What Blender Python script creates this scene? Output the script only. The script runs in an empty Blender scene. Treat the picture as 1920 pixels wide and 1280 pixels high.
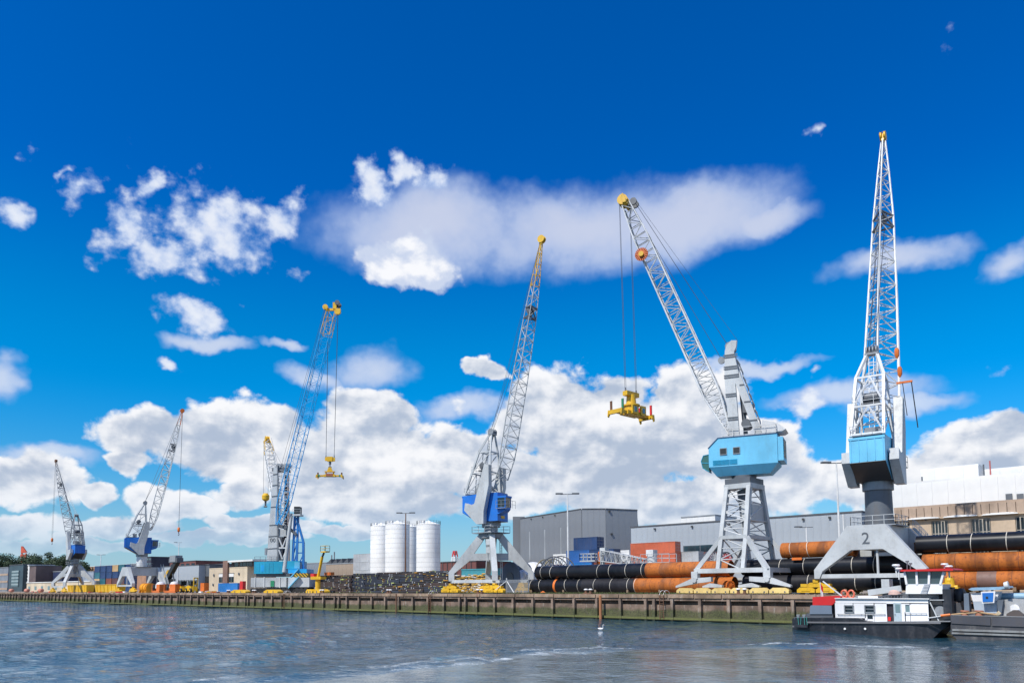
import bpy, bmesh, math, random
import numpy as np
from mathutils import Vector, Matrix
R = math.radians
rnd = random.Random(7)
scene = bpy.context.scene
COL = scene.collection

# ---------------------------------------------------------------- camera
# World frame: x runs along the quay edge, y inland (quay edge y = 0), z up, water z = 0, quay deck z = 3.2
F = 1415.0
PITCH, YAW, ROLL = R(5.0), R(42.9), R(-0.35)
CX, CY = 960.0, 975.0
CAM = Vector((0.0, -81.0, 4.3))
RM = Matrix.Rotation(YAW, 3, 'Z') @ Matrix.Rotation(R(90) + PITCH, 3, 'X') @ Matrix.Rotation(ROLL, 3, 'Z')
cd = bpy.data.cameras.new('camera')
cam = bpy.data.objects.new('camera', cd)
COL.objects.link(cam)
cam.location = CAM
cam.rotation_euler = RM.to_euler()
cd.sensor_width = 36.0
cd.lens = F / 1920 * 36
cd.shift_y = (CY - 640.0) / 1920
cd.clip_start, cd.clip_end = 0.5, 12000
scene.camera = cam
DECK = 3.2

def ray(px, py):
    return RM @ Vector(((px - CX) / F, -(py - CY) / F, -1.0))
def P(px, py, y):
    "the point of the place at depth y (inland) seen along this line of sight"
    d = ray(px, py)
    return CAM + d * ((y - CAM.y) / d.y)
def X(px, y):
    return P(px, 1097, y).x
def Z(px, py, y):
    return P(px, py, y).z
def G(px, py, z=0.0):
    d = ray(px, py)
    return CAM + d * ((z - CAM.z) / d.z)
E1 = Vector((math.cos(YAW), math.sin(YAW), 0))      # to the right as seen from the boat
E2 = Vector((-math.sin(YAW), math.cos(YAW), 0))     # away from the boat

# ---------------------------------------------------------------- world
DIM = ['3D']
def expr_tools(nt):
    class V:
        def __init__(s, k): s.k = k
        def _b(s, op, o): return M_(op, s, o)
        def __add__(s, o): return s._b('ADD', o)
        __radd__ = __add__
        def __sub__(s, o): return s._b('SUBTRACT', o)
        def __rsub__(s, o): return M_('SUBTRACT', o, s)
        def __mul__(s, o): return s._b('MULTIPLY', o)
        __rmul__ = __mul__
        def __truediv__(s, o): return s._b('DIVIDE', o)
        def __pow__(s, o): return s._b('POWER', o)
    def M_(op, a, b=None, c=None, clamp=False):
        n = nt.nodes.new('ShaderNodeMath'); n.operation = op; n.use_clamp = clamp
        for i, v in enumerate((a, b, c)):
            if v is None: continue
            if isinstance(v, V): nt.links.new(v.k, n.inputs[i])
            else: n.inputs[i].default_value = float(v)
        return V(n.outputs[0])
    def smooth(x, a, b):
        n = nt.nodes.new('ShaderNodeMapRange'); n.interpolation_type = 'SMOOTHSTEP'
        nt.links.new(x.k, n.inputs['Value'])
        n.inputs['From Min'].default_value = a; n.inputs['From Max'].default_value = b
        return V(n.outputs['Result'])
    def vec(x, y, z=0.0):
        n = nt.nodes.new('ShaderNodeCombineXYZ')
        for i, v in enumerate((x, y, z)):
            if isinstance(v, V): nt.links.new(v.k, n.inputs[i])
            else: n.inputs[i].default_value = v
        return V(n.outputs[0])
    def noise(p, scale, detail=6, rough=0.55, dist=0.0, lac=2.0):
        n = nt.nodes.new('ShaderNodeTexNoise'); n.noise_dimensions = DIM[0]
        nt.links.new(p.k, n.inputs['Vector'])
        n.inputs['Scale'].default_value = scale; n.inputs['Detail'].default_value = detail
        n.inputs['Roughness'].default_value = rough; n.inputs['Distortion'].default_value = dist
        n.inputs['Lacunarity'].default_value = lac
        return V(n.outputs[0])
    def voro(p, scale, detail=2, rough=0.5, sm=0.6):
        n = nt.nodes.new('ShaderNodeTexVoronoi'); n.feature = 'SMOOTH_F1'; n.voronoi_dimensions = '2D'
        nt.links.new(p.k, n.inputs['Vector']); n.inputs['Scale'].default_value = scale; n.inputs['Detail'].default_value = detail
        n.inputs['Roughness'].default_value = rough; n.inputs['Smoothness'].default_value = sm
        return V(n.outputs['Distance'])
    V.voro = staticmethod(voro)
    def mixc(f, a, b):
        n = nt.nodes.new('ShaderNodeMix'); n.data_type = 'RGBA'
        if isinstance(f, V): nt.links.new(f.k, n.inputs[0])
        else: n.inputs[0].default_value = f
        for i, v in ((6, a), (7, b)):
            if isinstance(v, V): nt.links.new(v.k, n.inputs[i])
            else: n.inputs[i].default_value = (*v, 1)
        return V(n.outputs[2])
    return V, M_, smooth, vec, noise, mixc

world = bpy.data.worlds.new('World')
scene.world = world
world.use_nodes = True
nt = world.node_tree
nt.nodes.clear()
V, M_, smooth, vec, noise, mixc = expr_tools(nt)
DIM[0] = '2D'
SUN_EL = R(50)
SUN_DIR = Vector((-0.06, -0.998, 0)).normalized()          # horizontal direction towards the sun
sky = nt.nodes.new('ShaderNodeTexSky'); sky.sky_type = 'NISHITA'; sky.sun_disc = False
sky.sun_elevation = SUN_EL
sky.sun_rotation = math.atan2(SUN_DIR.x, SUN_DIR.y)
sky.air_density = 1.0; sky.dust_density = 0.3; sky.ozone_density = 2.5
tc = nt.nodes.new('ShaderNodeTexCoord')
sep = nt.nodes.new('ShaderNodeSeparateXYZ')
nt.links.new(tc.outputs['Generated'], sep.inputs[0])
dx, dy, dz = V(sep.outputs[0]), V(sep.outputs[1]), V(sep.outputs[2])
az = M_('ARCTAN2', dx, dy)
el = M_('ARCSINE', dz)
wpv = vec(az, el * 1.2, 0.0)
az_w = az + (noise(wpv, 9, 4, 0.55) - 0.5) * 0.085 + (noise(wpv, 40, 3, 0.6) - 0.5) * 0.012
el_w = el + (noise(vec(az + 7.0, el * 1.2, 0.0), 9, 4, 0.55) - 0.5) * 0.05 + (noise(vec(az + 5.0, el * 1.2, 0.0), 40, 3, 0.6) - 0.5) * 0.010
def ang(px, py):
    d = ray(px, py).normalized()
    return math.atan2(d.x, d.y), math.asin(d.z)
def blob(px, py, rx, ry, rot=0.0, s=1.0):
    a0, e0 = ang(px, py)
    ra = abs(ang(px + rx, py)[0] - ang(px - rx, py)[0]) / 2
    re = abs(ang(px, py + ry)[1] - ang(px, py - ry)[1]) / 2
    c, sn = math.cos(R(rot)), math.sin(R(rot))
    da, de = az_w - a0, el_w - e0
    u = (da * c + de * sn) / ra if rot else da / ra
    v = (de * c - da * sn) / re if rot else de / re
    return (1.0 - M_('SQRT', u * u + v * v)) * s
def union(bs):
    out = bs[0]
    for b in bs[1:]: out = M_('MAXIMUM', out, b)
    return out
p = vec(az, el * 1.25, 0.0)
def lumps(q):
    return noise(q, 12, 8, 0.60, 0.15) * 0.68 + (0.62 - V.voro(q, 17, 2.5, 0.5, 0.9)) * 0.30
n1 = lumps(p)
n1b = lumps(vec(az - 0.005, el * 1.25 + 0.014, 0.0))
n2 = noise(p, 24, 8, 0.58, 0.0) * 0.8 + (0.6 - V.voro(p, 34, 2.0, 0.5, 0.9)) * 0.25 + 0.05
n3 = noise(p, 5.0, 4, 0.5, 0.3)
# fair-weather cumulus: broad bank low over the port
bank = [blob(*b) for b in [
    (300, 808, 125, 52), (430, 830, 200, 78), (600, 858, 160, 95), (740, 868, 190, 110), (850, 850, 110, 60),
    (700, 790, 110, 50), (915, 692, 38, 26), (985, 770, 85, 85), (1080, 790, 140, 105), (1220, 830, 190, 110), (1160, 745, 95, 55),
    (1320, 790, 110, 120), (1290, 735, 55, 50), (1430, 860, 95, 90), (1050, 900, 330, 75), (1300, 930, 330, 60), (700, 945, 230, 45),
    (50, 905, 150, 52), (180, 930, 50, 28), (10, 985, 70, 26), (190, 985, 150, 26), (262, 872, 46, 34), (330, 945, 120, 34), (470, 925, 110, 38),
    (1840, 850, 150, 66), (1900, 805, 70, 44), (1740, 885, 110, 45), (1590, 905, 130, 50), (500, 985, 120, 22), (620, 1000, 70, 18),
    (1120, 1010, 200, 30), (1515, 910, 70, 46), (420, 1010, 200, 14), (100, 1020, 200, 16)]]
# ragged fractus higher up
frac = [blob(*b) for b in [
    (35, 408, 62, 42, -28), (165, 345, 34, 42, 0, .8), (235, 420, 48, 85, -35), (300, 480, 90, 50), (420, 440, 140, 95), (530, 412, 60, 42), (290, 352, 36, 26),
    (362, 588, 68, 38, -14), (318, 680, 36, 14, -12), (690, 345, 58, 44), (750, 312, 42, 36), (812, 342, 44, 38), (125, 330, 10, 26, 0, .45),
    (1492, 262, 20, 14, 0, .45), (1765, 88, 10, 24, 0, .2), (60, 282, 12, 18, 0, .3), (1150, 775, 30, 10), (1515, 765, 46, 28), (1530, 700, 24, 14), (1855, 690, 26, 11, 0, .5), (225, 285, 12, 26, 0, .35)]]
puff = [blob(*b) for b in [(775, 486, 108, 62), (740, 470, 70, 45)]]
# smooth lenticular sheets
soft = [blob(*b) for b in [
    (820, 425, 250, 100), (1080, 432, 330, 108), (1290, 420, 250, 92, 4), (1420, 410, 150, 44), (690, 705, 120, 62, 14), (590, 715, 95, 30, -22),
    (15, 702, 72, 50), (1680, 486, 160, 44), (1900, 480, 95, 48, 10), (385, 640, 95, 19, 4), (525, 640, 62, 13, -4), (1600, 742, 190, 34), (90, 852, 160, 24),
    (1380, 690, 190, 16), (860, 765, 110, 30, 6), (1700, 760, 140, 26)]]
lowel = smooth(el, 0.62, 0.06)
view_w = smooth(M_('ABSOLUTE', az + 0.75), 0.62, 0.85)      # the same kind of sky goes on outside the frame
other = (noise(vec(az + 3.0, el * 1.7, 0.0), 2.6, 3, 0.5) - 0.47) * 3.0 * smooth(el, 0.75, 0.15) * view_w + (view_w - 1.0)
env = M_('MAXIMUM', union(bank), other)
dens_bank = env * 1.15 + (n1 - 0.415) * 1.75 + 0.175
dens_frac = union(frac) * 1.25 + (n2 - 0.50) * 2.7 + 0.10
dens_puff = union(puff) + (n1 - 0.415) * 1.3 + 0.06
dens_soft = union(soft) + (n3 - 0.5) * 0.7 + (n2 - .5) * .22 + 0.02
a_bank = smooth(dens_bank, -0.02, 0.26)
a_frac = smooth(dens_frac, -0.05, 0.85) * 0.93
a_puff = smooth(dens_puff, 0.0, 0.25)
a_soft = smooth(dens_soft, -0.02, 0.55) * 0.72
# sky colour: physical sky, deepened the way a polarising lens records it
mul = nt.nodes.new('ShaderNodeVectorMath'); mul.operation = 'MULTIPLY'
nt.links.new(sky.outputs[0], mul.inputs[0])
tint = mixc(smooth(el, 0.0, 0.26), (0.62, 1.00, 1.18), (0.0, 0.99, 1.62))
tint = mixc(smooth(el, 0.28, 0.50), tint, (0.0, 0.69, 1.62))
nt.links.new(tint.k, mul.inputs[1])
skyc = V(mul.outputs[0])
SKY_STR = 0.095
k = 1.0 / SKY_STR
relief = (n1 - n1b)
lit = smooth(relief * 0.7 + (noise(vec(az + 1.7, el * 2.4, 0.0), 6.0, 5, .55) - 0.5) * 0.80 + (n1 - 0.415) * 0.30 + smooth(env, 0.50, 0.05) * 0.14 + smooth(el, 0.05, 0.30) * 0.07 - 0.03, -0.22, 0.20)
lit2 = smooth((n2 - 0.5) + dens_frac * 0.5, -0.1, 0.8)
def kc(r, g, b): return (r * k, g * k, b * k)
c_bank = mixc(lit, kc(.44, .525, .67), kc(.95, .96, .99))
c_frac = mixc(lit2, kc(.42, .56, .86), kc(.86, .90, .98))
c_puff = mixc(smooth(relief * 2.0 + (n1 - .415) * .8 + dens_puff * .25, -0.12, 0.42), kc(.60, .68, .86), kc(.95, .96, 1.0))
c_soft = mixc(smooth(dens_soft, 0.1, 0.9), kc(.42, .56, .86), kc(.78, .82, .93))
out = mixc(a_soft, skyc, c_soft)
out = mixc(a_puff, out, c_puff)
out = mixc(a_frac, out, c_frac)
out = mixc(a_bank * smooth(el, 0.0, 0.085), out, c_bank)
# pale moist air just over the horizon
out = mixc(smooth(el, 0.15, 0.0) * 0.55, out, kc(.38, .56, .78))
DIM[0] = '3D'
bg = nt.nodes.new('ShaderNodeBackground')
nt.links.new(out.k, bg.inputs[0]); bg.inputs[1].default_value = SKY_STR
wo = nt.nodes.new('ShaderNodeOutputWorld'); nt.links.new(bg.outputs[0], wo.inputs[0])
world.cycles.sampling_method = 'MANUAL'; world.cycles.sample_map_resolution = 1024

sd = bpy.data.lights.new('sun', 'SUN'); sd.energy = 4.9; sd.angle = R(0.53); sd.color = (1.0, 0.955, 0.88)
sun = bpy.data.objects.new('sun', sd); COL.objects.link(sun)
sv = Vector((SUN_DIR.x * math.cos(SUN_EL), SUN_DIR.y * math.cos(SUN_EL), math.sin(SUN_EL)))
sun.rotation_euler = sv.to_track_quat('Z', 'Y').to_euler()
vs = scene.view_settings
vs.view_transform = 'Standard'; vs.look = 'None'; vs.gamma = 1.0; vs.exposure = 0.0; vs.use_curve_mapping = False
scene.cycles.use_denoising = True
scene.cycles.max_bounces = 6
scene.cycles.caustics_reflective = False; scene.cycles.caustics_refractive = False

# ---------------------------------------------------------------- materials
def lin(c):
    return tuple(((v / 255 + 0.055) / 1.055) ** 2.4 if v / 255 > 0.04045 else v / 255 / 12.92 for v in c)
MATS = {}
def paint(name, rgb, rough=0.5, metal=0.0, dirt=0.25, dirt_rgb=(0.09, 0.07, 0.055), scale=0.6, streak=True, bump=0.0, bscale=8.0, spec=0.5):
    "painted or bare surface with mottling, grime and vertical run marks"
    if name in MATS: return MATS[name]
    m = bpy.data.materials.new(name); m.use_nodes = True; t = m.node_tree
    b = t.nodes['Principled BSDF']
    V, M_, smooth, vec, noise, mixc = expr_tools(t)
    tcn = t.nodes.new('ShaderNodeTexCoord')
    mp = t.nodes.new('ShaderNodeMapping'); t.links.new(tcn.outputs['Object'], mp.inputs[0])
    mp.inputs['Scale'].default_value = (1.6, 1.6, 0.22 if streak else 1.6)
    pv, ov = V(mp.outputs[0]), V(tcn.outputs['Object'])
    s1 = noise(pv, scale * 1.4, 5, 0.62)
    s2 = noise(ov, scale * 0.35, 3, 0.5)
    s3 = noise(ov, scale * 5, 5, 0.6)
    f = smooth(s1 * 0.6 + s3 * 0.4, 0.44, 0.72) * dirt * 1.3
    light = tuple(min(1, v * 1.10 + 0.008) for v in rgb); dark = tuple(v * 0.84 for v in rgb)
    c = mixc(smooth(s2, 0.32, 0.68), dark, light)
    c = mixc(f, c, dirt_rgb)
    t.links.new(c.k, b.inputs['Base Color'])
    t.links.new((f * 0.35 + rough).k, b.inputs['Roughness'])
    b.inputs['Metallic'].default_value = metal
    b.inputs['Specular IOR Level'].default_value = spec
    if bump:
        bn = t.nodes.new('ShaderNodeBump'); bn.inputs['Strength'].default_value = bump; bn.inputs['Distance'].default_value = 0.05
        t.links.new(noise(ov, bscale, 5, 0.6).k, bn.inputs['Height']); t.links.new(bn.outputs[0], b.inputs['Normal'])
    MATS[name] = m
    return m

pale = paint('pale grey crane paint', (.50, .525, .535), .48, dirt=.22)
palew = paint('white crane paint', (.68, .695, .70), .45, dirt=.16)
greyd = paint('dark grey steel', (.10, .115, .135), .5, dirt=.3)
midg = paint('mid grey steel', (.25, .275, .30), .5, dirt=.3)
black = paint('black steel', (.018, .020, .024), .45, dirt=.15, dirt_rgb=(.08, .07, .06))
blue = paint('royal blue paint', (.008, .15, .56), .4, dirt=.15)
cyan = paint('sky blue paint', (.14, .50, .74), .45, dirt=.16, dirt_rgb=(.10, .16, .18))
cyan2 = paint('turquoise blue paint', (.015, .36, .56), .45, dirt=.25, dirt_rgb=(.05, .09, .12))
boomb = paint('bright blue boom paint', (.008, .36, .76), .45, dirt=.15)
yellow = paint('yellow paint', (.74, .44, .015), .45, dirt=.22, dirt_rgb=(.10, .05, .02))
cream_y = paint('cream yellow paint', (.74, .55, .20), .5, dirt=.22, dirt_rgb=(.12, .06, .03))
orange = paint('orange paint', (.72, .17, .02), .45, dirt=.2, dirt_rgb=(.12, .05, .03))
red = paint('red paint', (.62, .02, .02), .4, dirt=.1)
green = paint('green paint', (.02, .26, .12), .5, dirt=.2)
ropem = paint('wire rope', (.10, .105, .115), .4, 0.6, dirt=.1)
glass = paint('dark glass', (.012, .02, .026), .06, dirt=.05, spec=.8)
glassl = paint('pale glass', (.16, .24, .25), .08, dirt=.1, spec=.8)
rubber = paint('rubber', (.02, .02, .021), .8, dirt=.3)
concrete = paint('pale concrete', (.38, .35, .30), .9, dirt=.5, bump=.3)
whitep = paint('white paint', (.80, .80, .79), .4, dirt=.10, dirt_rgb=(.35, .30, .25))
rust = paint('rusty steel', (.16, .075, .04), .85, dirt=.5)

# ---------------------------------------------------------------- mesh helpers
class MB:
    def __init__(s, T=None): s.v = []; s.f = []; s.m = []; s.slot = 0; s.T = T
    def add(s, vs, fs):
        if s.T is not None: vs = [s.T @ Vector(q) for q in vs]
        n = len(s.v); s.v += [tuple(q) for q in vs]; s.f += [tuple(i + n for i in f) for f in fs]; s.m += [s.slot] * len(fs); return s
    def box(s, c, d, rz=0.0):
        cx, cy, cz = c; hx, hy, hz = d[0] / 2, d[1] / 2, d[2] / 2
        co, si = math.cos(rz), math.sin(rz)
        vs = [(cx + x * co - y * si, cy + x * si + y * co, cz + z) for x in (-hx, hx) for y in (-hy, hy) for z in (-hz, hz)]
        return s.add(vs, [(0, 1, 3, 2), (4, 6, 7, 5), (0, 4, 5, 1), (2, 3, 7, 6), (0, 2, 6, 4), (1, 5, 7, 3)])
    def bx(s, x0, x1, y0, y1, z0, z1):
        return s.box(((x0 + x1) / 2, (y0 + y1) / 2, (z0 + z1) / 2), (abs(x1 - x0), abs(y1 - y0), abs(z1 - z0)))
    def beam(s, p, q, w, h=None, up=(0, 0, 1)):
        h = h or w; p, q = Vector(p), Vector(q); d = (q - p).normalized(); up = Vector(up)
        if abs(d.dot(up)) > 0.97: up = Vector((1, 0, 0)) if abs(d.x) < .9 else Vector((0, 1, 0))
        a = d.cross(up).normalized(); b = a.cross(d).normalized()
        vs = [e + a * (i * w / 2) + b * (j * h / 2) for e in (p, q) for i in (-1, 1) for j in (-1, 1)]
        return s.add(vs, [(0, 2, 3, 1), (4, 5, 7, 6), (0, 1, 5, 4), (2, 6, 7, 3), (0, 4, 6, 2), (1, 3, 7, 5)])
    def tube(s, p, q, r0, r1=None, n=8, caps=True):
        r1 = r0 if r1 is None else r1
        return s.loft([(Vector(p), r0), (Vector(q), r1)], n, caps)
    def loft(s, rings, n=10, caps=True):
        base = len(s.v); k = len(rings); vs = []; fs = []
        for i, (c, r) in enumerate(rings):
            c = Vector(c)
            d = (Vector(rings[min(i + 1, k - 1)][0]) - Vector(rings[max(i - 1, 0)][0]))
            if d.length < 1e-9: d = Vector((0, 0, 1))
            d.normalize(); up = Vector((0, 0, 1)) if abs(d.z) < .9 else Vector((0, 1, 0))
            a = d.cross(up).normalized(); b = a.cross(d)
            rr = (r, r) if not isinstance(r, tuple) else r
            vs += [c + a * rr[0] * math.cos(2 * math.pi * j / n) + b * rr[1] * math.sin(2 * math.pi * j / n) for j in range(n)]
        for i in range(k - 1):
            for j in range(n):
                j2 = (j + 1) % n
                fs.append((i * n + j, i * n + j2, (i + 1) * n + j2, (i + 1) * n + j))
        if caps: fs += [tuple(reversed(range(n))), tuple(range((k - 1) * n, k * n))]
        return s.add(vs, fs)
    def prism(s, poly, o, u, v, w):
        "polygon (a,b) placed at o + a*u + b*v and thickened by the vector w (centred)"
        o, u, v, w = Vector(o), Vector(u), Vector(v), Vector(w); n = len(poly)
        A = [o + u * a + v * b - w / 2 for a, b in poly]; B = [q + w for q in A]
        return s.add(A + B, [tuple(range(n)), tuple(reversed(range(n, 2 * n)))] + [(i, i + n, (i + 1) % n + n, (i + 1) % n) for i in range(n)])
    def quad(s, a, b, c, d): return s.add([a, b, c, d], [(0, 1, 2, 3)])

def link(name, me, parent=None, loc=(0, 0, 0)):
    o = bpy.data.objects.new(name, me); COL.objects.link(o); o.location = loc
    if parent is not None: o.parent = parent
    return o
def tag(o, label=None, cat=None, group=None, kind=None):
    if label: o['label'] = label
    if cat: o['category'] = cat
    if group: o['group'] = group
    if kind: o['kind'] = kind
    return o
def wloc(o):
    l = Vector((0, 0, 0))
    while o is not None: l += o.location; o = o.parent
    return l
def mesh(name, mb, mats, origin=(0, 0, 0), ang=35):
    me = bpy.data.meshes.new(name); o = Vector(origin)
    me.from_pydata([tuple(Vector(q) - o) for q in mb.v], [], mb.f)
    if not isinstance(mats, (list, tuple)): mats = [mats]
    for m in mats: me.materials.append(m)
    if len(mats) > 1: me.polygons.foreach_set('material_index', mb.m)
    bm = bmesh.new(); bm.from_mesh(me); bmesh.ops.recalc_face_normals(bm, faces=bm.faces); bm.to_mesh(me); bm.free()
    me.polygons.foreach_set('use_smooth', [True] * len(me.polygons)); me.set_sharp_from_angle(angle=R(ang))
    return me
def part(name, mb, mats, parent, ang=35, label=None):
    "a mesh in the parent's local frame"
    o = link(name, mesh(name, mb, mats, ang=ang), parent)
    if label: o['label'] = label
    return o
def single(name, mb, mats, label=None, cat=None, group=None, kind=None, ang=35):
    "a thing that is one mesh, given in world coordinates, origin at its base"
    a = np.array(mb.v); c = Vector(((a[:, 0].min() + a[:, 0].max()) / 2, (a[:, 1].min() + a[:, 1].max()) / 2, a[:, 2].min()))
    o = link(name, mesh(name, mb, mats, c, ang)); o.location = c
    return tag(o, label, cat, group, kind)
def thing(name, loc, label, cat, group=None, rz=0.0):
    o = link(name, None, None, loc); o.rotation_euler = (0, 0, rz); o.empty_display_size = 0.3
    return tag(o, label, cat, group)
def dup(o, loc=None, rz=None, label=None, parent=None):
    c = o.copy(); COL.objects.link(c)
    if parent is not None: c.parent = parent
    for ch in list(o.children): dup(ch, parent=c)
    if loc is not None: c.location = loc
    if rz is not None: c.rotation_euler = (0, 0, rz)
    if label: c['label'] = label
    return c
UNIT = {}
def strut(name, p, q, r, mat, parent, n=6):
    "one bar as its own object; all bars of a material share one mesh"
    key = (mat.name, n)
    if key not in UNIT:
        m = MB(); m.tube((0, 0, 0), (0, 0, 1), 1, 1, n); UNIT[key] = mesh('bar', m, mat)
    p, q = Vector(p), Vector(q); d = q - p
    o = bpy.data.objects.new(name, UNIT[key]); COL.objects.link(o); o.parent = parent
    o.matrix_local = Matrix.LocRotScale(p, d.to_track_quat('Z', 'Y'), Vector((r, r, d.length)))
    return o
# ================================================================ water
def water_material():
    m = bpy.data.materials.new('river water'); m.use_nodes = True; t = m.node_tree
    b = t.nodes['Principled BSDF']
    V, M_, smooth, vec, noise, mixc = expr_tools(t)
    geo = t.nodes.new('ShaderNodeNewGeometry'); pos = V(geo.outputs['Position'])
    at = t.nodes.new('ShaderNodeAttribute'); at.attribute_name = 'wake'
    calm = V(at.outputs['Fac'])
    af = t.nodes.new('ShaderNodeAttribute'); af.attribute_name = 'foam'
    foam = V(af.outputs['Fac'])
    w1 = noise(pos, 0.45, 3, 0.55, 0.4)
    w2 = noise(pos, 1.5, 4, 0.62, 0.6)
    w3 = noise(pos, 4.2, 4, 0.62, 0.3)
    gust = smooth(noise(pos, 0.05, 4, 0.55, 0.8), 0.36, 0.62)
    amp = (gust * 0.75 + 0.6) * (1.0 - calm * 0.84)
    h = (w1 * 0.34 + w2 * 0.24 + w3 * 0.06) * amp + (noise(pos, 0.28, 3, .55, .9) * 0.085 + w2 * 0.012 + w3 * 0.003) * calm
    bn = t.nodes.new('ShaderNodeBump'); bn.inputs['Strength'].default_value = 1.0; bn.inputs['Distance'].default_value = 0.62
    t.links.new(h.k, bn.inputs['Height']); t.links.new(bn.outputs[0], b.inputs['Normal'])
    fm = noise(pos, 0.9, 7, 0.74, 1.4)
    fmask = smooth(foam * smooth(noise(pos, 0.16, 3, .6, .6), .30, .54) * 1.3 + (fm - 0.5) * 2.3, 0.60, 1.45)
    body = mixc(calm * smooth(noise(pos, 0.22, 5, .62, 1.0), .38, .62) * .35, (0.012, 0.052, 0.080), (0.20, 0.25, 0.25))
    c = mixc(fmask, body, (0.62, 0.66, 0.66))
    t.links.new(c.k, b.inputs['Base Color'])
    t.links.new((fmask * 0.6 + 0.028).k, b.inputs['Roughness'])
    b.inputs['IOR'].default_value = 1.33
    b.inputs['Specular IOR Level'].default_value = 1.0
    return m

def build_water():
    # rings round the camera, finest where the boats and the quay are
    rr = [3.0]
    while rr[-1] < 420: rr.append(rr[-1] * 1.0105)
    while rr[-1] < 5000: rr.append(rr[-1] * 1.12)
    rr = np.array(rr)
    fwd = math.atan2(E2.y, E2.x)
    a_f = np.arange(-48, 48, 0.22); a_c = np.arange(48, 312, 6.0)
    aa = np.radians(np.concatenate([a_f, a_c])) + fwd
    Rg, Ag = np.meshgrid(rr, aa, indexing='ij')
    xs = CAM.x + Rg * np.cos(Ag); ys = CAM.y + Rg * np.sin(Ag)
    cxx = (xs - CAM.x) * E1.x + (ys - CAM.y) * E1.y; cyy = (xs - CAM.x) * E2.x + (ys - CAM.y) * E2.y
    # edge of the smooth wake left by a passing ship (distance ahead as a function of offset to the right)
    ex = np.array([-60, -22, -11, -6.3, -2, 1.4, 9, 18, 28, 45, 90]); ey = np.array([22, 31.5, 37.5, 41.0, 46, 50.5, 54, 54.5, 52.0, 48, 38])
    edge = np.interp(cxx, ex, ey)
    edge = edge + 0.5 * np.sin(cxx * 0.9) + 0.3 * np.sin(cxx * 2.3 + 1)
    d = edge - cyy
    calm = np.clip(d / 3.0, 0, 1) * np.clip((cyy - 15) / 8, 0, 1)
    foam = (np.exp(-((d + 0.3) / 0.8) ** 2) * 0.38 + np.exp(-((d - 0.6) / 2.2) ** 2) * 0.40) * np.clip((cxx + 26) / 10, 0, 1)
    foam += 0.50 * np.exp(-((d + 4.0) / 2.2) ** 2) * np.clip((cxx - 3) / 6, 0, 1) * np.clip((48 - cxx) / 10, 0, 1)
    foam += 0.30 * calm * np.clip(1 - np.abs(cxx + 0) / 10, 0, 1)
    foam += 0.34 * np.exp(-((d - 2.5) / 1.2) ** 2) * np.clip((12 - cxx) / 10, 0, 1)
    rs = np.random.RandomState(3); z = np.zeros_like(xs)
    for i in range(34):
        L = 1.6 * (1.13 ** i) ** 0.72; th = rs.uniform(-1.1, 1.1) + 0.9; kx, ky = math.cos(th) * 2 * math.pi / L, math.sin(th) * 2 * math.pi / L
        fade = np.clip((L * 55 - Rg) / (L * 40), 0, 1)
        z += 0.0050 * L ** 0.62 * np.sin(kx * xs + ky * ys + rs.uniform(0, 6.3)) * fade
    z *= (1 - 0.80 * calm)
    z += 0.05 * np.exp(-((d + 1.0) / 1.6) ** 2) * np.sin(cxx * 1.3 + 2 * np.sin(cxx * .4))
    z[ys > -0.6] = 0
    nr, na = xs.shape
    co = np.stack([xs, ys, z], -1).reshape(-1, 3)
    i, j = np.meshgrid(np.arange(nr - 1), np.arange(na), indexing='ij'); j2 = (j + 1) % na
    fc = np.stack([i * na + j, (i + 1) * na + j, (i + 1) * na + j2, i * na + j2], -1).reshape(-1, 4)
    me = bpy.data.meshes.new('water')
    me.vertices.add(len(co) + 1); me.vertices.foreach_set('co', np.concatenate([co.ravel(), [CAM.x, CAM.y, 0]]))
    tri = np.stack([np.full(na, len(co)), np.arange(na), (np.arange(na) + 1) % na], -1)
    loops = np.concatenate([fc.ravel(), tri.ravel()])
    me.loops.add(len(loops)); me.loops.foreach_set('vertex_index', loops)
    nf, nt3 = len(fc), len(tri); me.polygons.add(nf + nt3)
    me.polygons.foreach_set('loop_start', np.concatenate([np.arange(nf) * 4, nf * 4 + np.arange(nt3) * 3]))
    me.polygons.foreach_set('loop_total', np.concatenate([np.full(nf, 4), np.full(nt3, 3)]))
    me.polygons.foreach_set('use_smooth', [True] * (nf + nt3))
    for nm, arr in (('wake', calm), ('foam', foam)):
        at = me.attributes.new(nm, 'FLOAT', 'POINT'); at.data.foreach_set('value', np.concatenate([arr.ravel(), [0]]).astype(np.float32))
    me.update(); me.validate()
    me.materials.append(water_material())
    tag(link('water', me), kind='structure')
build_water()

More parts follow.
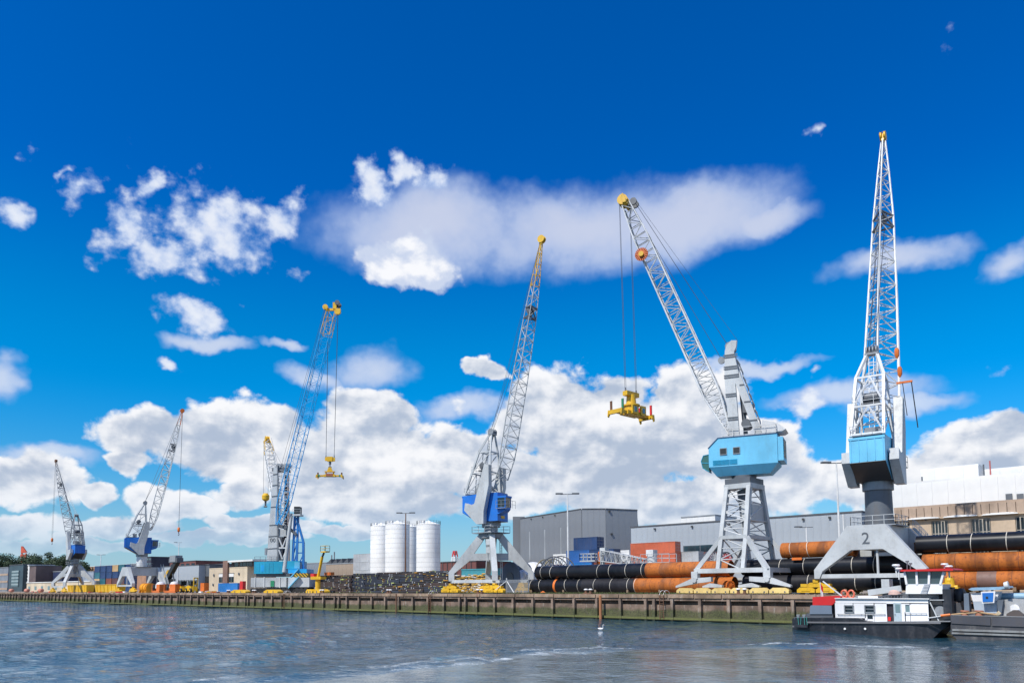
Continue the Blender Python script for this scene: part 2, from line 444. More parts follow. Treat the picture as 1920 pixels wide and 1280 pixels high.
# ================================================================ ground and quay wall
def quay_wall_material(name, zoned=True, base=(.185, .13, .098)):
    m = bpy.data.materials.new(name); m.use_nodes = True; t = m.node_tree
    b = t.nodes['Principled BSDF']; V, M_, smooth, vec, noise, mixc = expr_tools(t)
    geo = t.nodes.new('ShaderNodeNewGeometry'); pos = V(geo.outputs['Position'])
    sp = t.nodes.new('ShaderNodeSeparateXYZ'); t.links.new(pos.k, sp.inputs[0]); z = V(sp.outputs[2])
    mp = t.nodes.new('ShaderNodeMapping'); mp.inputs['Scale'].default_value = (1.5, 1.5, .35); t.links.new(pos.k, mp.inputs[0])
    st = noise(V(mp.outputs[0]), 1.6, 6, 0.65); blot = noise(pos, 0.5, 5, 0.6); fine = noise(pos, 6, 5, 0.6)
    c = mixc(smooth(blot, .35, .68), tuple(v * .62 for v in base), tuple(v * 1.35 for v in base))
    c = mixc(smooth(st, .56, .66) * .45, c, (.42, .38, .33))
    c = mixc(smooth(fine, .62, .70) * .5, c, (.05, .04, .035))
    rustf = smooth(noise(V(mp.outputs[0]), .9, 4, .6), .60, .72)
    c = mixc(rustf * .45, c, (.20, .065, .03))
    zz = z + (blot - .5) * .9 + (fine - .5) * .25
    c = mixc(smooth(zz, 1.55, 1.10) * .82, c, mixc(smooth(fine, .35, .65), (.028, .038, .014), (.085, .105, .032)))
    c = mixc(smooth(noise(pos, 1.3, 5, .6), .55, .68) * smooth(zz, 1.5, 1.2) * .6, c, (.10, .085, .06))
    c = mixc(smooth(z + (fine - .5) * .1, .50, .34) * .8, c, mixc(fine, (.09, .11, .02), (.22, .22, .08)))
    c = mixc(smooth(z, .26, .12) * .93, c, (.010, .013, .008))
    t.links.new(c.k, b.inputs['Base Color']); b.inputs['Roughness'].default_value = .85
    bn = t.nodes.new('ShaderNodeBump'); bn.inputs['Strength'].default_value = .6; bn.inputs['Distance'].default_value = .06
    t.links.new(noise(pos, 2.6, 6, .65).k, bn.inputs['Height']); t.links.new(bn.outputs[0], b.inputs['Normal'])
    return m
wallm = quay_wall_material('weathered quay concrete')
capm = quay_wall_material('weathered coping concrete', base=(.27, .19, .13))
postm = quay_wall_material('weathered timber fender', base=(.23, .165, .125))

def deck_material():
    m = bpy.data.materials.new('quay deck surface'); m.use_nodes = True; t = m.node_tree
    b = t.nodes['Principled BSDF']; V, M_, smooth, vec, noise, mixc = expr_tools(t)
    geo = t.nodes.new('ShaderNodeNewGeometry'); pos = V(geo.outputs['Position'])
    n1, n2, n3 = noise(pos, .12, 5, .6), noise(pos, 1.2, 6, .65), noise(pos, .35, 4, .6)
    c = mixc(smooth(n1, .4, .6), (.19, .17, .15), (.30, .255, .20))
    c = mixc(smooth(n2, .5, .75) * .5, c, (.10, .09, .08))
    c = mixc(smooth(n3, .55, .68) * .5, c, (.25, .14, .07))
    t.links.new(c.k, b.inputs['Base Color']); b.inputs['Roughness'].default_value = .9
    bn = t.nodes.new('ShaderNodeBump'); bn.inputs['Strength'].default_value = .5; bn.inputs['Distance'].default_value = .05
    t.links.new(n2.k, bn.inputs['Height']); t.links.new(bn.outputs[0], b.inputs['Normal'])
    return m
g = MB(); g.bx(-4500, 900, 1.2, 5000, -3, DECK)
tag(link('ground', mesh('ground', g, deck_material())), kind='structure')

XL, XR = -420.0, 60.0
q = MB(); q.bx(XL, XR, -0.05, 1.2, 2.45, DECK + .05)                    # coping beam
q.bx(XL, XR, 0.75, 1.2, 1.95, 2.45)                                     # back of the dark recess
q.bx(XL, XR, 0.12, 1.2, -3, 1.95)                                       # sheet wall
q.bx(XL, XR, -0.30, 0.12, 0.12, 0.48)                                   # waterline ledge
quay = tag(link('quay_wall', mesh('quay_wall', q, wallm)), kind='structure')
pm = MB(); pm.box((0, 0, 0), (.36, .42, 2.7)); pmesh = mesh('fender_post', pm, postm)
x = -372.0; i = 0
while x < 30:
    o = link('fender_post', pmesh, quay, (x + rnd.uniform(-.08, .08), -.16, 1.30)); o.rotation_euler = (0, rnd.uniform(-.012, .012), 0)
    if i % 9 == 4: link('fender_post', pmesh, quay, (x + 1.25, -.16, 1.30))
    x += 3.76; i += 1
cb = MB(); cb.box((0, 0, 0), (3.5, .34, .42)); cmesh = mesh('coping_block', cb, capm)
x = -366.0
while x < 30:
    o = link('coping_block', cmesh, quay, (x + rnd.uniform(-.04, .04), -.02 + rnd.uniform(-.02, .02), 2.98 + rnd.uniform(-.02, .03))); x += 3.62
gm = paint('weeds', (.06, .085, .02), .9, dirt=.5)
gr = MB()
for i in range(5200):
    x0 = rnd.choice([rnd.uniform(-95, -60), rnd.uniform(-140, 0), rnd.uniform(-72, -48)]); y0 = rnd.uniform(1.0, 6.8); h = rnd.uniform(.06, .30); a = rnd.uniform(0, 6.3)
    dx_, dy_ = math.cos(a) * .09, math.sin(a) * .09
    gr.add([(x0 - dx_, y0 - dy_, DECK), (x0 + dx_, y0 + dy_, DECK), (x0 + dy_ * .6, y0 + dx_ * .6, DECK + h)], [(0, 1, 2)])
tag(link('weeds', mesh('weeds', gr, gm)), 'low green weeds growing along the edge of the quay deck', kind='stuff')

# ladders with arched grab rails, bollards, mooring pile
def quay_ladder(px, label):
    x0 = X(px, -.3)
    t = thing('quay_ladder', (x0, -.34, .2), label, 'ladder', 'iron ladders on the quay wall')
    for s in (-1, 1):
        m = MB(); m.beam((s * .27, 0, 0), (s * .27, 0, 2.95), .07, .07); part('side_rail', m, rust, t)
        m = MB(); pts = [(s * .27, 0, 2.9 + .0)] + [(s * .27, .75 - .75 * math.cos(a), 2.95 + .55 * math.sin(a)) for a in np.linspace(.2, math.pi, 7)]
        m.loft([(q_, .035) for q_ in pts], 6); part('grab_rail', m, whitep, t)
    for k_ in range(10): strut('rung', (-.27, 0, .25 + k_ * .28), (.27, 0, .25 + k_ * .28), .028, rust, t)
for px, lb in ((385, 'iron ladder on the quay wall left of the blue container'), (533, 'iron ladder on the quay wall below the blue boom crane'),
               (806, 'iron ladder on the quay wall left of the blue cab crane'), (1240, 'iron ladder on the quay wall left of the cream bogies'),
               (206, 'iron ladder on the quay wall below the white box portal crane')):
    quay_ladder(px, lb)
def bollard(px, label):
    x0 = X(px, .7)
    t = thing('bollard', (x0, .55, DECK + .05), label, 'bollard', 'white capped twin bollards along the quay edge')
    m = MB(); m.box((0, 0, .06), (1.3, .6, .12)); part('base_plate', m, rust, t)
    for s in (-1, 1):
        m = MB(); m.loft([((s * .38, 0, .1), .21), ((s * .38, 0, .3), .16), ((s * .38, 0, .5), .17)], 10); part('post', m, rust, t)
        m = MB(); m.loft([((s * .38, 0, .46), .2), ((s * .38, 0, .56), .3), ((s * .38, 0, .66), .24), ((s * .38, 0, .70), .1)], 12); part('cap', m, whitep, t)
for px, lb in ((605, 'twin bollard with white caps below the yellow boom lift'), (731, 'twin bollard with white caps before the steel bar stacks'),
               (901, 'twin bollard with white caps between the bogies of the blue cab crane'), (1104, 'twin bollard with white caps before the black pipes'),
               (1391, 'twin bollard with white caps before the cream bogies'), (430, 'twin bollard with white caps below the blue container'), (478, 'twin bollard with white caps right of the blue container')):
    bollard(px, lb)
m = MB(); xp = X(1126.5, -.6); m.loft([((xp, -.75, -2), .19), ((xp, -.75, 2.2), .19), ((xp - .02, -.75, 3.05), .17), ((xp - .02, -.75, 3.15), .08)], 10)
single('mooring_pile', m, paint('orange brown timber', (.38, .16, .07), .8, dirt=.4), 'round orange brown timber pile standing against the quay wall', 'mooring pile')
m = MB(); xp = X(743 , -.6); m.tube((xp, -.6, -2), (xp, -.6, 3.2), .11, .11, 8)
single('mooring_pile', m, rust, 'thin rusty pile against the quay wall below the steel bars', 'mooring pile')
# ================================================================ cranes
def railing(mb, pts, h=1.05, closed=False, r=.03, step=1.3):
    n = len(pts); seg = [(pts[i], pts[(i + 1) % n]) for i in range(n if closed else n - 1)]
    for a, b in seg:
        a, b = Vector(a), Vector(b)
        for f in (1, .5): mb.beam(a + Vector((0, 0, h * f)), b + Vector((0, 0, h * f)), r * 1.6)
        k_ = max(1, round((b - a).length / step))
        for i in range(k_ + 1):
            p_ = a.lerp(b, i / k_); mb.beam(p_, p_ + Vector((0, 0, h)), r * 1.6)
def interp(tab, t):
    for (t0, *a), (t1, *b) in zip(tab, tab[1:]):
        if t <= t1 + 1e-9:
            f = 0 if t1 == t0 else (t - t0) / (t1 - t0)
            return [u + (v - u) * f for u, v in zip(a, b)]
    return list(tab[-1][1:])
def lattice(name, parent, A, B, side, tab, n, mat, cr, br, four=False, tipmat=None, tip_t=2.0, split=True, tip_name='jib_tip', bend=None, brace_mat=None):
    """girder from A to B; side = unit vector across, tab = (t, half width, half depth); each bar is an object when split.
    the lower face has two chords, the upper face one (or two when four)"""
    A, B, side = Vector(A), Vector(B), Vector(side).normalized(); ax = (B - A).normalized(); up = side.cross(ax).normalized()
    if up.z < 0: up = -up
    if bend: up = up * bend
    def corners(t):
        w, d = interp(tab, t); c = A.lerp(B, t)
        if four: return [c + side * w - up * d, c - side * w - up * d, c - side * w + up * d, c + side * w + up * d]
        return [c + side * w - up * d, c - side * w - up * d, c + up * d]
    st = [corners(i / n) for i in range(n + 1)]; k_ = len(st[0])
    def chord_mesh(c, i0, i1):
        m = MB(); m.loft([(st[i][c], cr * (1 - .45 * i / n)) for i in range(i0, i1 + 1)], 6); return m
    cut = min(n, math.ceil(tip_t * n - .5)) if tip_t <= 1 else n
    j = part(name, chord_mesh(0, 0, cut), mat, parent)
    for c in range(1, k_): part('chord', chord_mesh(c, 0, cut), mat, j)
    jt = None
    if cut < n:
        jt = part(tip_name, chord_mesh(0, cut, n), tipmat, parent)
        for c in range(1, k_): part('chord', chord_mesh(c, cut, n), tipmat, jt)
    all_ = MB()
    for i in range(n):
        ist = i >= cut
        for c in range(k_):
            c2 = (c + 1) % k_
            bars = [(st[i][c], st[i][c2]), (st[i][c], st[i + 1][c2]) if (i + c) % 2 == 0 else (st[i][c2], st[i + 1][c])]
            for a, b in bars:
                if split: strut('brace', a, b, br, (tipmat if ist else (brace_mat or mat)), jt if ist else j)
                else: all_.beam(a, b, br * 1.8)
    if all_.v: o = part('bracing', all_, brace_mat or mat, j); o['kind'] = 'stuff'
    return j, st
def sheave(mb, c, axis, r, w=.16, n=18):
    c, axis = Vector(c), Vector(axis).normalized()
    mb.loft([(c - axis * w, r), (c - axis * w * .4, r * .86), (c + axis * w * .4, r * .86), (c + axis * w, r)], n)
def bogies(t, x0, x1, y, mat, lbl=None, n=2, name='bogie'):
    "rail bogie group under one corner: two yellow wheel boxes with an equaliser"
    for i in range(n):
        xa = x0 + (x1 - x0) * i / n + .06; xb = x0 + (x1 - x0) * (i + 1) / n - .06; w = xb - xa
        m = MB(); m.prism([(xa, .22), (xa, .55), (xa + w * .16, .80), (xb - w * .16, .80), (xb, .55), (xb, .22)], (0, y, 0), (1, 0, 0), (0, 0, 1), (0, .7, 0))
        m.box(((xa + xb) / 2, y - .37, .5), (w * .5, .06, .22))
        o = part(name, m, mat, t)
        for s in (.25, .75):
            m = MB(); xc = xa + w * s; m.tube((xc, y - .13, .24), (xc, y + .13, .24), .24, .24, 14); part('wheel', m, black, o)
    xm, w = (x0 + x1) / 2, abs(x1 - x0)
    m = MB(); m.prism([(xm - w * .32, .82), (xm - w * .14, 1.32), (xm + w * .14, 1.32), (xm + w * .32, .82)], (0, y, 0), (1, 0, 0), (0, 0, 1), (0, .5, 0)); m.box((xm, y, 1.45), (.55, .5, .4))
    for s in (-1, 1): m.box((xm + s * w * .30, y, 1.02), (w * .17, .62, .34))
    part('equaliser_beam', m, mat, t)

def text_mesh(name, cu, parent, loc, rot):
    tmp = bpy.data.objects.new('text_source', cu); COL.objects.link(tmp); bpy.context.view_layer.update()
    me = bpy.data.meshes.new_from_object(tmp.evaluated_get(bpy.context.evaluated_depsgraph_get())); bpy.data.objects.remove(tmp)
    o = link(name, me, parent, loc); o.rotation_euler = rot
    return o
def solve_jib(base, pivf, pivz, px, py, L, far):
    "slew direction and tip of a jib of length L whose head is seen at (px, py)"
    d = ray(px, py).normalized(); f = Vector((0, 1, 0))
    for _ in range(30):
        pv = Vector((base.x + f.x * pivf, base.y + f.y * pivf, pivz)); o = CAM - pv
        b = o.dot(d); c = o.dot(o) - L * L; disc = max(b * b - c, 0.0)
        s = -b + (math.sqrt(disc) if far else -math.sqrt(disc)); tip = CAM + d * s
        h = Vector((tip.x - base.x, tip.y - base.y, 0)); f = h.normalized()
    return f, pv, tip

def level_crane(label, colpx, yc, ringpy, tip_px, L, far, house, portal, jibn=20, split=True, tipc=None, tip_t=.87, chord=.12, brace=.05,
                number=None, cab_side=-1, cheekm=None, jibm=None, column=None, colz=None, boxw=3.2, half=(5.0, 4.3)):
    xc = X(colpx, yc); zr = Z(colpx, ringpy, yc) - DECK
    T0 = Vector((xc, yc, DECK)); t = thing('harbour_crane', T0, label, 'crane', 'harbour cranes along the quay')
    cheekm = cheekm or pale; jibm = jibm or palew
    f, pv, tip = solve_jib(Vector((xc, yc, 0)), 1.9, DECK + zr + 7.6, *tip_px, L, far)
    ang_ = math.atan2(f.y, f.x); RZ = Matrix.Rotation(ang_, 4, 'Z'); T = Matrix.Translation((0, 0, zr)) @ RZ
    S = lambda x, y, z: T @ Vector((x, y, z))
    # --- portal
    hx, hy = half
    if portal == 'legs':
        zt = zr - 1.3; W = math.hypot(hx, hy)
        for sx in (-1, 1):
            for sy in (-1, 1):
                u = Vector((sx * hx, sy * hy, 0)).normalized()
                poly = [(.5, zt), (1.9, zt), (W + .35, 3.5), (W + .35, 2.0), (W - .55, 2.0), (W - .55, 3.25), (W * .52, 5.35), (.3, 5.35), (.3, 6.5), (W * .42, 6.5)]
                m = MB(); m.prism(poly, (0, 0, 0), u, (0, 0, 1), u.cross(Vector((0, 0, 1))) * .85); part('portal_leg', m, cheekm, t)
        m = MB(); m.tube((0, 0, 5.2), (0, 0, zt + .02), .62, 1.05, 16); m.tube((0, 0, zt - .8), (0, 0, zt - .1), 1.7, 1.9, 20); part('centre_column', m, midg, t)
        m = MB(); m.box((0, 0, zt + .06), (4.4, 4.4, .14)); o = part('platform', m, midg, t)
        m = MB(); railing(m, [(-2.2, -2.2, zt + .1), (2.2, -2.2, zt + .1), (2.2, 2.2, zt + .1), (-2.2, 2.2, zt + .1)], closed=True); part('railing', m, pale, o)
        m = MB(); m.tube((0, 0, zt + .12), (0, 0, zr - .3), 1.15, 1.15, 20); m.tube((0, 0, zr - .3), (0, 0, zr + .6), 1.5, 1.5, 24); part('slewing_ring', m, midg, t)
        for i in range(3): m = MB(); m.box((.9, -1.1 - .02 * i, 7.0 + i * 1.3), (1.1, .9, .95)); part('cable_box', m, pale, t)
        m = MB(); m.beam((1.1, 1.1, 2.2), (1.0, 1.0, zt), .08, .08); m.beam((1.5, 1.1, 2.2), (1.4, 1.0, zt), .08, .08)
        for i in range(16): m.beam((1.1, 1.1, 2.4 + i * .45), (1.5, 1.1, 2.4 + i * .45), .05)
        part('ladder', m, pale, t)
        for sy in (-1, 1):
            m = MB(); m.beam((-hx, sy * hy, 1.95), (hx, sy * hy, 1.95), .35, .5); part('sill_beam', m, cheekm, t)
    else:
        zt = 7.35; cr = 1.42
        A = [(-1.9, zt), (1.9, zt), (hx, 2.7), (hx, 1.75), (hx - .55, 1.75), (hx - .9, 2.55), (1.6, 4.75), (-1.6, 4.75), (-hx + .9, 2.55), (-hx + .55, 1.75), (-hx, 1.75), (-hx, 2.7)]
        for sy in (-1, 1):
            # the A-shaped side plate split in three convex pieces that share their cut edges
            m = MB()
            for poly in ([A[0], A[1], A[6], A[7]], [A[1], A[2], A[3], A[4], A[5], A[6]], [A[0], A[7], A[8], A[9], A[10], A[11]]):
                m.prism(poly, (0, sy * hy, 0), (1, 0, 0), (0, 0, 1), (0, .9, 0))
            bm_o = part('portal_frame', m, cheekm, t)
            m = MB(); m.bx(-hx + .5, hx - .5, sy * hy - .3, sy * hy + .3, 1.78, 2.22); part('sill_beam', m, cheekm, t)
            m = MB(); m.tube((.9, sy * hy, 2.2), (.9, sy * hy, 4.8), .13, .13, 8); part('strut', m, cheekm, t)
        m = MB(); m.bx(-1.85, 1.85, -hy + .46, hy - .46, 4.9, zt - .01); part('cross_box', m, cheekm, t)
        m = MB(); m.box((0, 0, zt + .08), (4.6, 4.6, .12)); o = part('platform', m, midg, t)
        m = MB(); railing(m, [(-2.3, -2.3, zt + .1), (2.3, -2.3, zt + .1), (2.3, 2.3, zt + .1), (-2.3, 2.3, zt + .1)], closed=True); part('railing', m, pale, o)
        m = MB(); m.loft([((0, 0, zt + .14), cr * 1.08), ((0, 0, zt + 1.2), cr), ((0, 0, zr - .35), cr * .97)], 32); part('column', m, column or cheekm, t)
        m = MB(); m.tube((0, 0, zr - .35), (0, 0, zr + .6), cr * 1.12, cr * 1.12, 28); part('slewing_ring', m, midg, t)
        # stair down the right-hand back leg
        m = MB()
        for s in (-.35, .35): m.beam((2.1, hy + .8 + s, zt), (hx + .9, hy + .8 + s, 1.7), .09, .22)
        n_ = 14
        for i in range(n_ + 1):
            f_ = i / n_; p_ = Vector((2.1, hy + .8, zt)).lerp(Vector((hx + .9, hy + .8, 1.7)), f_); m.box(p_, (.3, .7, .05))
            if i % 2 == 0:
                for s in (-.35, .35): m.beam(p_ + Vector((0, s, 0)), p_ + Vector((0, s, 1)), .05)
        for s in (-.35, .35):
            for h_ in (.55, 1.0): m.beam((2.1, hy + .8 + s, zt + h_), (hx + .9, hy + .8 + s, 1.7 + h_), .05)
        part('stair', m, pale, t)
        if number:
            cu = bpy.data.curves.new('number', 'FONT'); cu.body = number; cu.size = 1.75; cu.extrude = .012; cu.align_x = 'CENTER'; cu.space_character = 1.0
            cu.materials.append(greyd)
            o = text_mesh('number', cu, t, (-.05, -hy - .47, 5.35), (R(90), 0, 0))
    for sy in (-1, 1):
        for sx in (-1, 1):
            bogies(t, sx * hx - 2.1, sx * hx + 2.1, sy * hy, yellow)
    # --- machinery house
    m = MB(T); prof = [(-4.6, 5.0), (-4.6, 2.3), (-1.7, .62), (2.3, .62), (2.3, 5.2), (-1, 5.2)]
    m.prism(prof, (0, 0, 0), (1, 0, 0), (0, 0, 1), (0, boxw, 0)); ho = part('machine_house', m, house, t)
    m = MB(T); m.box((-4.62, 0, 4.85), (.10, boxw + .1, .25))
    for s in np.linspace(-.45, .45, 5): m.box((-4.625, boxw * s, 3.6), (.06, .07, 2.4))
    part('panel_rib', m, house, ho)
    m = MB(T); m.box((-1.0, 0, 5.24), (6.6, boxw - .3, .06)); railing(m, [(-4.3, -boxw / 2 + .1, 5.25), (-4.3, boxw / 2 - .1, 5.25)], r=.03); part('roof_walkway', m, midg, ho)
    m = MB(T); m.prism([(-4.63, 2.27), (-1.71, .57), (2.3, .57), (2.3, .61), (-1.7, .61), (-4.61, 2.31)], (0, 0, 0), (1, 0, 0), (0, 0, 1), (0, boxw + .02, 0)); part('dark_shaded_underside', m, black, ho)  # black covers both dark paint and the shade under the house
    # operator's cab
    cs = cab_side
    m = MB(T); y0, y1 = sorted((cs * .15, cs * 1.85))
    m.prism([(2.3, 1.6), (3.5, 2.0), (3.9, 2.4), (3.9, 2.7), (2.3, 2.7)], (0, (y0 + y1) / 2, 0), (1, 0, 0), (0, 0, 1), (0, y1 - y0, 0)); m.bx(2.3, 4.1, y0 - .08, y1 + .08, 4.25, 4.55)
    for yy in (y0, y1): m.bx(2.3, 2.5, yy - .06, yy + .06, 2.7, 4.25); m.bx(3.85, 3.97, yy - .06, yy + .06, 2.7, 4.25)
    m.bx(2.32, 2.42, y0, y1, 2.7, 4.25); cabo = part('operator_cab', m, house, t)
    m = MB(T); m.bx(2.5, 3.9, y0 + .02, y0 + .05, 2.7, 4.25); m.bx(2.5, 3.9, y1 - .05, y1 - .02, 2.7, 4.25); m.bx(3.9, 3.93, y0 + .05, y1 - .05, 2.7, 4.25); part('window', m, glass, cabo)
    m = MB(T); m.box((2.95, (y0 + y1) / 2, 3.1), (.5, .5, .9)); part('seat', m, palew, cabo)
    m = MB(T); railing(m, [(2.4, y0 - .5, 2.55), (4.5, y0 - .5, 2.55), (4.5, y1 + .5, 2.55)], h=1.2, r=.025, step=.9); m.bx(2.4, 4.5, y0 - .5, y0 - .06, 2.48, 2.55); part('cab_railing', m, midg, cabo)
    m = MB(T); m.bx(2.31, 2.36, -.6, .5, 1.05, 1.5); part('warning_plate', m, yellow, ho)
    # counterweight arms (cranked cheek plates)
    for s in (-1, 1):
        yy = s * (boxw / 2 + .62); m = MB(T)
        for poly in ([(.45, 9.9), (1.3, 9.7), (1.3, 6.4), (.3, 2.2), (-1.5, 3.5)], [(-1.5, 3.5), (.3, 2.2), (.25, .15), (-1.1, .15)], [(-1.5, 3.5), (-1.1, .15), (-3.5, 2.5), (-3.3, 3.7), (-2.1, 3.3)]):
            m.prism(poly, (0, yy, 0), (1, 0, 0), (0, 0, 1), (0, .95, 0))
        part('counterweight_arm', m, cheekm, t)
    # --- A-frame
    af = MB(T); hb = boxw / 2 - .12; topz = 15.4
    for s in (-1, 1):
        for a, b, w_ in (((-4.2, s * hb, 5.2), (-1.5, s * hb * .86, 12.2), .3), ((-1.5, s * hb * .86, 12.2), (.3, s * .42, topz), .3),
                         ((.9, s * hb, 5.2), (.7, s * hb * .8, 12.0), .24), ((.7, s * hb * .8, 12.0), (.5, s * .42, topz), .24),
                         ((-4.0, s * hb, 5.3), (.8, s * hb * .92, 8.6), .14), ((-2.9, s * hb, 8.6), (.8, s * hb, 5.4), .12), ((-2.8, s * hb, 8.8), (.7, s * hb * .8, 12), .12),
                         ((-2.85, s * hb, 8.7), (.8, s * hb * .9, 8.7), .14), ((-1.5, s * hb * .86, 12.1), (.7, s * hb * .8, 12.1), .16)): af.beam(a, b, w_)
    for (x_, z_, k_) in ((-4.2, 5.4, 1), (-2.85, 8.7, .95), (-1.5, 12.2, .86), (.7, 12.1, .8), (.85, 8.7, .92)): af.beam((x_, -hb * k_, z_), (x_, hb * k_, z_), .2)
    for (x_, z_, k_, x2, z2, k2) in ((-4.1, 5.4, 1, -2.85, 8.7, .95), (-2.85, 8.7, .95, -1.5, 12.2, .86)):
        af.beam((x_, -hb * k_, z_), (x2, hb * k2 * .0, z2), .13); af.beam((x_, hb * k_, z_), (x2, 0, z2), .13)
    aro = part('a_frame', af, jibm, t)
    m = MB(T)
    for s in (-.5, -.17, .17, .5): sheave(m, (.35, s, topz + .15), (0, 1, 0), .55, .09)
    m.bx(-.1, .8, -.7, .7, topz - .35, topz - .12); part('sheave_block', m, midg, aro)
    m = MB(T); m.tube((-1.2, -.8, 9.9), (-1.2, .8, 9.9), .55, .55, 14); part('luffing_drum', m, greyd, aro)
    m = MB(T); m.bx(-1.9, -.4, -.9, .9, 9.1, 9.25); part('drum_platform', m, greyd, aro)
    m = MB(T); m.tube((-.6, -.9, 6.2), (-.6, .9, 6.2), .5, .5, 14); part('hoist_drum', m, midg, ho)
    m = MB(T); m.bx(-2.6, -1.6, -.5, .6, 5.3, 6.3); part('motor_box', m, midg, ho)
    m = MB(T); railing(m, [(-2.9, -hb, 8.8), (-2.9, hb, 8.8), (.6, hb, 8.8)], r=.025)
    for x_ in (-.25, .25):
        m.beam((-3.3 + 1.6, x_, 5.3), (-.2, x_, 14.6), .06)
    for i in range(20): z_ = 5.6 + i * .45; f_ = (z_ - 5.3) / 9.3; m.beam((-1.7 + 1.5 * f_, -.25, z_), (-1.7 + 1.5 * f_, .25, z_), .05)
    part('access_ladder', m, jibm, aro)
    # --- jib
    pl = pv - T0; tl = tip - T0; side = Vector((-f.y, f.x, 0))
    tab = [(0, 1.9, .25), (.10, 1.85, .95), (.42, 1.5, 1.05), (.70, 1.12, .85), (.88, .62, .5), (1, .22, .18)]
    bw = boxw / 3.2
    tab = [(a, b * bw * .97, c) for a, b, c in tab]
    j, st = lattice('jib', t, pl, tl, side, tab, jibn, jibm, chord, brace, tipmat=tipc or jibm, tip_t=tip_t if tipc else 2, split=split)
    # counter-pulley block at 70 % of the jib
    i7 = int(jibn * .70); c7 = st[i7]; c8 = st[i7 + 1]; m = MB()
    for k_ in range(3):
        m.beam(c7[k_], c8[(k_ + 1) % 3], .16); m.beam(c7[k_], c7[(k_ + 1) % 3], .18); m.beam(c8[k_], c8[(k_ + 1) % 3], .18)
    ctr = (c7[0] + c7[1] + c7[2] + c8[0] + c8[1] + c8[2]) / 6
    for s in (-.3, 0, .3): sheave(m, ctr + side * s + Vector((0, 0, .3)), side, .55, .09)
    for q_ in range(4): m.beam(ctr + Vector((rnd.uniform(-.6, .6), rnd.uniform(-.6, .6), rnd.uniform(-1, 0))), ctr + Vector((rnd.uniform(-.6, .6), rnd.uniform(-.6, .6), rnd.uniform(0, 1))), .16)
    part('pulley_frame', m, greyd, j)
    m = MB(); ax = (tl - pl).normalized()
    for s in (-.22, .22): sheave(m, tl + ax * .55 + side * s, side, .62, .12)
    m.beam(tl - ax * .3, tl + ax * .8, .34, .5); part('jib_head', m, tipc or yellow, t)
    m = MB(); top = S(.35, 0, topz + .6)
    for s in (-.35, .35): m.tube(top + side * s, ctr + side * s, .035, .035, 4); m.tube(top + side * s * .5, tl + ax * .4 + side * s * .4 + Vector((0, 0, .3)), .03, .03, 4)
    part('luffing_rope', m, ropem, t)
    return t, tl + ax * .9, side, T

c6, h6, s6, T6 = level_crane('tall white lattice crane with light blue house on the portal numbered 2', 1655, 7.2, 913, (1655.5, 262), 41, True, cyan, 'box',
                             jibn=24, chord=.17, brace=.055, number='2', column=greyd, boxw=3.5, half=(5.6, 4.2))
c4, h4, s4, T4 = level_crane('grey crane with royal blue cab facing the water on four splayed legs', 921, 7.3, 985, (1014.5, 455), 39, True, blue, 'legs',
                             jibn=22, tipc=yellow, tip_t=.83, chord=.11, brace=.05, jibm=pale)
c2, h2, s2, T2 = level_crane('pale crane with blue house on a white column and box portal, jib leaning right', 264, 7.3, 1041, (341, 773), 37, True, blue, 'box',
                             jibn=18, split=False, tipc=orange, tip_t=.88, chord=.13, brace=.06, jibm=pale, cheekm=pale, column=palew, half=(5.6, 4.2))
c1, h1, s1, T1 = level_crane('most distant crane with blue house before the trees, jib leaning left', 138, 7.3, 1050, (105.5, 866), 36, True, blue, 'legs',
                             jibn=18, split=False, tipc=rust, tip_t=.92, chord=.12, brace=.06, jibm=midg, cheekm=pale, half=(6.0, 4.6))
# ropes and hooks of the level luffing cranes
def rope_to_z(t, a, zend, side, spread=.15, r=.035):
    m = MB()
    for s in (-spread, spread): m.tube(a + side * s, Vector((a.x + side.x * s, a.y + side.y * s, zend)), r, r, 4, caps=False)
    part('hoist_rope', m, ropem, t)
def pix(w):
    v = RM.transposed() @ (w - CAM); return CX + F * v.x / -v.z, CY - F * v.y / -v.z
def z_at(w, py):
    "height below the point w at which a plumb line is seen at image height py"
    lo, hi = 0.0, w.z
    for _ in range(40):
        mid = (lo + hi) / 2
        if pix(Vector((w.x, w.y, mid)))[1] > py: lo = mid
        else: hi = mid
    return (lo + hi) / 2
def hook(t, at, mat, sc=1.0):
    m = MB(); x_, y_, z_ = at
    m.loft([((x_, y_, z_), .22 * sc), ((x_, y_, z_ - .3 * sc), .42 * sc), ((x_, y_, z_ - 1.3 * sc), .42 * sc), ((x_, y_, z_ - 1.6 * sc), .2 * sc)], 10)
    o = part('hook_block', m, mat, t)
    m = MB(); pts = [(x_, y_, z_ - 1.5 * sc), (x_, y_, z_ - 2.0 * sc)] + [(x_ + .35 * sc * math.sin(a), y_, z_ - 2.35 * sc + .35 * sc * math.cos(a)) for a in np.linspace(0, 4.2, 8)]
    m.loft([(q_, .1 * sc) for q_ in pts], 6); part('hook', m, greyd, o)
for t, h, s, pye in ((c2, h2, s2, 988), (c1, h1, s1, 1008)):
    w = wloc(t) + h; a = h + (s.cross(Vector((0, 0, 1)))) * 0.0; ze = z_at(w, pye) - DECK
    rope_to_z(t, h, ze, s); hook(t, Vector((h.x, h.y, ze)), orange, .9)
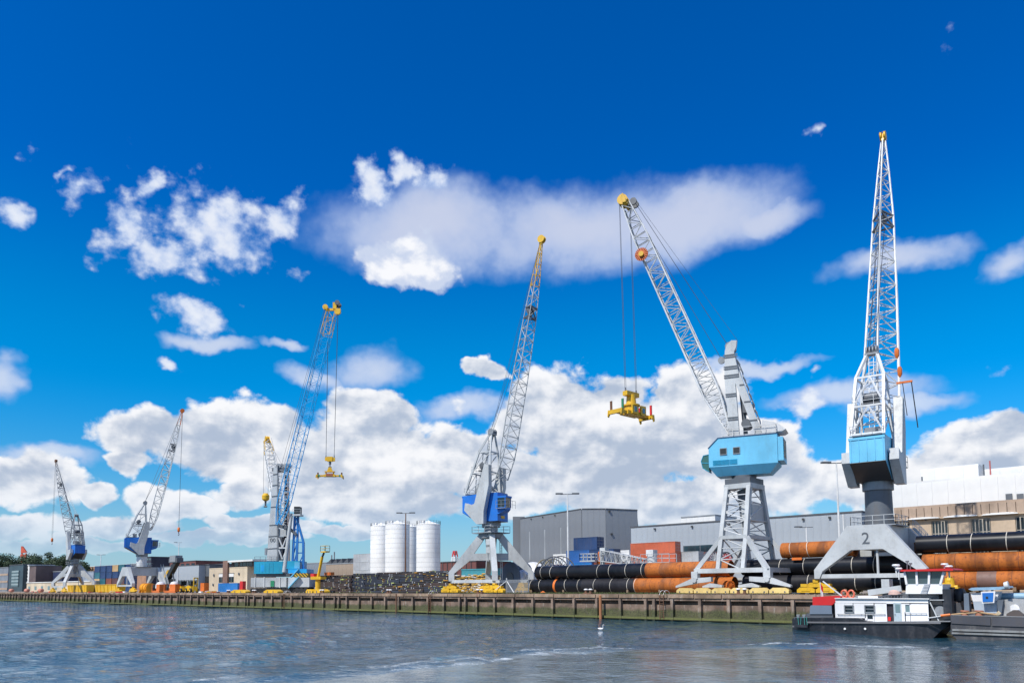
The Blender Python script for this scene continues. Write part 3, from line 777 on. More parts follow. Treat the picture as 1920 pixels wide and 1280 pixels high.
# parked hook with its ropes beside the tall white crane's jib
m = MB(T6)
m.beam((2.3, -2.0, 11.9), (2.3, -3.6, 11.9), .22); part('hook_arm', m, orange, c6)
m = MB(T6); m.tube((2.3, -2.6, 11.9), (2.3, -2.9, 8.1), .045, .045, 6); m.tube((2.3, -3.5, 11.8), (2.3, -3.9, 6.6), .06, .06, 6); part('parked_rope', m, black, c6)
for q_ in ((2.5, -2.15, 16.0), (2.5, -2.35, 13.8)):
    m = MB(T6); m.loft([(q_, .14), ((q_[0], q_[1], q_[2] - .3), .26), ((q_[0], q_[1], q_[2] - .9), .24), ((q_[0], q_[1], q_[2] - 1.2), .1)], 8); part('hook_block', m, orange, c6)
# ---------------------------------------------------------------- tower crane with the light blue house
def jib_for(base, pivf, pivz, px, py, lat):
    "shortest jib (in steps) whose slewed direction has the wanted sideways component"
    best = None
    for L in np.arange(24, 60, .25):
        d = ray(px, py).normalized(); f, pv, tip = solve_jib(base, pivf, pivz, px, py, float(L), True)
        if abs((tip - pv).length - L) > .05: continue
        e = abs(f.dot(E1) - lat)
        if best is None or e < best[0]: best = (e, float(L), f, pv, tip)
    return best[1:]
T0 = Vector((-42.5, 7.5, DECK))
c5 = thing('harbour_crane', T0, 'grey tower crane with light blue house, long jib leaning left over the pipes', 'crane', 'harbour cranes along the quay')
bx_, by_, ux, uy, tx, ty = 4.65, 4.4, 1.6, 3.3, 1.45, 1.7; zb, zu, zt5 = 2.85, 6.9, 13.2
def corner(sx, sy, lv):
    return Vector({'b': (sx * bx_, sy * by_, zb), 'u': (sx * ux, sy * uy, zu), 't': (sx * tx, sy * ty, zt5), 'f': (sx * ux, sy * by_, zb)}[lv])
for sx in (-1, 1):
    for sy in (-1, 1):
        m = MB(); m.beam(corner(sx, sy, 'u') - Vector((0, 0, .2)), corner(sx, sy, 't'), .62, .5); part('tower_leg', m, pale, c5)
        m = MB(); m.beam(corner(sx, sy, 'b'), corner(sx, sy, 'u'), .5, .5); part('portal_brace', m, pale, c5)
        m = MB(); m.beam(corner(sx, sy, 'f'), corner(sx, sy, 'u'), .5, .45); part('portal_post', m, pale, c5)
        x0, y0 = sx * bx_, sy * by_
        m = MB(); m.bx(x0 - .42, x0 + .42, y0 - .38, y0 + .38, 1.9, zb - .05); m.tube((x0, y0 - .5, 1.75), (x0, y0 + .5, 1.75), .32, .32, 16); part('leg_foot', m, pale, c5)
        m = MB(); m.prism([(x0 + sx * 2.7, .82), (x0 + sx * 2.7, 1.05), (x0 + sx * .4, 1.95), (x0 - sx * 2.2, 2.1), (x0 - sx * 2.2, 1.55), (x0 - sx * .2, 1.35)], (0, y0, 0), (1, 0, 0), (0, 0, 1), (0, .55, 0)); part('equaliser_beam', m, pale, c5)
        m = MB(); m.prism([(x0 - sx * 1.0, .84), (x0 - sx * 1.0, 1.0), (x0 - sx * 2.0, 1.35), (x0 - sx * 3.6, 1.1), (x0 - sx * 3.6, .84)], (0, y0, 0), (1, 0, 0), (0, 0, 1), (0, .5, 0)); part('rocker_beam', m, pale, c5)
for sy in (-1, 1):
    m = MB(); m.beam((-bx_, sy * by_, zb), (bx_, sy * by_, zb), .5, .55); part('ring_beam', m, pale, c5)
    m = MB(); m.beam((-ux, sy * uy, zu), (ux, sy * uy, zu), .55, .45); part('ring_beam', m, pale, c5)
    for i in range(6):
        xx = -bx_ - 2.6 + (2 * bx_ + 5.2) * (i + .5) / 6
        m = MB(); w = 1.14
        m.prism([(xx - w, .15), (xx - w, .50), (xx - w * .62, .78), (xx + w * .62, .78), (xx + w, .50), (xx + w, .15)], (0, sy * by_, 0), (1, 0, 0), (0, 0, 1), (0, .8, 0))
        o = part('bogie', m, cream_y, c5)
        for s in (-.6, .6): m = MB(); m.tube((xx + s * w, sy * by_ - .42, .3), (xx + s * w, sy * by_ - .40, .3), .10, .10, 10); part('axle_cap', m, greyd, o)
for sx in (-1, 1):
    m = MB(); m.beam((sx * bx_, -by_, zb), (sx * bx_, by_, zb), .5, .55); part('ring_beam', m, pale, c5)
    m = MB(); m.beam((sx * ux, -uy, zu), (sx * ux, uy, zu), .5, .45); part('ring_beam', m, pale, c5)
def X_braces(a0, b0, a1, b1, n, r, mat, nm='brace'):
    "zig-zag bars between two legs a0-a1 and b0-b1"
    for i in range(n):
        p0, p1 = a0.lerp(a1, i / n), a0.lerp(a1, (i + 1) / n); q0, q1 = b0.lerp(b1, i / n), b0.lerp(b1, (i + 1) / n)
        strut(nm, p1, q1, r, mat, c5)
        strut(nm, *((p0, q1) if i % 2 else (q0, p1)), r, mat, c5)
for sy in (-1, 1): X_braces(corner(-1, sy, 'u'), corner(1, sy, 'u'), corner(-1, sy, 't'), corner(1, sy, 't'), 6, .065, palew); X_braces(corner(-1, sy, 'f'), corner(1, sy, 'f'), corner(-1, sy, 'u'), corner(1, sy, 'u'), 3, .08, pale)
for sx in (-1, 1): X_braces(corner(sx, -1, 'u'), corner(sx, 1, 'u'), corner(sx, -1, 't'), corner(sx, 1, 't'), 3, .07, palew); X_braces(corner(sx, -1, 'f'), corner(sx, 1, 'f'), corner(sx, -1, 'u'), corner(sx, 1, 'u'), 1, .08, palew)
m = MB(); m.bx(-1.75, 1.75, -2.0, 2.0, zt5 - .25, zt5 + .35); part('tower_head', m, pale, c5)
m = MB(); m.bx(-1.65, 1.65, -1.9, 1.9, zt5 + .36, zt5 + 1.05); m.tube((0, 0, zt5 + 1.05), (0, 0, zt5 + 1.45), 1.5, 1.5, 24); part('slewing_ring', m, greyd, c5)
m = MB(); m.tube((0, 0, zu + 1.2), (0, 0, zt5), .35, .9, 14); part('cable_duct', m, greyd, c5)
m = MB(); m.bx(.1, 1.5, -1.2, 2.0, 9.0, 11.0); part('switch_room', m, pale, c5)
for i in range(5): m = MB(); m.box((-.2, -2.2 + i * .9, 8.0 + i * .9), (.5, 1.1, .06)); part('stair_flight', m, pale, c5)
zr5 = zt5 + 1.45
L5, f5, pv5, tip5 = jib_for(Vector((T0.x, T0.y, 0)), 1.4, DECK + zr5 + 5.3, 1176, 386, -.90)
TM = Matrix.Translation((0, 0, zr5)) @ Matrix.Rotation(math.atan2(f5.y, f5.x), 4, 'Z')
m = MB(TM); m.prism([(-4.3, 1.15), (-4.3, 4.7), (2.7, 4.7), (3.9, 3.5), (3.9, 1.15)], (0, 0, 0), (1, 0, 0), (0, 0, 1), (0, 4.0, 0))
m.add([(-4.3, -2, 1.15), (3.9, -2, 1.15), (3.9, 2, 1.15), (-4.3, 2, 1.15), (-3.3, -1.3, .02), (3.1, -1.3, .02), (3.1, 1.3, .02), (-3.3, 1.3, .02)], [(0, 1, 5, 4), (1, 2, 6, 5), (2, 3, 7, 6), (3, 0, 4, 7), (4, 5, 6, 7)])
h5 = part('machine_house', m, cyan, c5)
m = MB(TM); m.prism([(-4.36, 4.71), (-4.36, 4.80), (2.74, 4.80), (4.0, 3.56), (3.95, 3.5), (2.7, 4.71)], (0, 0, 0), (1, 0, 0), (0, 0, 1), (0, 4.14, 0)); part('roof_edge', m, paint('dark blue trim', (.02, .09, .20), .5), h5)
for xx in (-2.6, -.4, 1.6): m = MB(TM); m.bx(xx - .025, xx + .025, 2.0, 2.015, 1.2, 4.65); part('panel_joint', m, cyan, h5)
for xx in (2.1, .5):
    m = MB(TM); m.bx(xx - .36, xx + .36, 2.0, 2.05, 2.65, 3.35); o = part('window', m, glass, h5); m = MB(TM)
    m.bx(xx - .42, xx + .42, 2.0, 2.09, 3.35, 3.43); m.bx(xx - .42, xx + .42, 2.0, 2.09, 2.57, 2.65); m.bx(xx - .42, xx - .36, 2.0, 2.09, 2.65, 3.35); m.bx(xx + .36, xx + .42, 2.0, 2.09, 2.65, 3.35); part('frame', m, midg, o)
for xx, w in ((2.4, 1.0), (.9, .45)):
    m = MB(TM)
    for i in range(6): m.bx(xx - w, xx + w, 2.0, 2.06, 1.35 + i * .11, 1.40 + i * .11)
    part('vent_grille', m, cyan2, h5)
m = MB(TM); m.prism([(3.92, .6), (4.7, 1.1), (4.9, 2.0), (4.6, 2.7), (3.92, 2.8)], (0, 1.1, 0), (1, 0, 0), (0, 0, 1), (0, 1.5, 0)); cb5 = part('operator_cab', m, paint('green tinted glass', (.03, .13, .12), .15), c5)
m = MB(TM)
for a, b in (((3.92, .6), (4.7, 1.1)), ((4.7, 1.1), (4.9, 2.0)), ((4.9, 2.0), (4.6, 2.7)), ((4.6, 2.7), (3.92, 2.8)), ((3.95, 1.7), (4.86, 1.8))):
    for yy in (.33, 1.87): m.beam((a[0], yy, a[1]), (b[0], yy, b[1]), .07)
part('cab_frame', m, cyan2, cb5)
m = MB(TM); m.bx(-4.95, -4.32, -1.9, 1.9, 1.4, 4.3); o = part('radiator_housing', m, cyan, c5)
m = MB(TM)
for i in range(15): m.bx(-5.0, -4.95, -1.2, 1.4, 1.9 + i * .155, 1.98 + i * .155)
part('radiator_grille', m, paint('beige grille', (.52, .45, .33), .6, dirt=.4), o)
m = MB(TM)
for i in range(8): m.bx(-5.03, -4.96, 1.5, 1.9, 1.6 + i * .33, 1.64 + i * .33)
part('rung', m, cyan2, o)['kind'] = 'stuff'
m = MB(TM); m.bx(-4.2, 2.3, -1.7, 1.7, 4.82, 5.0); o = part('mast_bed', m, pale, c5)
m = MB(TM); railing(m, [(2.2, 1.9, 4.8), (-4.2, 1.9, 4.8), (-4.2, -1.9, 4.8)], h=1.1, r=.03); part('railing', m, palew, o)
# mast: two plated side frames joined by bars
m = MB(TM)
for a, b, w_ in (((.75, 4.85), (1.05, 12.2), .42), ((1.05, 12.2), (1.15, 15.8), .5), ((-2.2, 4.85), (.15, 12.6), .34), ((.15, 12.6), (.9, 15.9), .34), ((1.1, 15.6), (1.5, 17.0), .6)): m.beam((a[0], -1.35, a[1]), (b[0], -1.35, b[1]), w_)
part('rear_mast_frame', m, pale, c5)
for sy in (1,):
    yy = sy * 1.35; m = MB(TM); w = (0, .5, 0)
    m.prism([(1.35, 4.85), (.15, 4.85), (.45, 11.6), (1.75, 12.4)], (0, yy, 0), (1, 0, 0), (0, 0, 1), w)
    m.prism([(.45, 11.6), (-.02, 12.3), (.08, 13.2), (.5, 15.6), (1.6, 15.8), (1.75, 12.4)], (0, yy, 0), (1, 0, 0), (0, 0, 1), w)
    m.prism([(.5, 15.6), (.2, 16.2), (.1, 17.0), (.75, 17.1), (1.35, 16.6), (1.6, 15.8)], (0, yy, 0), (1, 0, 0), (0, 0, 1), w)
    m.prism([(-1.75, 4.85), (-2.6, 4.85), (-.02, 13.2), (-.02, 12.3), (.45, 11.6), (.32, 11.2)], (0, yy, 0), (1, 0, 0), (0, 0, 1), w)
    fr = part('mast_frame', m, pale if sy > 0 else midg, c5)
    for z_ in (6.9, 9.9, 12.3, 13.4, 14.9):
        for dz_ in (0, .28):
            z2 = z_ + dz_; xa = .15 + .3 * min(1, (z2 - 4.85) / 6.8) - .03; xb = 1.38 + .4 * min(1, (z2 - 4.85) / 7.5) + .02
            if z2 > 12.1: xa = -.05 + .04 * (z2 - 12)
            m = MB(TM); m.bx(xa, xb, yy + .25, yy + .31, z2, z2 + .15); part('stiffener', m, greyd, fr)
    for z_ in (6.6, 9.0, 11.2):
        f_ = (z_ - 4.85) / 7; m = MB(TM); m.bx(-2.55 + 2.1 * f_, -1.5 + 1.6 * f_, yy + .25, yy + .31, z_, z_ + .14); part('stiffener', m, greyd, fr)
a0, b0 = TM @ Vector((-2.65, 1.1, 4.9)), TM @ Vector((-2.65, -1.1, 4.9)); a1, b1 = TM @ Vector((.2, 1.1, 14.6)), TM @ Vector((.2, -1.1, 14.6)); X_braces(a0, b0, a1, b1, 9, .085, pale)
a0, b0 = TM @ Vector((.75, 1.1, 5.5)), TM @ Vector((.75, -1.1, 5.5)); a1, b1 = TM @ Vector((1.1, 1.1, 15.0)), TM @ Vector((1.1, -1.1, 15.0)); X_braces(a0, b0, a1, b1, 7, .08, midg)
m = MB(TM); m.bx(-1.5, -.2, -.8, .8, 7.9, 8.9); m.tube((-.6, -.9, 6.5), (-.6, .9, 6.5), .6, .6, 16); m.beam((-.4, 0, 5), (0, 0, 11.5), .5); part('luffing_gear', m, greyd, c5)['kind'] = 'stuff'
m = MB(TM); m.prism([(-2.6, 6.6), (-4.3, 6.1), (-5.3, 5.25), (-4.9, 5.02), (-2.4, 5.02)], (0, 0, 0), (1, 0, 0), (0, 0, 1), (0, 3.2, 0)); part('counterweight', m, palew, c5)
m = MB(TM)
for s in (-.9, -.3, .3, .9): sheave(m, (1.1, s, 16.6), (0, 1, 0), .55, .1)
sheave(m, (2.15, .9, 14.9), (0, 1, 0), .45, .12); part('sheave_block', m, midg, c5)
pl, tl = pv5 - T0, tip5 - T0; sd5 = Vector((-f5.y, f5.x, 0)); ax5 = (tl - pl).normalized(); up5 = sd5.cross(ax5).normalized(); up5 = up5 if up5.z > 0 else -up5
j5, st5 = lattice('jib', c5, pl, tl, sd5, [(0, 1.15, .18), (.16, 1.2, 1.05), (.85, 1.15, .95), (1, .8, .55)], 26, palew, .135, .055, four=True, brace_mat=pale)
m = MB()
for s in (-.55, 0, .55): sheave(m, tl + ax5 * .9 + sd5 * s - up5 * .2, sd5, .72, .16)
m.beam(tl - ax5 * .2, tl + ax5 * 1.5, 1.9, .5, up=up5); m.beam(tl + ax5 * .3 - sd5 * 1.2, tl + ax5 * .3 + sd5 * 1.2, .5); part('jib_head', m, yellow, c5)
m = MB()
for s in (-.5, .5): sheave(m, tl - ax5 * .2 + up5 * 1.0 + sd5 * s, sd5, .5, .12); m.beam(tl - ax5 * .4 + sd5 * s, tl - ax5 * .1 + up5 * 1.2 + sd5 * s, .2)
part('guy_sheave', m, greyd, c5)
fr_ = 0.765; near = sd5 if sd5.dot(E2) < 0 else -sd5; rc = pl.lerp(tl, fr_) + near * 1.75 - up5 * .75
m = MB()
m.loft([(rc - near * .12, .34), (rc + near * .28, .34)], 16); ro = part('cable_reel', m, yellow, c5)
ua, ub = near.cross(Vector((0, 0, 1))).normalized(), None; ub = ua.cross(near)
for i in range(18):
    a = 2 * math.pi * i / 18; d_ = ua * math.cos(a) + ub * math.sin(a)
    m = MB(); m.beam(rc + d_ * .32, rc + d_ * .86, .12, .10, up=near); part('spoke', m, orange, ro)
m = MB(); ringp = [rc + (ua * math.cos(a) + ub * math.sin(a)) * .86 for a in np.linspace(0, 2 * math.pi, 25)]
for a, b in zip(ringp, ringp[1:]): m.beam(a, b, .08)
m.tube(rc - near * .15, rc - near * .06, .8, .8, 24); part('rim', m, paint('red oxide', (.42, .06, .03), .5), ro)
m = MB(); mt = TM @ Vector((1.4, 0, 16.9))
for s in (-.9, -.5, .5, .9): m.tube(tl + up5 * 1.1 + sd5 * s * .6, mt + sd5 * s, .028, .028, 4, caps=False)
for s in (-.3, .3): m.tube(tl + up5 * .4 + sd5 * s, TM @ Vector((2.1, s, 14.9)), .022, .022, 4, caps=False)
for s in (0.1,): m.tube(tl + up5 * 1.3 + sd5 * s, TM @ Vector((.2, 0, 17.4)), .018, .018, 4, caps=False)
part('luffing_rope', m, ropem, c5)

def spreader(label, at, rz, sc, ropes_to, upper='block', flaps=True, tilt=0.0):
    "container spreader hanging from a crane; at = top of the head block"
    t = thing('container_spreader', at - Vector((0, 0, 3.4 * sc)), label, 'spreader'); t.rotation_euler = (tilt, 0, rz)
    B = lambda *a: [v * sc for v in a]
    m = MB(); m.bx(*B(-1.6, 1.6, -.75, .75, 0, .5)); m.bx(*B(-3.1, 3.1, -.55, -.15, .05, .42)); m.bx(*B(-3.1, 3.1, .15, .55, .05, .42)); main = part('main_beam', m, yellow, t)
    for s in (-1, 1):
        m = MB(); m.bx(*B(s * 3.1, s * 3.1 + s * .38, -1.2, 1.2, -.12, .42)); part('end_beam', m, yellow, t)
        for yy in (-1.15, 1.15):
            m = MB(); m.prism([(s * 3.0 * sc, .4 * sc), (s * 3.5 * sc, .45 * sc), (s * 3.62 * sc, -.4 * sc), (s * 3.4 * sc, -.55 * sc), (s * 3.2 * sc, -.1 * sc)], (0, yy * sc, 0), (1, 0, 0), (0, 0, 1), (0, .16 * sc, 0)); part('corner_guide', m, yellow, t)
        col = (green, red, orange, blue)
        if flaps:
            for k_, yy in enumerate((-1.0, 1.0)):
                m = MB(); m.bx(*B(s * 3.05 - .07, s * 3.05 + .07, yy - .16, yy + .16, .42, 1.75)); part('raised_flipper', m, (green if s < 0 else red) if k_ == 0 else (rust if s < 0 else red), t)
        else:
            m = MB(); m.bx(*B(s * 2.55, s * 3.08, -.58, .58, .0, .46)); part('green_band', m, green, t)
            m = MB(); m.box(B(s * 3.2, 0, .8), B(.35, .5, .7)); part('flipper_motor', m, rust, t)
    if upper == 'block':
        m = MB(); m.tube((0, 0, .5 * sc), (0, 0, 1.3 * sc), 1.0 * sc, 1.0 * sc, 20); m.tube((0, 0, 1.3 * sc), (0, 0, 1.5 * sc), 1.2 * sc, 1.2 * sc, 20); part('rotator', m, yellow, t)
        m = MB(); m.tube((0, 0, 1.5 * sc), (0, 0, 2.9 * sc), .72 * sc, .6 * sc, 16); m.bx(*B(-1.3, 1.3, -.4, .4, 2.7, 3.3)); part('head_block', m, yellow, t)
        m = MB(); m.bx(*B(.9, 2.0, -.98, -.78, .1, 1.4)); m.bx(*B(-.9, .3, -.95, -.76, .15, 1.3)); o = part('service_frame', m, yellow, t)
        for xx in (-.3, 1.45): m = MB(); m.bx(*B(xx - .26, xx + .26, -1.02, -.97, .4, 1.1)); part('window', m, glassl, o)
        ends = [Vector((s * 1.15 * sc, 0, 3.2 * sc)) for s in (-1, 1)]
    else:
        m = MB(); m.prism([(-.75 * sc, 1.5 * sc), (-.35 * sc, 2.6 * sc), (.35 * sc, 2.6 * sc), (.75 * sc, 1.5 * sc)], (0, 0, 0), (1, 0, 0), (0, 0, 1), (0, .5 * sc, 0)); m.bx(*B(-1.35, 1.35, -.45, .45, 1.25, 1.5)); part('lifting_frame', m, yellow, t)
        for s in (-1, 1): m = MB(); m.prism([(s * 1.25 * sc, .5 * sc), (s * .75 * sc, .5 * sc), (s * .9 * sc, 1.25 * sc), (s * 1.15 * sc, 1.25 * sc)], (0, 0, 0), (1, 0, 0), (0, 0, 1), (0, .3 * sc, 0)); part('hanger', m, yellow, t)
        m = MB(); m.bx(*B(-.9, .9, -.82, -.55, .1, .8)); part('hydraulic_pack', m, paint('reddish brown machinery', (.34, .11, .06), .6, dirt=.4), t)
        m = MB(); m.tube((0, 0, 2.6 * sc), (0, 0, 3.4 * sc), .15 * sc, .15 * sc, 8); m.tube((-.42 * sc, 0, 2.7 * sc), (.42 * sc, 0, 2.7 * sc), .16 * sc, .16 * sc, 8); m.tube((0, 0, 3.4 * sc), (0, 0, 4.2 * sc), .34 * sc, .34 * sc, 10); part('hook', m, greyd, t)
        m = MB(); m.box(B(0, 0, 4.85), B(1.5, .9, 1.3)); m.box(B(-1.05, 0, 4.9), B(.55, .6, 1.0)); m.box(B(1.05, 0, 4.75), B(.55, .6, 1.0)); part('hook_block', m, yellow, t)
        ends = [Vector((s * 1.1 * sc, 0, 5.35 * sc)) for s in (-1, 1)]
    m = MB(); mw = Matrix.Translation(t.location) @ Matrix.Rotation(rz, 4, 'Z')
    mi = mw.inverted()
    for k_, e in enumerate(ends):
        for dy_ in ropes_to[1]: m.tube(e + Vector((0, dy_ * .4, 0)), mi @ (ropes_to[0][k_] + E2 * dy_), .032, .032, 4, caps=False)
        m.tube(e - Vector((0, 0, .1)), e + Vector((0, 0, .55)), .16 * sc, .07 * sc, 8)
    part('hoist_rope', m, ropem, t)
    return t
w = tip5 + ax5 * 1.0 - Vector((0, 0, .3)); ht = Vector((w.x, w.y, z_at(w, 734)))
spreader('yellow container spreader with raised red and green flaps hanging from the long left-leaning jib', ht + E1 * .35, YAW + R(42), .98, ([w - E1 * .7, w + E1 * .75], (-.25, .25)))

# ---------------------------------------------------------------- grey mast crane and the blue boom crane
CB = Vector((X(530, 9.0), 9.0, DECK))
def LP(px, py, dy=0.0):
    "local point (right, away, up) of the pair of cranes in the plane facing the boat, dy metres beyond their centre"
    d = ray(px, py); o = CAM - (CB + E2 * dy); s = -o.dot(E2) / d.dot(E2); w = CAM + d * s - CB
    return Vector((w.dot(E1), w.dot(E2), w.z))
c3 = thing('harbour_crane', CB, 'grey plated mast crane on a turquoise house, beside the blue boom', 'crane', 'harbour cranes along the quay', rz=YAW)
def plate(mb, pts, dy, th):
    v = [LP(px, py, dy) for px, py in pts]; n = len(v); A = [q_ - Vector((0, th / 2, 0)) for q_ in v]; B = [q_ + Vector((0, th / 2, 0)) for q_ in v]
    mb.add(A + B, [tuple(range(n)), tuple(reversed(range(n, 2 * n)))] + [(i, i + n, (i + 1) % n + n, (i + 1) % n) for i in range(n)])
def lb(mb, px0, px1, py0, py1, dy0, dy1):
    a, b = LP(px0, py1, dy0), LP(px1, py0, dy0); mb.bx(a.x, b.x, dy0, dy1, a.z, b.z)
m = MB(); lb(m, 470, 537, 1082, 1100, -2.6, 2.6); cs_ = part('chassis', m, pale, c3)
for i, px in enumerate(np.linspace(474, 532, 9)):
    a = LP(px, 1105, -2.7); m = MB(); m.tube((a.x, -2.95, .55), (a.x, -2.45, .55), .52, .52, 14); part('wheel', m, rubber, c3)
m = MB(); lb(m, 500, 535, 1100, 1106, -2.2, 2.2); part('underframe', m, greyd, c3)
m = MB(); lb(m, 507, 514, 1088, 1099, -2.75, -2.62); part('door', m, green, cs_)
for px in (478, 495, 524): m = MB(); lb(m, px - 1, px + 1, 1081, 1101, -2.72, -2.62); part('panel_post', m, palew, cs_)
m = MB(); lb(m, 476, 530, 1052, 1075, -2.4, 2.6); hs = part('machine_house', m, cyan2, c3)
m = MB(); lb(m, 480, 545, 1074.9, 1080.5, -1.8, 2.0); part('slewing_platform', m, greyd, c3)
for px in (486, 492, 498, 505, 512): m = MB(); lb(m, px - .3, px + .3, 1055, 1073, -2.44, -2.4); part('panel_rib', m, cyan2, hs)
m = MB(); lb(m, 489, 495, 1059, 1071, -2.43, -2.40); part('door', m, boomb, hs)
a, b = LP(477, 1052, -2.4), LP(529, 1052, -2.4); m = MB(); railing(m, [(a.x, -2.3, a.z), (b.x, -2.3, a.z), (b.x, 2.3, a.z)], r=.04); part('railing', m, greyd, hs)
m = MB(); plate(m, [(500.5, 1052), (520, 1052), (520, 876), (513.5, 876)], -1.5, .5); mf = part('mast_frame', m, pale, c3)
m = MB(); plate(m, [(500.5, 1052), (520, 1052), (520, 876), (513.5, 876)], 1.6, .5); part('mast_frame', m, midg, c3)
m = MB(); plate(m, [(520.5, 1052), (522.5, 1052), (521.5, 872), (520.2, 872)], -1.5, .5); part('mast_post', m, midg, c3)
m = MB(); plate(m, [(539, 1052), (543.5, 1052), (541.5, 884), (539, 884)], -1.5, .5); part('mast_post', m, paint('brownish grey paint', (.30, .24, .22), .6), c3)
m = MB(); plate(m, [(539, 1052), (543.5, 1052), (541.5, 884), (539, 884)], 1.6, .5); part('mast_post', m, midg, c3)
m = MB(); plate(m, [(532, 1050), (538.5, 1050), (538.5, 890), (534, 890)], 1.2, .3); plate(m, [(522.5, 1050), (532, 1050), (532, 1006), (522.5, 1006)], 1.2, .3); part('inner_panel', m, paint('near black navy', (.012, .018, .035), .5), c3)
m = MB(); plate(m, [(520.5, 1005), (541, 1005), (541, 994), (520.5, 990)], -1.2, .4); part('cross_panel', m, pale, c3)
for py in (889, 909.5, 930, 950, 984, 1005, 1028):
    f_ = (1052 - py) / 176; m = MB(); plate(m, [(500.5 + 13 * f_ - .5, py + 1), (520, py - .2), (520, py - 1.6), (500.5 + 13 * f_ - .5, py - .4)], -1.79, .07); part('stiffener', m, greyd, mf)
cs3 = []
for i in range(17):
    py = 985 - i * 6.2; a, b = LP(522.5, py, -1.4), LP(539, py, -1.4); strut('brace', a, b, .06, pale, c3)
    c_ = LP(539 if i % 2 else 522.5, py - 6.2, -1.4); strut('brace', a if i % 2 else b, c_, .06, pale, c3)
for (p0, p1) in (((523, 1008), (530, 1026)), ((537, 1008), (530, 1026)), ((523, 1027), (538, 1027)), ((523, 1030), (530, 1049)), ((537, 1030), (530, 1049))):
    strut('brace', LP(*p0, -1.6), LP(*p1, -1.6), .17, palew, c3)
m = MB(); a = LP(524.5, 1050, -1.3); b = LP(525.5, 884, -1.3)
for s in (-.28, .28): m.beam(a + Vector((s, 0, 0)), b + Vector((s, 0, 0)), .05)
for i in range(40): q_ = a.lerp(b, i / 40); m.beam(q_ - Vector((.28, 0, 0)), q_ + Vector((.28, 0, 0)), .04)
part('ladder', m, pale, c3)
m = MB(); plate(m, [(513, 884), (542, 884), (541, 878), (514, 878)], 0, 2.6); ca = part('mast_cap', m, greyd, c3)
for px, dy_ in ((522.5, -1.2), (528.5, .6), (537, -1.0), (542, .8)):
    m = MB(); c_ = LP(px, 873.5, dy_); sheave(m, c_, (.3, 1, 0), .62, .14); part('sheave', m, midg, ca)
    m = MB(); m.tube(c_ - Vector((.05, .2, 0)), c_ + Vector((.05, .2, 0)), .16, .16, 10); part('hub', m, greyd, ca)
m = MB(); lb(m, 496, 500, 1027, 1040, -1, .2); part('ballast_box', m, midg, c3)
for txt, px, py, sz in (('00', 511.3, 1015.5, 1.25),):
    cu = bpy.data.curves.new('mast_number', 'FONT'); cu.body = txt; cu.size = sz; cu.extrude = .01; cu.align_x = 'CENTER'; cu.materials.append(greyd)
    o = text_mesh('number', cu, mf, LP(px, py, -1.79), (R(90), 0, 0))
# back jib of the mast crane, slewed away from the boat
f3, pv3, tip3 = solve_jib(Vector((CB.x, CB.y, 0)), 2.2, DECK + 16.0, 500.5, 826, 31.0, True)
t3l = lambda w_: Vector(((w_ - CB).dot(E1), (w_ - CB).dot(E2), w_.z - CB.z))
pA, pB = t3l(pv3), t3l(tip3); h_ = (pB - pA); sdv = Vector((-h_.y, h_.x, 0)).normalized()
lattice('jib', c3, pA, pB, sdv, [(0, 1.1, .2), (.2, 1.15, .9), (.88, 1.0, .8), (1, .6, .5)], 18, palew, .12, .07, four=True, split=False, tipmat=yellow, tip_t=.86)
m = MB(); axv = h_.normalized()
for s in (-.4, .2): sheave(m, pB + axv * .5 + sdv * s, sdv, .95, .2)
m.beam(pB - axv * .6 - sdv * .9, pB - axv * .6 + sdv * .9, .5); part('jib_head', m, yellow, c3)
ze = t3l(Vector((tip3.x, tip3.y, z_at(tip3, 928)))).z; m = MB()
for s in (-.8, .8): m.tube(pB + Vector((s, 0, 0)), Vector((pB.x + s * .7, pB.y, ze)), .035, .035, 4, caps=False)
for s in (-.5, .5): m.tube(pB + Vector((.6, 0, .8)) + sdv * s, LP(525 + s * 8, 872, 0), .03, .03, 4, caps=False)
part('hoist_rope', m, ropem, c3)
m = MB(); m.loft([((pB.x, pB.y, ze + .5), .5), ((pB.x, pB.y, ze - .1), .95), ((pB.x, pB.y, ze - 1.1), .9), ((pB.x, pB.y, ze - 1.5), .35)], 12); hb_ = part('hook_block', m, yellow, c3)
m = MB(); m.tube((pB.x, pB.y, ze - 1.5), (pB.x, pB.y, ze - 2.9), .28, .2, 8); m.tube((pB.x - .4, pB.y, ze - 2.9), (pB.x + .4, pB.y, ze - 2.9), .22, .22, 8); part('hook', m, greyd, hb_)

c3b = thing('harbour_crane', CB, 'mobile crane with long bright blue lattice boom and yellow boom head', 'crane', 'harbour cranes along the quay', rz=YAW)
m = MB(); lb(m, 540, 580, 1082, 1100, -5.0, 1.0); cs_ = part('chassis', m, pale, c3b)
m = MB(); lb(m, 536, 578, 1099.9, 1106, -4.5, .5); part('underframe', m, black, c3b)
for px in (541, 549, 557, 565, 573): a = LP(px, 1105, -5); m = MB(); m.tube((a.x, -5.25, .55), (a.x, -4.75, .55), .52, .52, 14); part('wheel', m, rubber, c3b)
hz = bpy.data.materials.new('hazard stripes'); hz.use_nodes = True; t_ = hz.node_tree; w_ = t_.nodes.new('ShaderNodeTexWave'); w_.wave_type = 'BANDS'; w_.bands_direction = 'DIAGONAL'; w_.inputs['Scale'].default_value = .9
cr_ = t_.nodes.new('ShaderNodeValToRGB'); cr_.color_ramp.interpolation = 'CONSTANT'; cr_.color_ramp.elements[0].color = (.03, .03, .03, 1); cr_.color_ramp.elements[1].color = (.66, .42, .02, 1); cr_.color_ramp.elements[1].position = .5
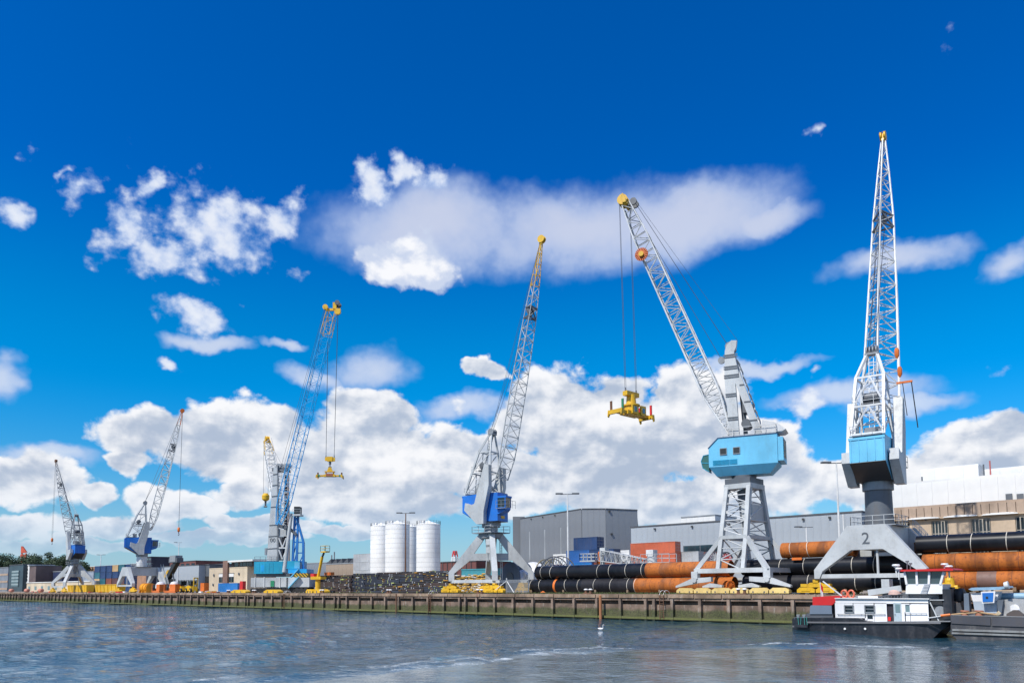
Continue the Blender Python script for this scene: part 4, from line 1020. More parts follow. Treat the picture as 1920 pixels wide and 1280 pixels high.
tc_ = t_.nodes.new('ShaderNodeTexCoord'); t_.links.new(tc_.outputs['Object'], w_.inputs[0]); t_.links.new(w_.outputs['Fac'], cr_.inputs[0]); t_.links.new(cr_.outputs[0], t_.nodes['Principled BSDF'].inputs[0])
m = MB(); lb(m, 551, 577, 1074, 1081.5, -4.9, 1.2); part('ballast_block', m, hz, c3b)
m = MB(); lb(m, 540, 575, 1066, 1073.8, -4.6, 1.4); part('slewing_platform', m, boomb, c3b)
m = MB(); lb(m, 531, 562, 1051, 1065.8, -4.2, 1.6); hh = part('machine_house', m, cyan2, c3b)
m = MB(); lb(m, 552, 562, 1053, 1065, -4.26, -4.2); part('door', m, cyan, hh)
frameb = paint('mid blue frame paint', (.01, .17, .52), .45, dirt=.15)
for pts, w_ in ((((548, 1066), (553, 968)), .45), (((556, 1066), (559, 968)), .45), (((569, 1066), (569, 1016)), .5), (((569, 1016), (556, 970)), .45), (((556, 1036), (569, 1036)), .25), (((556, 1052), (569, 1052)), .25), (((549, 1016), (569, 1016)), .3), (((550, 992), (561, 992)), .25)):
    m = MB()
    m.beam(LP(*pts[0], -3.4), LP(*pts[1], -3.4), w_); part('frame_bar', m, frameb, c3b)
for pts in (((548, 1066), (556, 1036)), ((556, 1066), (568, 1040)), ((550, 1016), (558, 992)), ((552, 992), (559, 970)), ((550, 1040), (557, 1016))):
    strut('brace', LP(*pts[0], -3.4), LP(*pts[1], -3.4), .12, frameb, c3b)
m = MB(); lb(m, 551, 561.5, 949, 963, -5.2, -3.2); cbb = part('operator_cab', m, black, c3b)
m = MB(); lb(m, 552, 560.5, 951, 961, -5.25, -5.2); part('window', m, glass, cbb)
m = MB(); lb(m, 548, 563, 963.1, 966, -5.6, -3.0); a = LP(548, 963, -5.6); railing(m, [(a.x, -5.5, a.z), (a.x + 1.8, -5.5, a.z)], r=.03); part('cab_platform', m, pale, cbb)
m = MB(); m.tube(LP(546.5, 962, -4.0), LP(533, 1072, -4.0), .36, .48, 12); part('boom_ram', m, pale, c3b)
m = MB(); m.beam(LP(545, 1082, -4.7), LP(560, 1066, -4.7), .6, .2); m.beam(LP(541, 1102, -5.4), LP(561, 1080, -5.4), .7, .15); part('access_stair', m, cyan, c3b)
m = MB(); m.beam(LP(521, 985, -3.6), LP(543, 990, -3.6), .8); m.beam(LP(543, 990, -3.6), LP(556, 1002, -3.6), .6); part('boom_foot_bracket', m, greyd, c3b)
bA, bB = LP(522, 984, -3.9), LP(622.5, 583, -3.9)
jb, stb = lattice('boom', c3b, bA, bB, Vector((0, 1, 0)), [(0, 1.3, .15), (.09, 1.3, 1.15), (.9, 1.15, 1.05), (1, 1.0, .95)], 26, boomb, .115, .036, four=True, tipmat=yellow, tip_t=.885, tip_name='boom_tip')
axb = (bB - bA).normalized(); upb = Vector((-axb.z, 0, axb.x))
m = MB(); c_ = bB + axb * .3
m.beam(c_ - Vector((1.5, 0, 0)), c_ + Vector((1.9, 0, 0)), .5); m.beam(c_ + Vector((.6, 0, .1)), c_ + Vector((.6, 0, 1.6)), .8); sheave(m, c_ + Vector((-1.5, -.3, .5)), (0, 1, 0), .6, .3); sheave(m, c_ + Vector((1.3, -.3, -.6)), (0, 1, 0), .7, .3); part('boom_head', m, yellow, c3b)
m = MB(); sheave(m, c_ + Vector((1.2, -.5, 1.5)), (0, 1, 0), .55, .12); sheave(m, c_ + Vector((1.4, .3, 1.1)), (0, 1, 0), .6, .12); part('head_sheave', m, greyd, c3b)
m = MB()
for s, dx_ in ((-.8, 0), (-.3, .6), (.4, 1.3), (.9, 1.9)): m.tube(c_ + Vector((-1.5, s, .4)), LP(530 + dx_ * 6, 872, 0) + Vector((0, s, 0)), .03, .03, 4, caps=False)
for s in (-.5,): m.tube(c_ + Vector((-1.3, s, -.6)), LP(541, 905, -2), .022, .022, 4, caps=False)
part('luffing_rope', m, ropem, c3b)
wb = CB + E1 * c_.x + E2 * c_.y + Vector((0, 0, c_.z)); hb3 = Vector((wb.x, wb.y, z_at(wb, 857)))
spreader('orange yellow spreader with green end bands hanging from the blue boom', hb3 - Vector((0, 0, 1.6)), YAW + R(3), .82, ([wb - E1 * .9 , wb + E1 * 1.3], (-.2, .2)), upper='hook', flaps=False)
# ================================================================ buildings
def clad(parent, x0, x1, yf, z0, z1, n, mat, name='wall_panel', gap=.014, th=.12, vary=.006):
    "row of cladding panels on a front parallel to the quay; every panel an object, joints recessed"
    w = (x1 - x0) / n; m = MB(); m.bx(-w / 2 + gap / 2, w / 2 - gap / 2, -th, 0, 0, z1 - z0); me = mesh(name, m, mat)
    for i in range(n): link(name, me, parent, (x0 + w * (i + .5), yf + rnd.uniform(-vary, 0), z0))
def shed(name, label, px0, px1, y0, dep, pytop, matw, cat='building', n=0, pxt=None, z0=DECK, roofm=None, z1=None, group=None, eave=.25):
    xa, xb = X(px0, y0), X(px1, y0); z1 = z1 or Z(pxt or (px0 + px1) / 2, pytop, y0); c = Vector(((xa + xb) / 2, y0, z0))
    t = thing(name, c, label, cat, group); w = (xb - xa) / 2; h = z1 - z0
    m = MB(); m.bx(-w, w, .02, dep, 0, h); part('wall', m, matw, t)
    if n: clad(t, -w, w, 0, 0, h, n, matw)
    m = MB(); m.bx(-w - eave * .4, w + eave * .4, -eave, dep + .2, h + .004, h + .35); part('roof', m, roofm or midg, t)
    return t, w, h
darkj = paint('dark joint', (.05, .055, .06), .8)
hallm_shade = paint('shaded grey cladding', (.185, .20, .222), .55, dirt=.12, scale=.12)  # left face of the hall: its shade is put into the cladding colour
hallm_lit = paint('lit grey cladding', (.25, .272, .30), .5, dirt=.10, scale=.12)  # front faces of the hall: lighter copy of the cladding, coloured as lit
warem = paint('light blue grey cladding', (.35, .39, .43), .5, dirt=.12, scale=.15)
beige = paint('beige concrete wall', (.50, .39, .28), .85, dirt=.2, scale=.3)
beige2 = paint('brown beige parapet', (.40, .30, .225), .85, dirt=.3, scale=.3)
cream = paint('cream render', (.58, .49, .36), .85, dirt=.15, scale=.3)
brick = paint('brown brick', (.20, .12, .095), .85, dirt=.3)
redbrick = paint('red brown brick', (.15, .055, .05), .85, dirt=.3)
whitew = paint('white cladding', (.72, .73, .72), .6, dirt=.12, scale=.25, dirt_rgb=(.45, .42, .38))
roofd = paint('dark roofing', (.07, .08, .095), .8, dirt=.3)
teal = paint('dark teal glass', (.012, .035, .05), .12, spec=.7)

# tall grey hall: two visible faces meeting at a corner, footprint in boat-facing coordinates
def CW(Xc, Zc, z=0.0): return Vector((CAM.x, CAM.y, z)) + E1 * Xc + E2 * Zc
k_h = 1.10
A_, B_, C_, D_ = (18.6 * k_h, 200 * k_h), (2.6 * k_h, 227.6 * k_h), (24.9 * k_h, 200 * k_h), (34.0 * k_h, 204 * k_h)
zt = 4.3 + (1098.3 - 955) * 200 * k_h / F * 1.003
base = CW(*A_, DECK); t = thing('industrial_hall', base, 'tall slate grey industrial hall behind the blue containers', 'building')
def wall_run(t, base, a, b, z0, z1, n, mat, th=.15, name='wall_panel'):
    pa, pb = CW(*a) - Vector((base.x, base.y, 0)), CW(*b) - Vector((base.x, base.y, 0)); pa.z = pb.z = 0; d = pb - pa; ln = d.length; an = math.atan2(d.y, d.x)
    w = ln / n; m = MB(); m.bx(-w / 2 + .012, w / 2 - .012, -th, 0, 0, z1 - z0); me = mesh(name, m, mat)
    for i in range(n):
        o = link(name, me, t, pa + d * ((i + .5) / n) + Vector((0, 0, z0 - DECK))); o.rotation_euler = (0, 0, an)
    return pa, pb, an
foot = [B_, A_, C_, D_, (44 * k_h, 262 * k_h), (8 * k_h, 262 * k_h)]
fw = [CW(*q_) - base for q_ in foot]
for q_ in fw: q_.z = 0
cen = sum(fw, Vector()) / len(fw); inner = [q_ + (cen - q_).normalized() * .12 for q_ in fw]
m = MB(); m.add([tuple(q_) for q_ in inner] + [tuple(q_ + Vector((0, 0, zt - DECK - .05))) for q_ in inner], [tuple(range(6)), tuple(range(6, 12))] + [(i, (i + 1) % 6, (i + 1) % 6 + 6, i + 6) for i in range(6)]); part('wall', m, darkj, t)
wall_run(t, base, B_, A_, DECK, zt, 12, hallm_shade); wall_run(t, base, A_, C_, DECK, zt, 4, hallm_lit); wall_run(t, base, C_, D_, DECK, zt, 5, hallm_lit)
def run_box(t, base, a, b, f0, f1, z0, z1, mat, name, proud=.2):
    pa, pb = CW(*a) - base, CW(*b) - base; pa.z = pb.z = 0; d = pb - pa; nrm = Vector((d.y, -d.x, 0)).normalized(); q0, q1 = pa + d * f0, pa + d * f1
    m = MB(); o_ = nrm * proud; i_ = nrm * .155
    v = [q0 + i_, q1 + i_, q1 + o_, q0 + o_]; m.add([tuple(x_ + Vector((0, 0, z0 - DECK))) for x_ in v] + [tuple(x_ + Vector((0, 0, z1 - DECK))) for x_ in v], [(0, 1, 2, 3), (4, 5, 6, 7), (0, 1, 5, 4), (1, 2, 6, 5), (2, 3, 7, 6), (3, 0, 4, 7)])
    return part(name, m, mat, t)
for a, b in ((B_, A_), (A_, C_), (C_, D_)): run_box(t, base, a, b, 0, 1, zt - .02, zt + .28, roofd, 'roof_edge', .26)
for f_ in (.16, .42, .68): run_box(t, base, B_, A_, f_, f_ + .02, zt - 14, zt - 4.6, paint('pale strip window', (.30, .32, .34), .4), 'strip_window', .2)
for f_ in (.14, .40, .66): run_box(t, base, B_, A_, f_ - .02, f_ + .07, zt - 17.2, zt - 16.9, darkj, 'vent', .2)
for f_, zz in ((.08, .3), (.14, 7), (.02, 12.5), (.10, 18.5)): run_box(t, base, C_, D_, f_, f_ + .05, zt - zz - .5, zt - zz, darkj, 'wall_lamp', .5)
for f_ in (.2, .4, .6, .8): run_box(t, base, B_, A_, f_, f_ + .008, zt - .8, zt - .4, darkj, 'floodlight', .5)
Bp = (2.6 * k_h - 1.5, 227.6 * k_h + 2.5); m = MB(); q_ = CW(*Bp) - base; m.box((q_.x + E1.x * .9, q_.y + E1.y * .9, (zt + .9 - DECK) / 2), (4.0, 3.2, zt + .9 - DECK), YAW); part('end_pier', m, hallm_shade, t)

t, w, h = shed('warehouse', 'long light grey warehouse running behind the orange containers and tower crane', 1185.5, 1622, 86, 60, 975, warem, n=34, z1=Z(1186, 989, 86), roofm=roofd)
wx = lambda px: X(px, 86) - t.location.x
def wz(px, py): return Z(px, py, 86) - DECK
m = MB(); m.bx(wx(1284), wx(1352), -.30, -.13, wz(1300, 1060), wz(1300, 1022)); o = part('annex_frame', m, greyd, t)
m = MB(); m.bx(wx(1286), wx(1315), -.36, -.30, wz(1300, 1033), wz(1300, 1023)); part('window', m, teal, t)
m = MB(); m.bx(wx(1317), wx(1350), -.36, -.30, wz(1330, 1033), wz(1330, 1021)); part('window', m, teal, t)
m = MB(); m.bx(wx(1286), wx(1313), -.38, -.30, wz(1300, 1047), wz(1300, 1034)); part('brick_panel', m, redbrick, t)
m = MB(); m.bx(wx(1318), wx(1350), -.38, -.30, wz(1330, 1047), wz(1330, 1034)); part('brick_panel', m, redbrick, t)
m = MB(); m.bx(wx(1288), wx(1313), -.36, -.30, wz(1300, 1060), wz(1300, 1048)); part('window', m, teal, t)
m = MB(); m.bx(wx(1584), wx(1602), -.2, -.13, 0, wz(1590, 1003)); part('door', m, greyd, t)
for px in (1230, 1300, 1370, 1440, 1510, 1560): m = MB(); m.bx(wx(px), wx(px) + .5, -.55, -.3, h - .9, h - .5); part('floodlight', m, darkj, t)
m = MB(); m.bx(wx(1586), wx(1588), -.22, -.13, 0, h - .2); part('downpipe', m, palew, t)
t, w, h = shed('roof_building', 'low white block showing over the warehouse roof left of the tower crane', 1281, 1345, 130, 14, 968, whitew, n=6)

# beige power hall with white upper storeys
t, w, h = shed('power_hall', 'beige concrete hall with tall gridded windows behind the stacked pipes', 1684, 2040, 45, 16, 950, beige, z1=Z(1850, 944, 45), roofm=beige2, eave=.1)
px_ = lambda px: X(px, 45) - t.location.x
pz_ = lambda px, py: Z(px, py, 45) - DECK
n_ = 22
for i in range(n_):
    xa, xb = -w + 2 * w * i / n_, -w + 2 * w * (i + 1) / n_
    m = MB(); m.bx(xa + .04, xb - .04, -.35, .0, h - 1.5, h); part('parapet_panel', m, beige2, t)
m = MB(); m.bx(-w, w, -.45, -.02, h - 1.75, h - 1.52); part('cornice', m, beige, t)
cr_x = [1684, 1690, 1711, 1754, 1784, 1829, 1864, 1913, 1955, 2010, 2040]
for i, (a, b) in enumerate(zip(cr_x, cr_x[1:])):
    if i % 2 == 0:
        z1_ = h - 1.76; k_ = 4
        for j in range(k_): m = MB(); m.bx(px_(a), px_(b), -.16, .0, z1_ * j / k_ + .02, z1_ * (j + 1) / k_ - .02); part('wall_slab', m, beige, t)
    else:
        za, zb_ = 3.0, h - 2.15; xa, xb = px_(a), px_(b)
        m = MB(); m.bx(xa, xb, -.02, .0, za, zb_); wo_ = part('window', m, glass, t)
        for j in range(6): m = MB(); xx = xa + (xb - xa) * j / 5; m.bx(xx - .07, xx + .07, -.16, -.03, za, zb_); part('mullion', m, concrete, wo_)
        for j in range(5): m = MB(); zz = za + (zb_ - za) * j / 4; m.bx(xa, xb, -.12, -.04, zz - .06, zz + .06); part('transom', m, concrete, wo_)
        m = MB(); m.bx(xa, xb, -.16, 0, 0, za - .1); part('wall_slab', m, beige, t); m = MB(); m.bx(xa, xb, -.16, 0, zb_ + .1, h - 1.76); part('wall_slab', m, beige, t)
for px in (1740, 1810, 1885):
    m = MB(); xx = px_(px)
    for j in range(9):
        a0 = math.pi * j / 9; a1 = math.pi * (j + 1) / 9
        m.bx(xx - 2.2 * math.cos(a0), xx - 2.2 * math.cos(a1), -.85, -.46, h - 1.7, h - 1.7 + .05 + .22 * math.sin((a0 + a1) / 2))
    part('shell_canopy', m, whitep, t)
m = MB(); m.bx(px_(1742), px_(1745), -.5, -.17, pz_(1743, 975), pz_(1743, 969)); part('wall_lamp', m, greyd, t)
t, w, h = shed('upper_storey', 'white clad block set back above the beige power hall', 1672, 2060, 62, 14, 905, whitew, n=12, z0=Z(1850, 944, 45) + .4, z1=Z(1800, 899, 62), roofm=whitew, eave=.05)
for px in (1897, 1918): m = MB(); x_ = X(px, 62) - t.location.x; z_ = Z(px, 931, 62) - t.location.z; m.bx(x_, x_ + .9, -.4, -.13, z_ - .5, z_ + .5); part('window', m, greyd, t)
for px, hh_, mt_ in ((1735, 1.3, greyd), (1854, 2.4, greyd), (1866.5, 2.9, paint('faded red pole', (.45, .12, .11), .6))):
    m = MB(); x_ = X(px, 62) - t.location.x; m.beam((x_, 1.5, h + .3), (x_, 1.5, h + hh_), .2); part('antenna', m, mt_, t)
t, w, h = shed('roof_building', 'highest white block on the skyline at right, above the power hall', 1738, 1848, 80, 30, 876, whitew, n=4, z1=Z(1800, 876, 80), roofm=whitew, eave=.05)
t, w, h = shed('roof_building', 'lower white block at the right edge behind the power hall', 1849, 2060, 84, 26, 876, whitew, n=5, z1=Z(1900, 872, 84) - 0.6, roofm=whitew, eave=.05)

# silos
def silo(px, y, pytop, dia, label):
    c = Vector((X(px, y), y, DECK)); t = thing('silo', c, label, 'silo', 'white storage silos'); r = dia / 2; h = Z(px, pytop, y) - DECK
    sm = paint('white silo paint', (.86, .86, .84), .55, dirt=.06, dirt_rgb=(.5, .46, .40), scale=.4)
    n = 14
    for i in range(n):
        m = MB(); z0, z1 = h * i / n, h * (i + 1) / n; m.loft([((0, 0, z0 + .03), r), ((0, 0, z1 - .03), r)], 48, caps=False); part('shell_ring', m, sm, t)
    m = MB(); m.tube((0, 0, 0), (0, 0, h - .05), r - .035, r - .035, 40); part('core', m, paint('seam grey', (.62, .61, .58), .7), t)
    m = MB(); m.loft([((0, 0, h - .02), r + .05), ((0, 0, h + .12), r + .05), ((0, 0, h + 1.25), .35), ((0, 0, h + 1.4), .3)], 48); part('roof', m, sm, t)
    m = MB(); pts = [(r * math.cos(a), r * math.sin(a), h + .12) for a in np.linspace(0, 2 * math.pi, 25)][:-1]; railing(m, pts, closed=True, r=.03, step=9); part('railing', m, midg, t)
    m = MB()
    for a in (-2.0, -1.3): m.box((r * .75 * math.cos(a), r * .75 * math.sin(a), h + .6), (.7, .7, 1.0))
    part('roof_hatch', m, sm, t)['kind'] = 'stuff'
    m = MB(); a = -2.7
    for s in (-.25, .25): m.beam(((r + .15) * math.cos(a) + s, (r + .15) * math.sin(a), 0), ((r + .15) * math.cos(a) + s, (r + .15) * math.sin(a), h + .9), .07)
    part('ladder', m, midg, t)['kind'] = 'stuff'
silo(714, 82, 987, 7.5, 'leftmost white silo, partly hidden behind the front left one')
silo(744.5, 66, 984, 7.5, 'front left white silo behind the thin light mast')
silo(764, 82, 989, 7.5, 'rear white silo seen in the gap between the two front silos')
silo(803, 66, 984, 7.1, 'rightmost white silo, nearest to the blue cab crane')

# low buildings, middle and left
t, w, h = shed('shed', 'grey blue metal shed behind the boom lift', 556, 613, 96, 30, 1056, paint('blue grey shed', (.19, .22, .26), .6), n=10)
t, w, h = shed('shed', 'beige wall shed with dark sawtooth roof left of the silos', 611, 664, 92, 26, 1057, paint('sand brick', (.33, .26, .20), .9, dirt=.35), n=7)
for i in range(5):
    xx = -w + 2 * w * i / 5; m = MB(); m.prism([(xx, h + .36), (xx + 2 * w / 5 - .2, h + .36), (xx + 2 * w / 5 - .6, h + 2.2)], (0, 12, 0), (1, 0, 0), (0, 0, 1), (0, 24, 0)); part('sawtooth_roof', m, roofd, t)
t, w, h = shed('cream_building', 'cream two storey office with brown pillar beyond the blue container', 391.5, 463, 60, 12, 1065, cream, n=0, roofm=cream, eave=.05)
cx_ = lambda px: X(px, 60) - t.location.x
cz_ = lambda py: Z(425, py, 60) - DECK
m = MB(); m.bx(cx_(420), cx_(429), -.7, -.02, 0, cz_(1050.5)); part('pillar', m, brick, t)
m = MB(); m.bx(cx_(429.3), cx_(473), .8, 9, h + .36, cz_(1054)); part('penthouse', m, paint('dark penthouse', (.08, .07, .07), .6), t)
m = MB(); m.bx(cx_(429.3), cx_(476), -.8, 10, cz_(1054) + .01, cz_(1051)); part('flat_roof', m, whitew, t)
for a, b in ((434, 442), (446, 450), (451, 457), (458, 462), (463, 468)):
    m = MB(); m.bx(cx_(a), cx_(b), .72, .8, h + .6, cz_(1055)); part('window', m, teal, t)
for a, b in ((410.5, 419.5), (429.5, 438)):
    m = MB(); m.bx(cx_(a), cx_(b), -.08, .0, cz_(1091), cz_(1081)); o = part('window', m, teal, t); m = MB(); m.bx(cx_(a), cx_(b), -.14, .0, cz_(1080.8), cz_(1075)); part('shutter', m, whitew, o)
    m = MB(); m.bx((cx_(a) + cx_(b)) / 2 - .08, (cx_(a) + cx_(b)) / 2 + .08, -.14, -.081, cz_(1091), cz_(1081)); part('mullion', m, concrete, o)
    m = MB(); m.bx(cx_(a) - .4, cx_(b) + .4, -.2, -.01, cz_(1075) + .05, cz_(1074)); part('lintel', m, roofd, o)
for px, py in ((401, 1077), (448, 1076), (400, 1095)): m = MB(); m.tube((cx_(px), -.3, cz_(py)), (cx_(px), -.02, cz_(py)), .5, .5, 12); part('wall_lamp', m, greyd, t)
t, w, h = shed('cream_building', 'brown beige recessed wing right of the cream office', 463.5, 476, 66, 8, 1066, beige2, roofm=cream)
t, w, h = shed('shed', 'pale grey metal shed behind the reach stacker and forklift', 304, 372.5, 75, 30, 1061, warem, n=9, roofm=roofd)
t, w, h = shed('shed', 'shed bay with black open doorway left of the cream office', 373, 392, 78, 30, 1059, greyd, n=0, roofm=roofd)
m = MB(); m.bx(-w + .4, w - .3, -.06, .01, 0, h * .56); part('doorway', m, paint('doorway shade black', (.006, .006, .007), .9), t)  # near-black sheet painted for the shade inside the open bay
t, w, h = shed('shed', 'blue grey low building behind the cream office', 391, 422, 90, 20, 1058, paint('blue grey shed', (.19, .22, .26), .6), n=5, roofm=roofd)
t, w, h = shed('brick_building', 'long dark red brick building beyond the pale grey shed', 282, 366, 140, 20, 1053.5, redbrick, roofm=roofd)
for i in range(9): m = MB(); m.bx(-w + 2 * w * (i + .2) / 9, -w + 2 * w * (i + .8) / 9, -.08, .0, h - 3.2, h - 1.4); part('window', m, teal, t)
t, w, h = shed('brick_building', 'dark block with small windows right of the white crane column', 273.5, 282, 120, 12, 1044, paint('navy brick', (.03, .035, .06), .8), roofm=roofd)
for i in range(2):
    for j in range(4): m = MB(); m.bx(-w + 2 * w * (i + .2) / 2, -w + 2 * w * (i + .75) / 2, -.08, .0, h - 2 - j * 3, h - .8 - j * 3); part('window', m, glassl, t)
t, w, h = shed('brick_building', 'long low orange brown building on the horizon behind the navy containers', 160, 276, 150, 20, 1059, paint('orange brown wall', (.38, .21, .13), .85), roofm=whitew)
t, w, h = shed('brick_building', 'long dark red low building right of the silos', 822, 893, 130, 20, 1053, redbrick, roofm=roofd)
for i in range(8): m = MB(); m.bx(-w + 2 * w * i / 8 - .12, -w + 2 * w * i / 8 + .12, -.25, .0, 0, h); part('pilaster', m, roofd, t)
t, w, h = shed('white_building', 'small white building between the legs of the blue cab crane', 890, 905, 150, 10, 1049, whitew, roofm=whitew)
for i in range(3): m = MB(); m.bx(-w + 2 * w * (i + .2) / 3, -w + 2 * w * (i + .8) / 3, -.1, 0, h - 4.5, h - 2.5); part('window', m, teal, t)
t, w, h = shed('canopy_building', 'turquoise roofed low building behind the steel bars', 866, 932, 96, 10, 1067.5, paint('turquoise sheet', (.05, .30, .36), .6), n=8, roofm=paint('turquoise sheet', (.05, .30, .36), .6))
# far left
t, w, h = shed('office_building', 'dark teal glass office block at the far left beside the trees', 16, 42, 36, 14, 1059, paint('dark teal cladding', (.02, .045, .06), .4), roofm=roofd)
m = MB(); m.bx(-w * .55, w * .45, -.25, .0, 2.5, h - 3); o = part('glass_bay', m, paint('pale window bands', (.26, .33, .34), .3), t)
for i in range(5): m = MB(); zz = 2.5 + (h - 5.5) * i / 5; m.bx(-w * .55, w * .45, -.33, -.255, zz + .2, zz + (h - 5.5) / 10); part('glass_band', m, teal, o)
t, w, h = shed('office_building', 'white fronted office wing with dark floors left of the brown block', 42.5, 53.5, 38, 12, 1060, whitew, roofm=whitew)
for i in range(6): m = MB(); zz = 2 + (h - 3) * i / 6; m.bx(-w, w * .55, -.1, 0, zz + .1, zz + 1.1); part('window', m, teal, t)
t, w, h = shed('office_building', 'brown grey windowless block right of the white office wing', 54, 66, 38, 12, 1061, paint('mauve brown cladding', (.12, .085, .085), .7), roofm=roofd)
t, w, h = shed('office_building', 'grey curved roof building cut by the left edge', -60, 14, 52, 14, 1066, paint('blue grey shed', (.19, .22, .26), .6), roofm=midg)
for i in range(3): m = MB(); zz = 1 + h * .3 * i; m.bx(-w, w, -.15, 0, zz, zz + 1.2); part('window_band', m, beige2, t)
t, w, h = shed('shed', 'pale blue grey box shed before the trees at left', 66, 97, 46, 14, 1073, paint('pale blue cladding', (.30, .35, .42), .6), n=4, roofm=midg)
t, w, h = shed('shed', 'navy fronted shed behind the most distant crane', 97.5, 116, 46, 14, 1071.5, paint('navy cladding', (.015, .03, .09), .6), n=3, roofm=midg)
t, w, h = shed('shed', 'pale grey shed right of the most distant crane, before the navy containers', 150, 175, 52, 14, 1072, paint('pale blue cladding', (.30, .35, .42), .6), n=4, roofm=midg)
t, w, h = shed('low_building', 'long cream low building behind the feet of the most distant crane', 50, 172, 30, 8, 1091, cream, roofm=whitew)
for i in range(9): m = MB(); m.bx(-w + 2 * w * (i + .3) / 9, -w + 2 * w * (i + .6) / 9, -.08, 0, .9, 2.6); part('window', m, glassl, t)

# far silhouettes
def far_tower(px, py0, y, label, c0, c1):
    b = P(px, 1100, y); b.z = DECK; t = thing('lattice_tower', b, label, 'tower'); h = Z(px, py0, y) - DECK; w0 = h * .16
    for k_ in range(6):
        m = MB(); z0, z1 = h * k_ / 6, h * (k_ + 1) / 6; wa, wb_ = w0 * (1 - .8 * k_ / 6), w0 * (1 - .8 * (k_ + 1) / 6)
        for sx in (-1, 1):
            for sy in (-1, 1):
                m.beam((sx * wa, sy * wa, z0), (sx * wb_, sy * wb_, z1), .9)
            m.beam((-wa, sx * wa, z0), (wb_, sx * wb_, z1), .6); m.beam((wa, sx * wa, z0), (-wb_, sx * wb_, z1), .6)
        m.bx(-wb_, wb_, -wb_, wb_, z1 - .5, z1 - .01)
        part('tower_section', m, c0 if k_ % 2 else c1, t)['kind'] = 'stuff'
far_tower(853, 1032, 620, 'distant red and white lattice tower right of the silos', red, whitep)
b = P(42, 1100, 330); b.z = DECK; t = thing('gantry_crane', b, 'distant orange red gantry crane rising behind the trees', 'crane'); t.rotation_euler = (0, 0, YAW)
h = Z(42, 1024, 330) - DECK; oc = paint('coral crane paint', (.62, .10, .05), .6)
for s in (-1, 1):
    m = MB(); m.beam((s * 5.2, 0, 0), (s * 3.8, 0, h * .84), 2.0); part('leg', m, oc, t)
m = MB(); m.box((-.5, 0, h * .78), (10.5, 4, 5.0)); part('cross_beam', m, oc, t)
m = MB(); m.prism([(-5.4, h * .84), (-5.4, h), (-3, h), (5.6, h * .86)], (0, 0, 0), (1, 0, 0), (0, 0, 1), (0, 3, 0)); part('machine_house', m, oc, t)
for px, ht_, y_ in ((626, 1034, 300), (621, 1040, 300)):
    b = P(px, 1100, y_); m = MB(); m.beam((b.x, b.y, DECK), (b.x, b.y, Z(px, ht_, y_)), .8); single('radio_mast', m, midg, 'thin grey radio mast beyond the sawtooth shed, ' + ('the taller' if px == 626 else 'the shorter') + ' of two', 'mast')

# light masts
def light_mast(px, pytop, y, label, heads=2, r=.16, mat=None):
    c = Vector((X(px, y), y, DECK)); h = Z(px, pytop, y) - DECK; t = thing('light_mast', c, label, 'light mast', 'tall yard light masts')
    m = MB(); m.loft([((0, 0, 0), r * 1.3), ((0, 0, h), r * .7)], 8); part('pole', m, mat or palew, t)
    m = MB(); m.beam(-E1 * 1.25 + Vector((0, 0, h)), E1 * 1.25 + Vector((0, 0, h + .05)), .12); part('cross_arm', m, greyd, t)
    for s in ((-1, 1) if heads == 2 else (-1,)):
        m = MB(); c_ = E1 * (s * 1.5) + Vector((0, 0, h + .12)); m.box(c_, (1.3, .7, .22), YAW); part('lamp', m, greyd, t)
light_mast(1066, 926, 26, 'tall white light mast before the slate grey hall')
light_mast(760, 962, 30, 'tall light mast in front of the white silos, rusty lower down', mat=rust)
light_mast(1578, 867, 30, 'tall pale light mast left of the tall white crane')
light_mast(333, 1017, 64, 'light mast above the pale grey shed, arm to the left', heads=1, r=.22)
light_mast(187, 1040, 60, 'light mast above the navy container stack', r=.25)
light_mast(1516, 988, 60, 'short white light mast before the warehouse, right of the tower crane', heads=1)

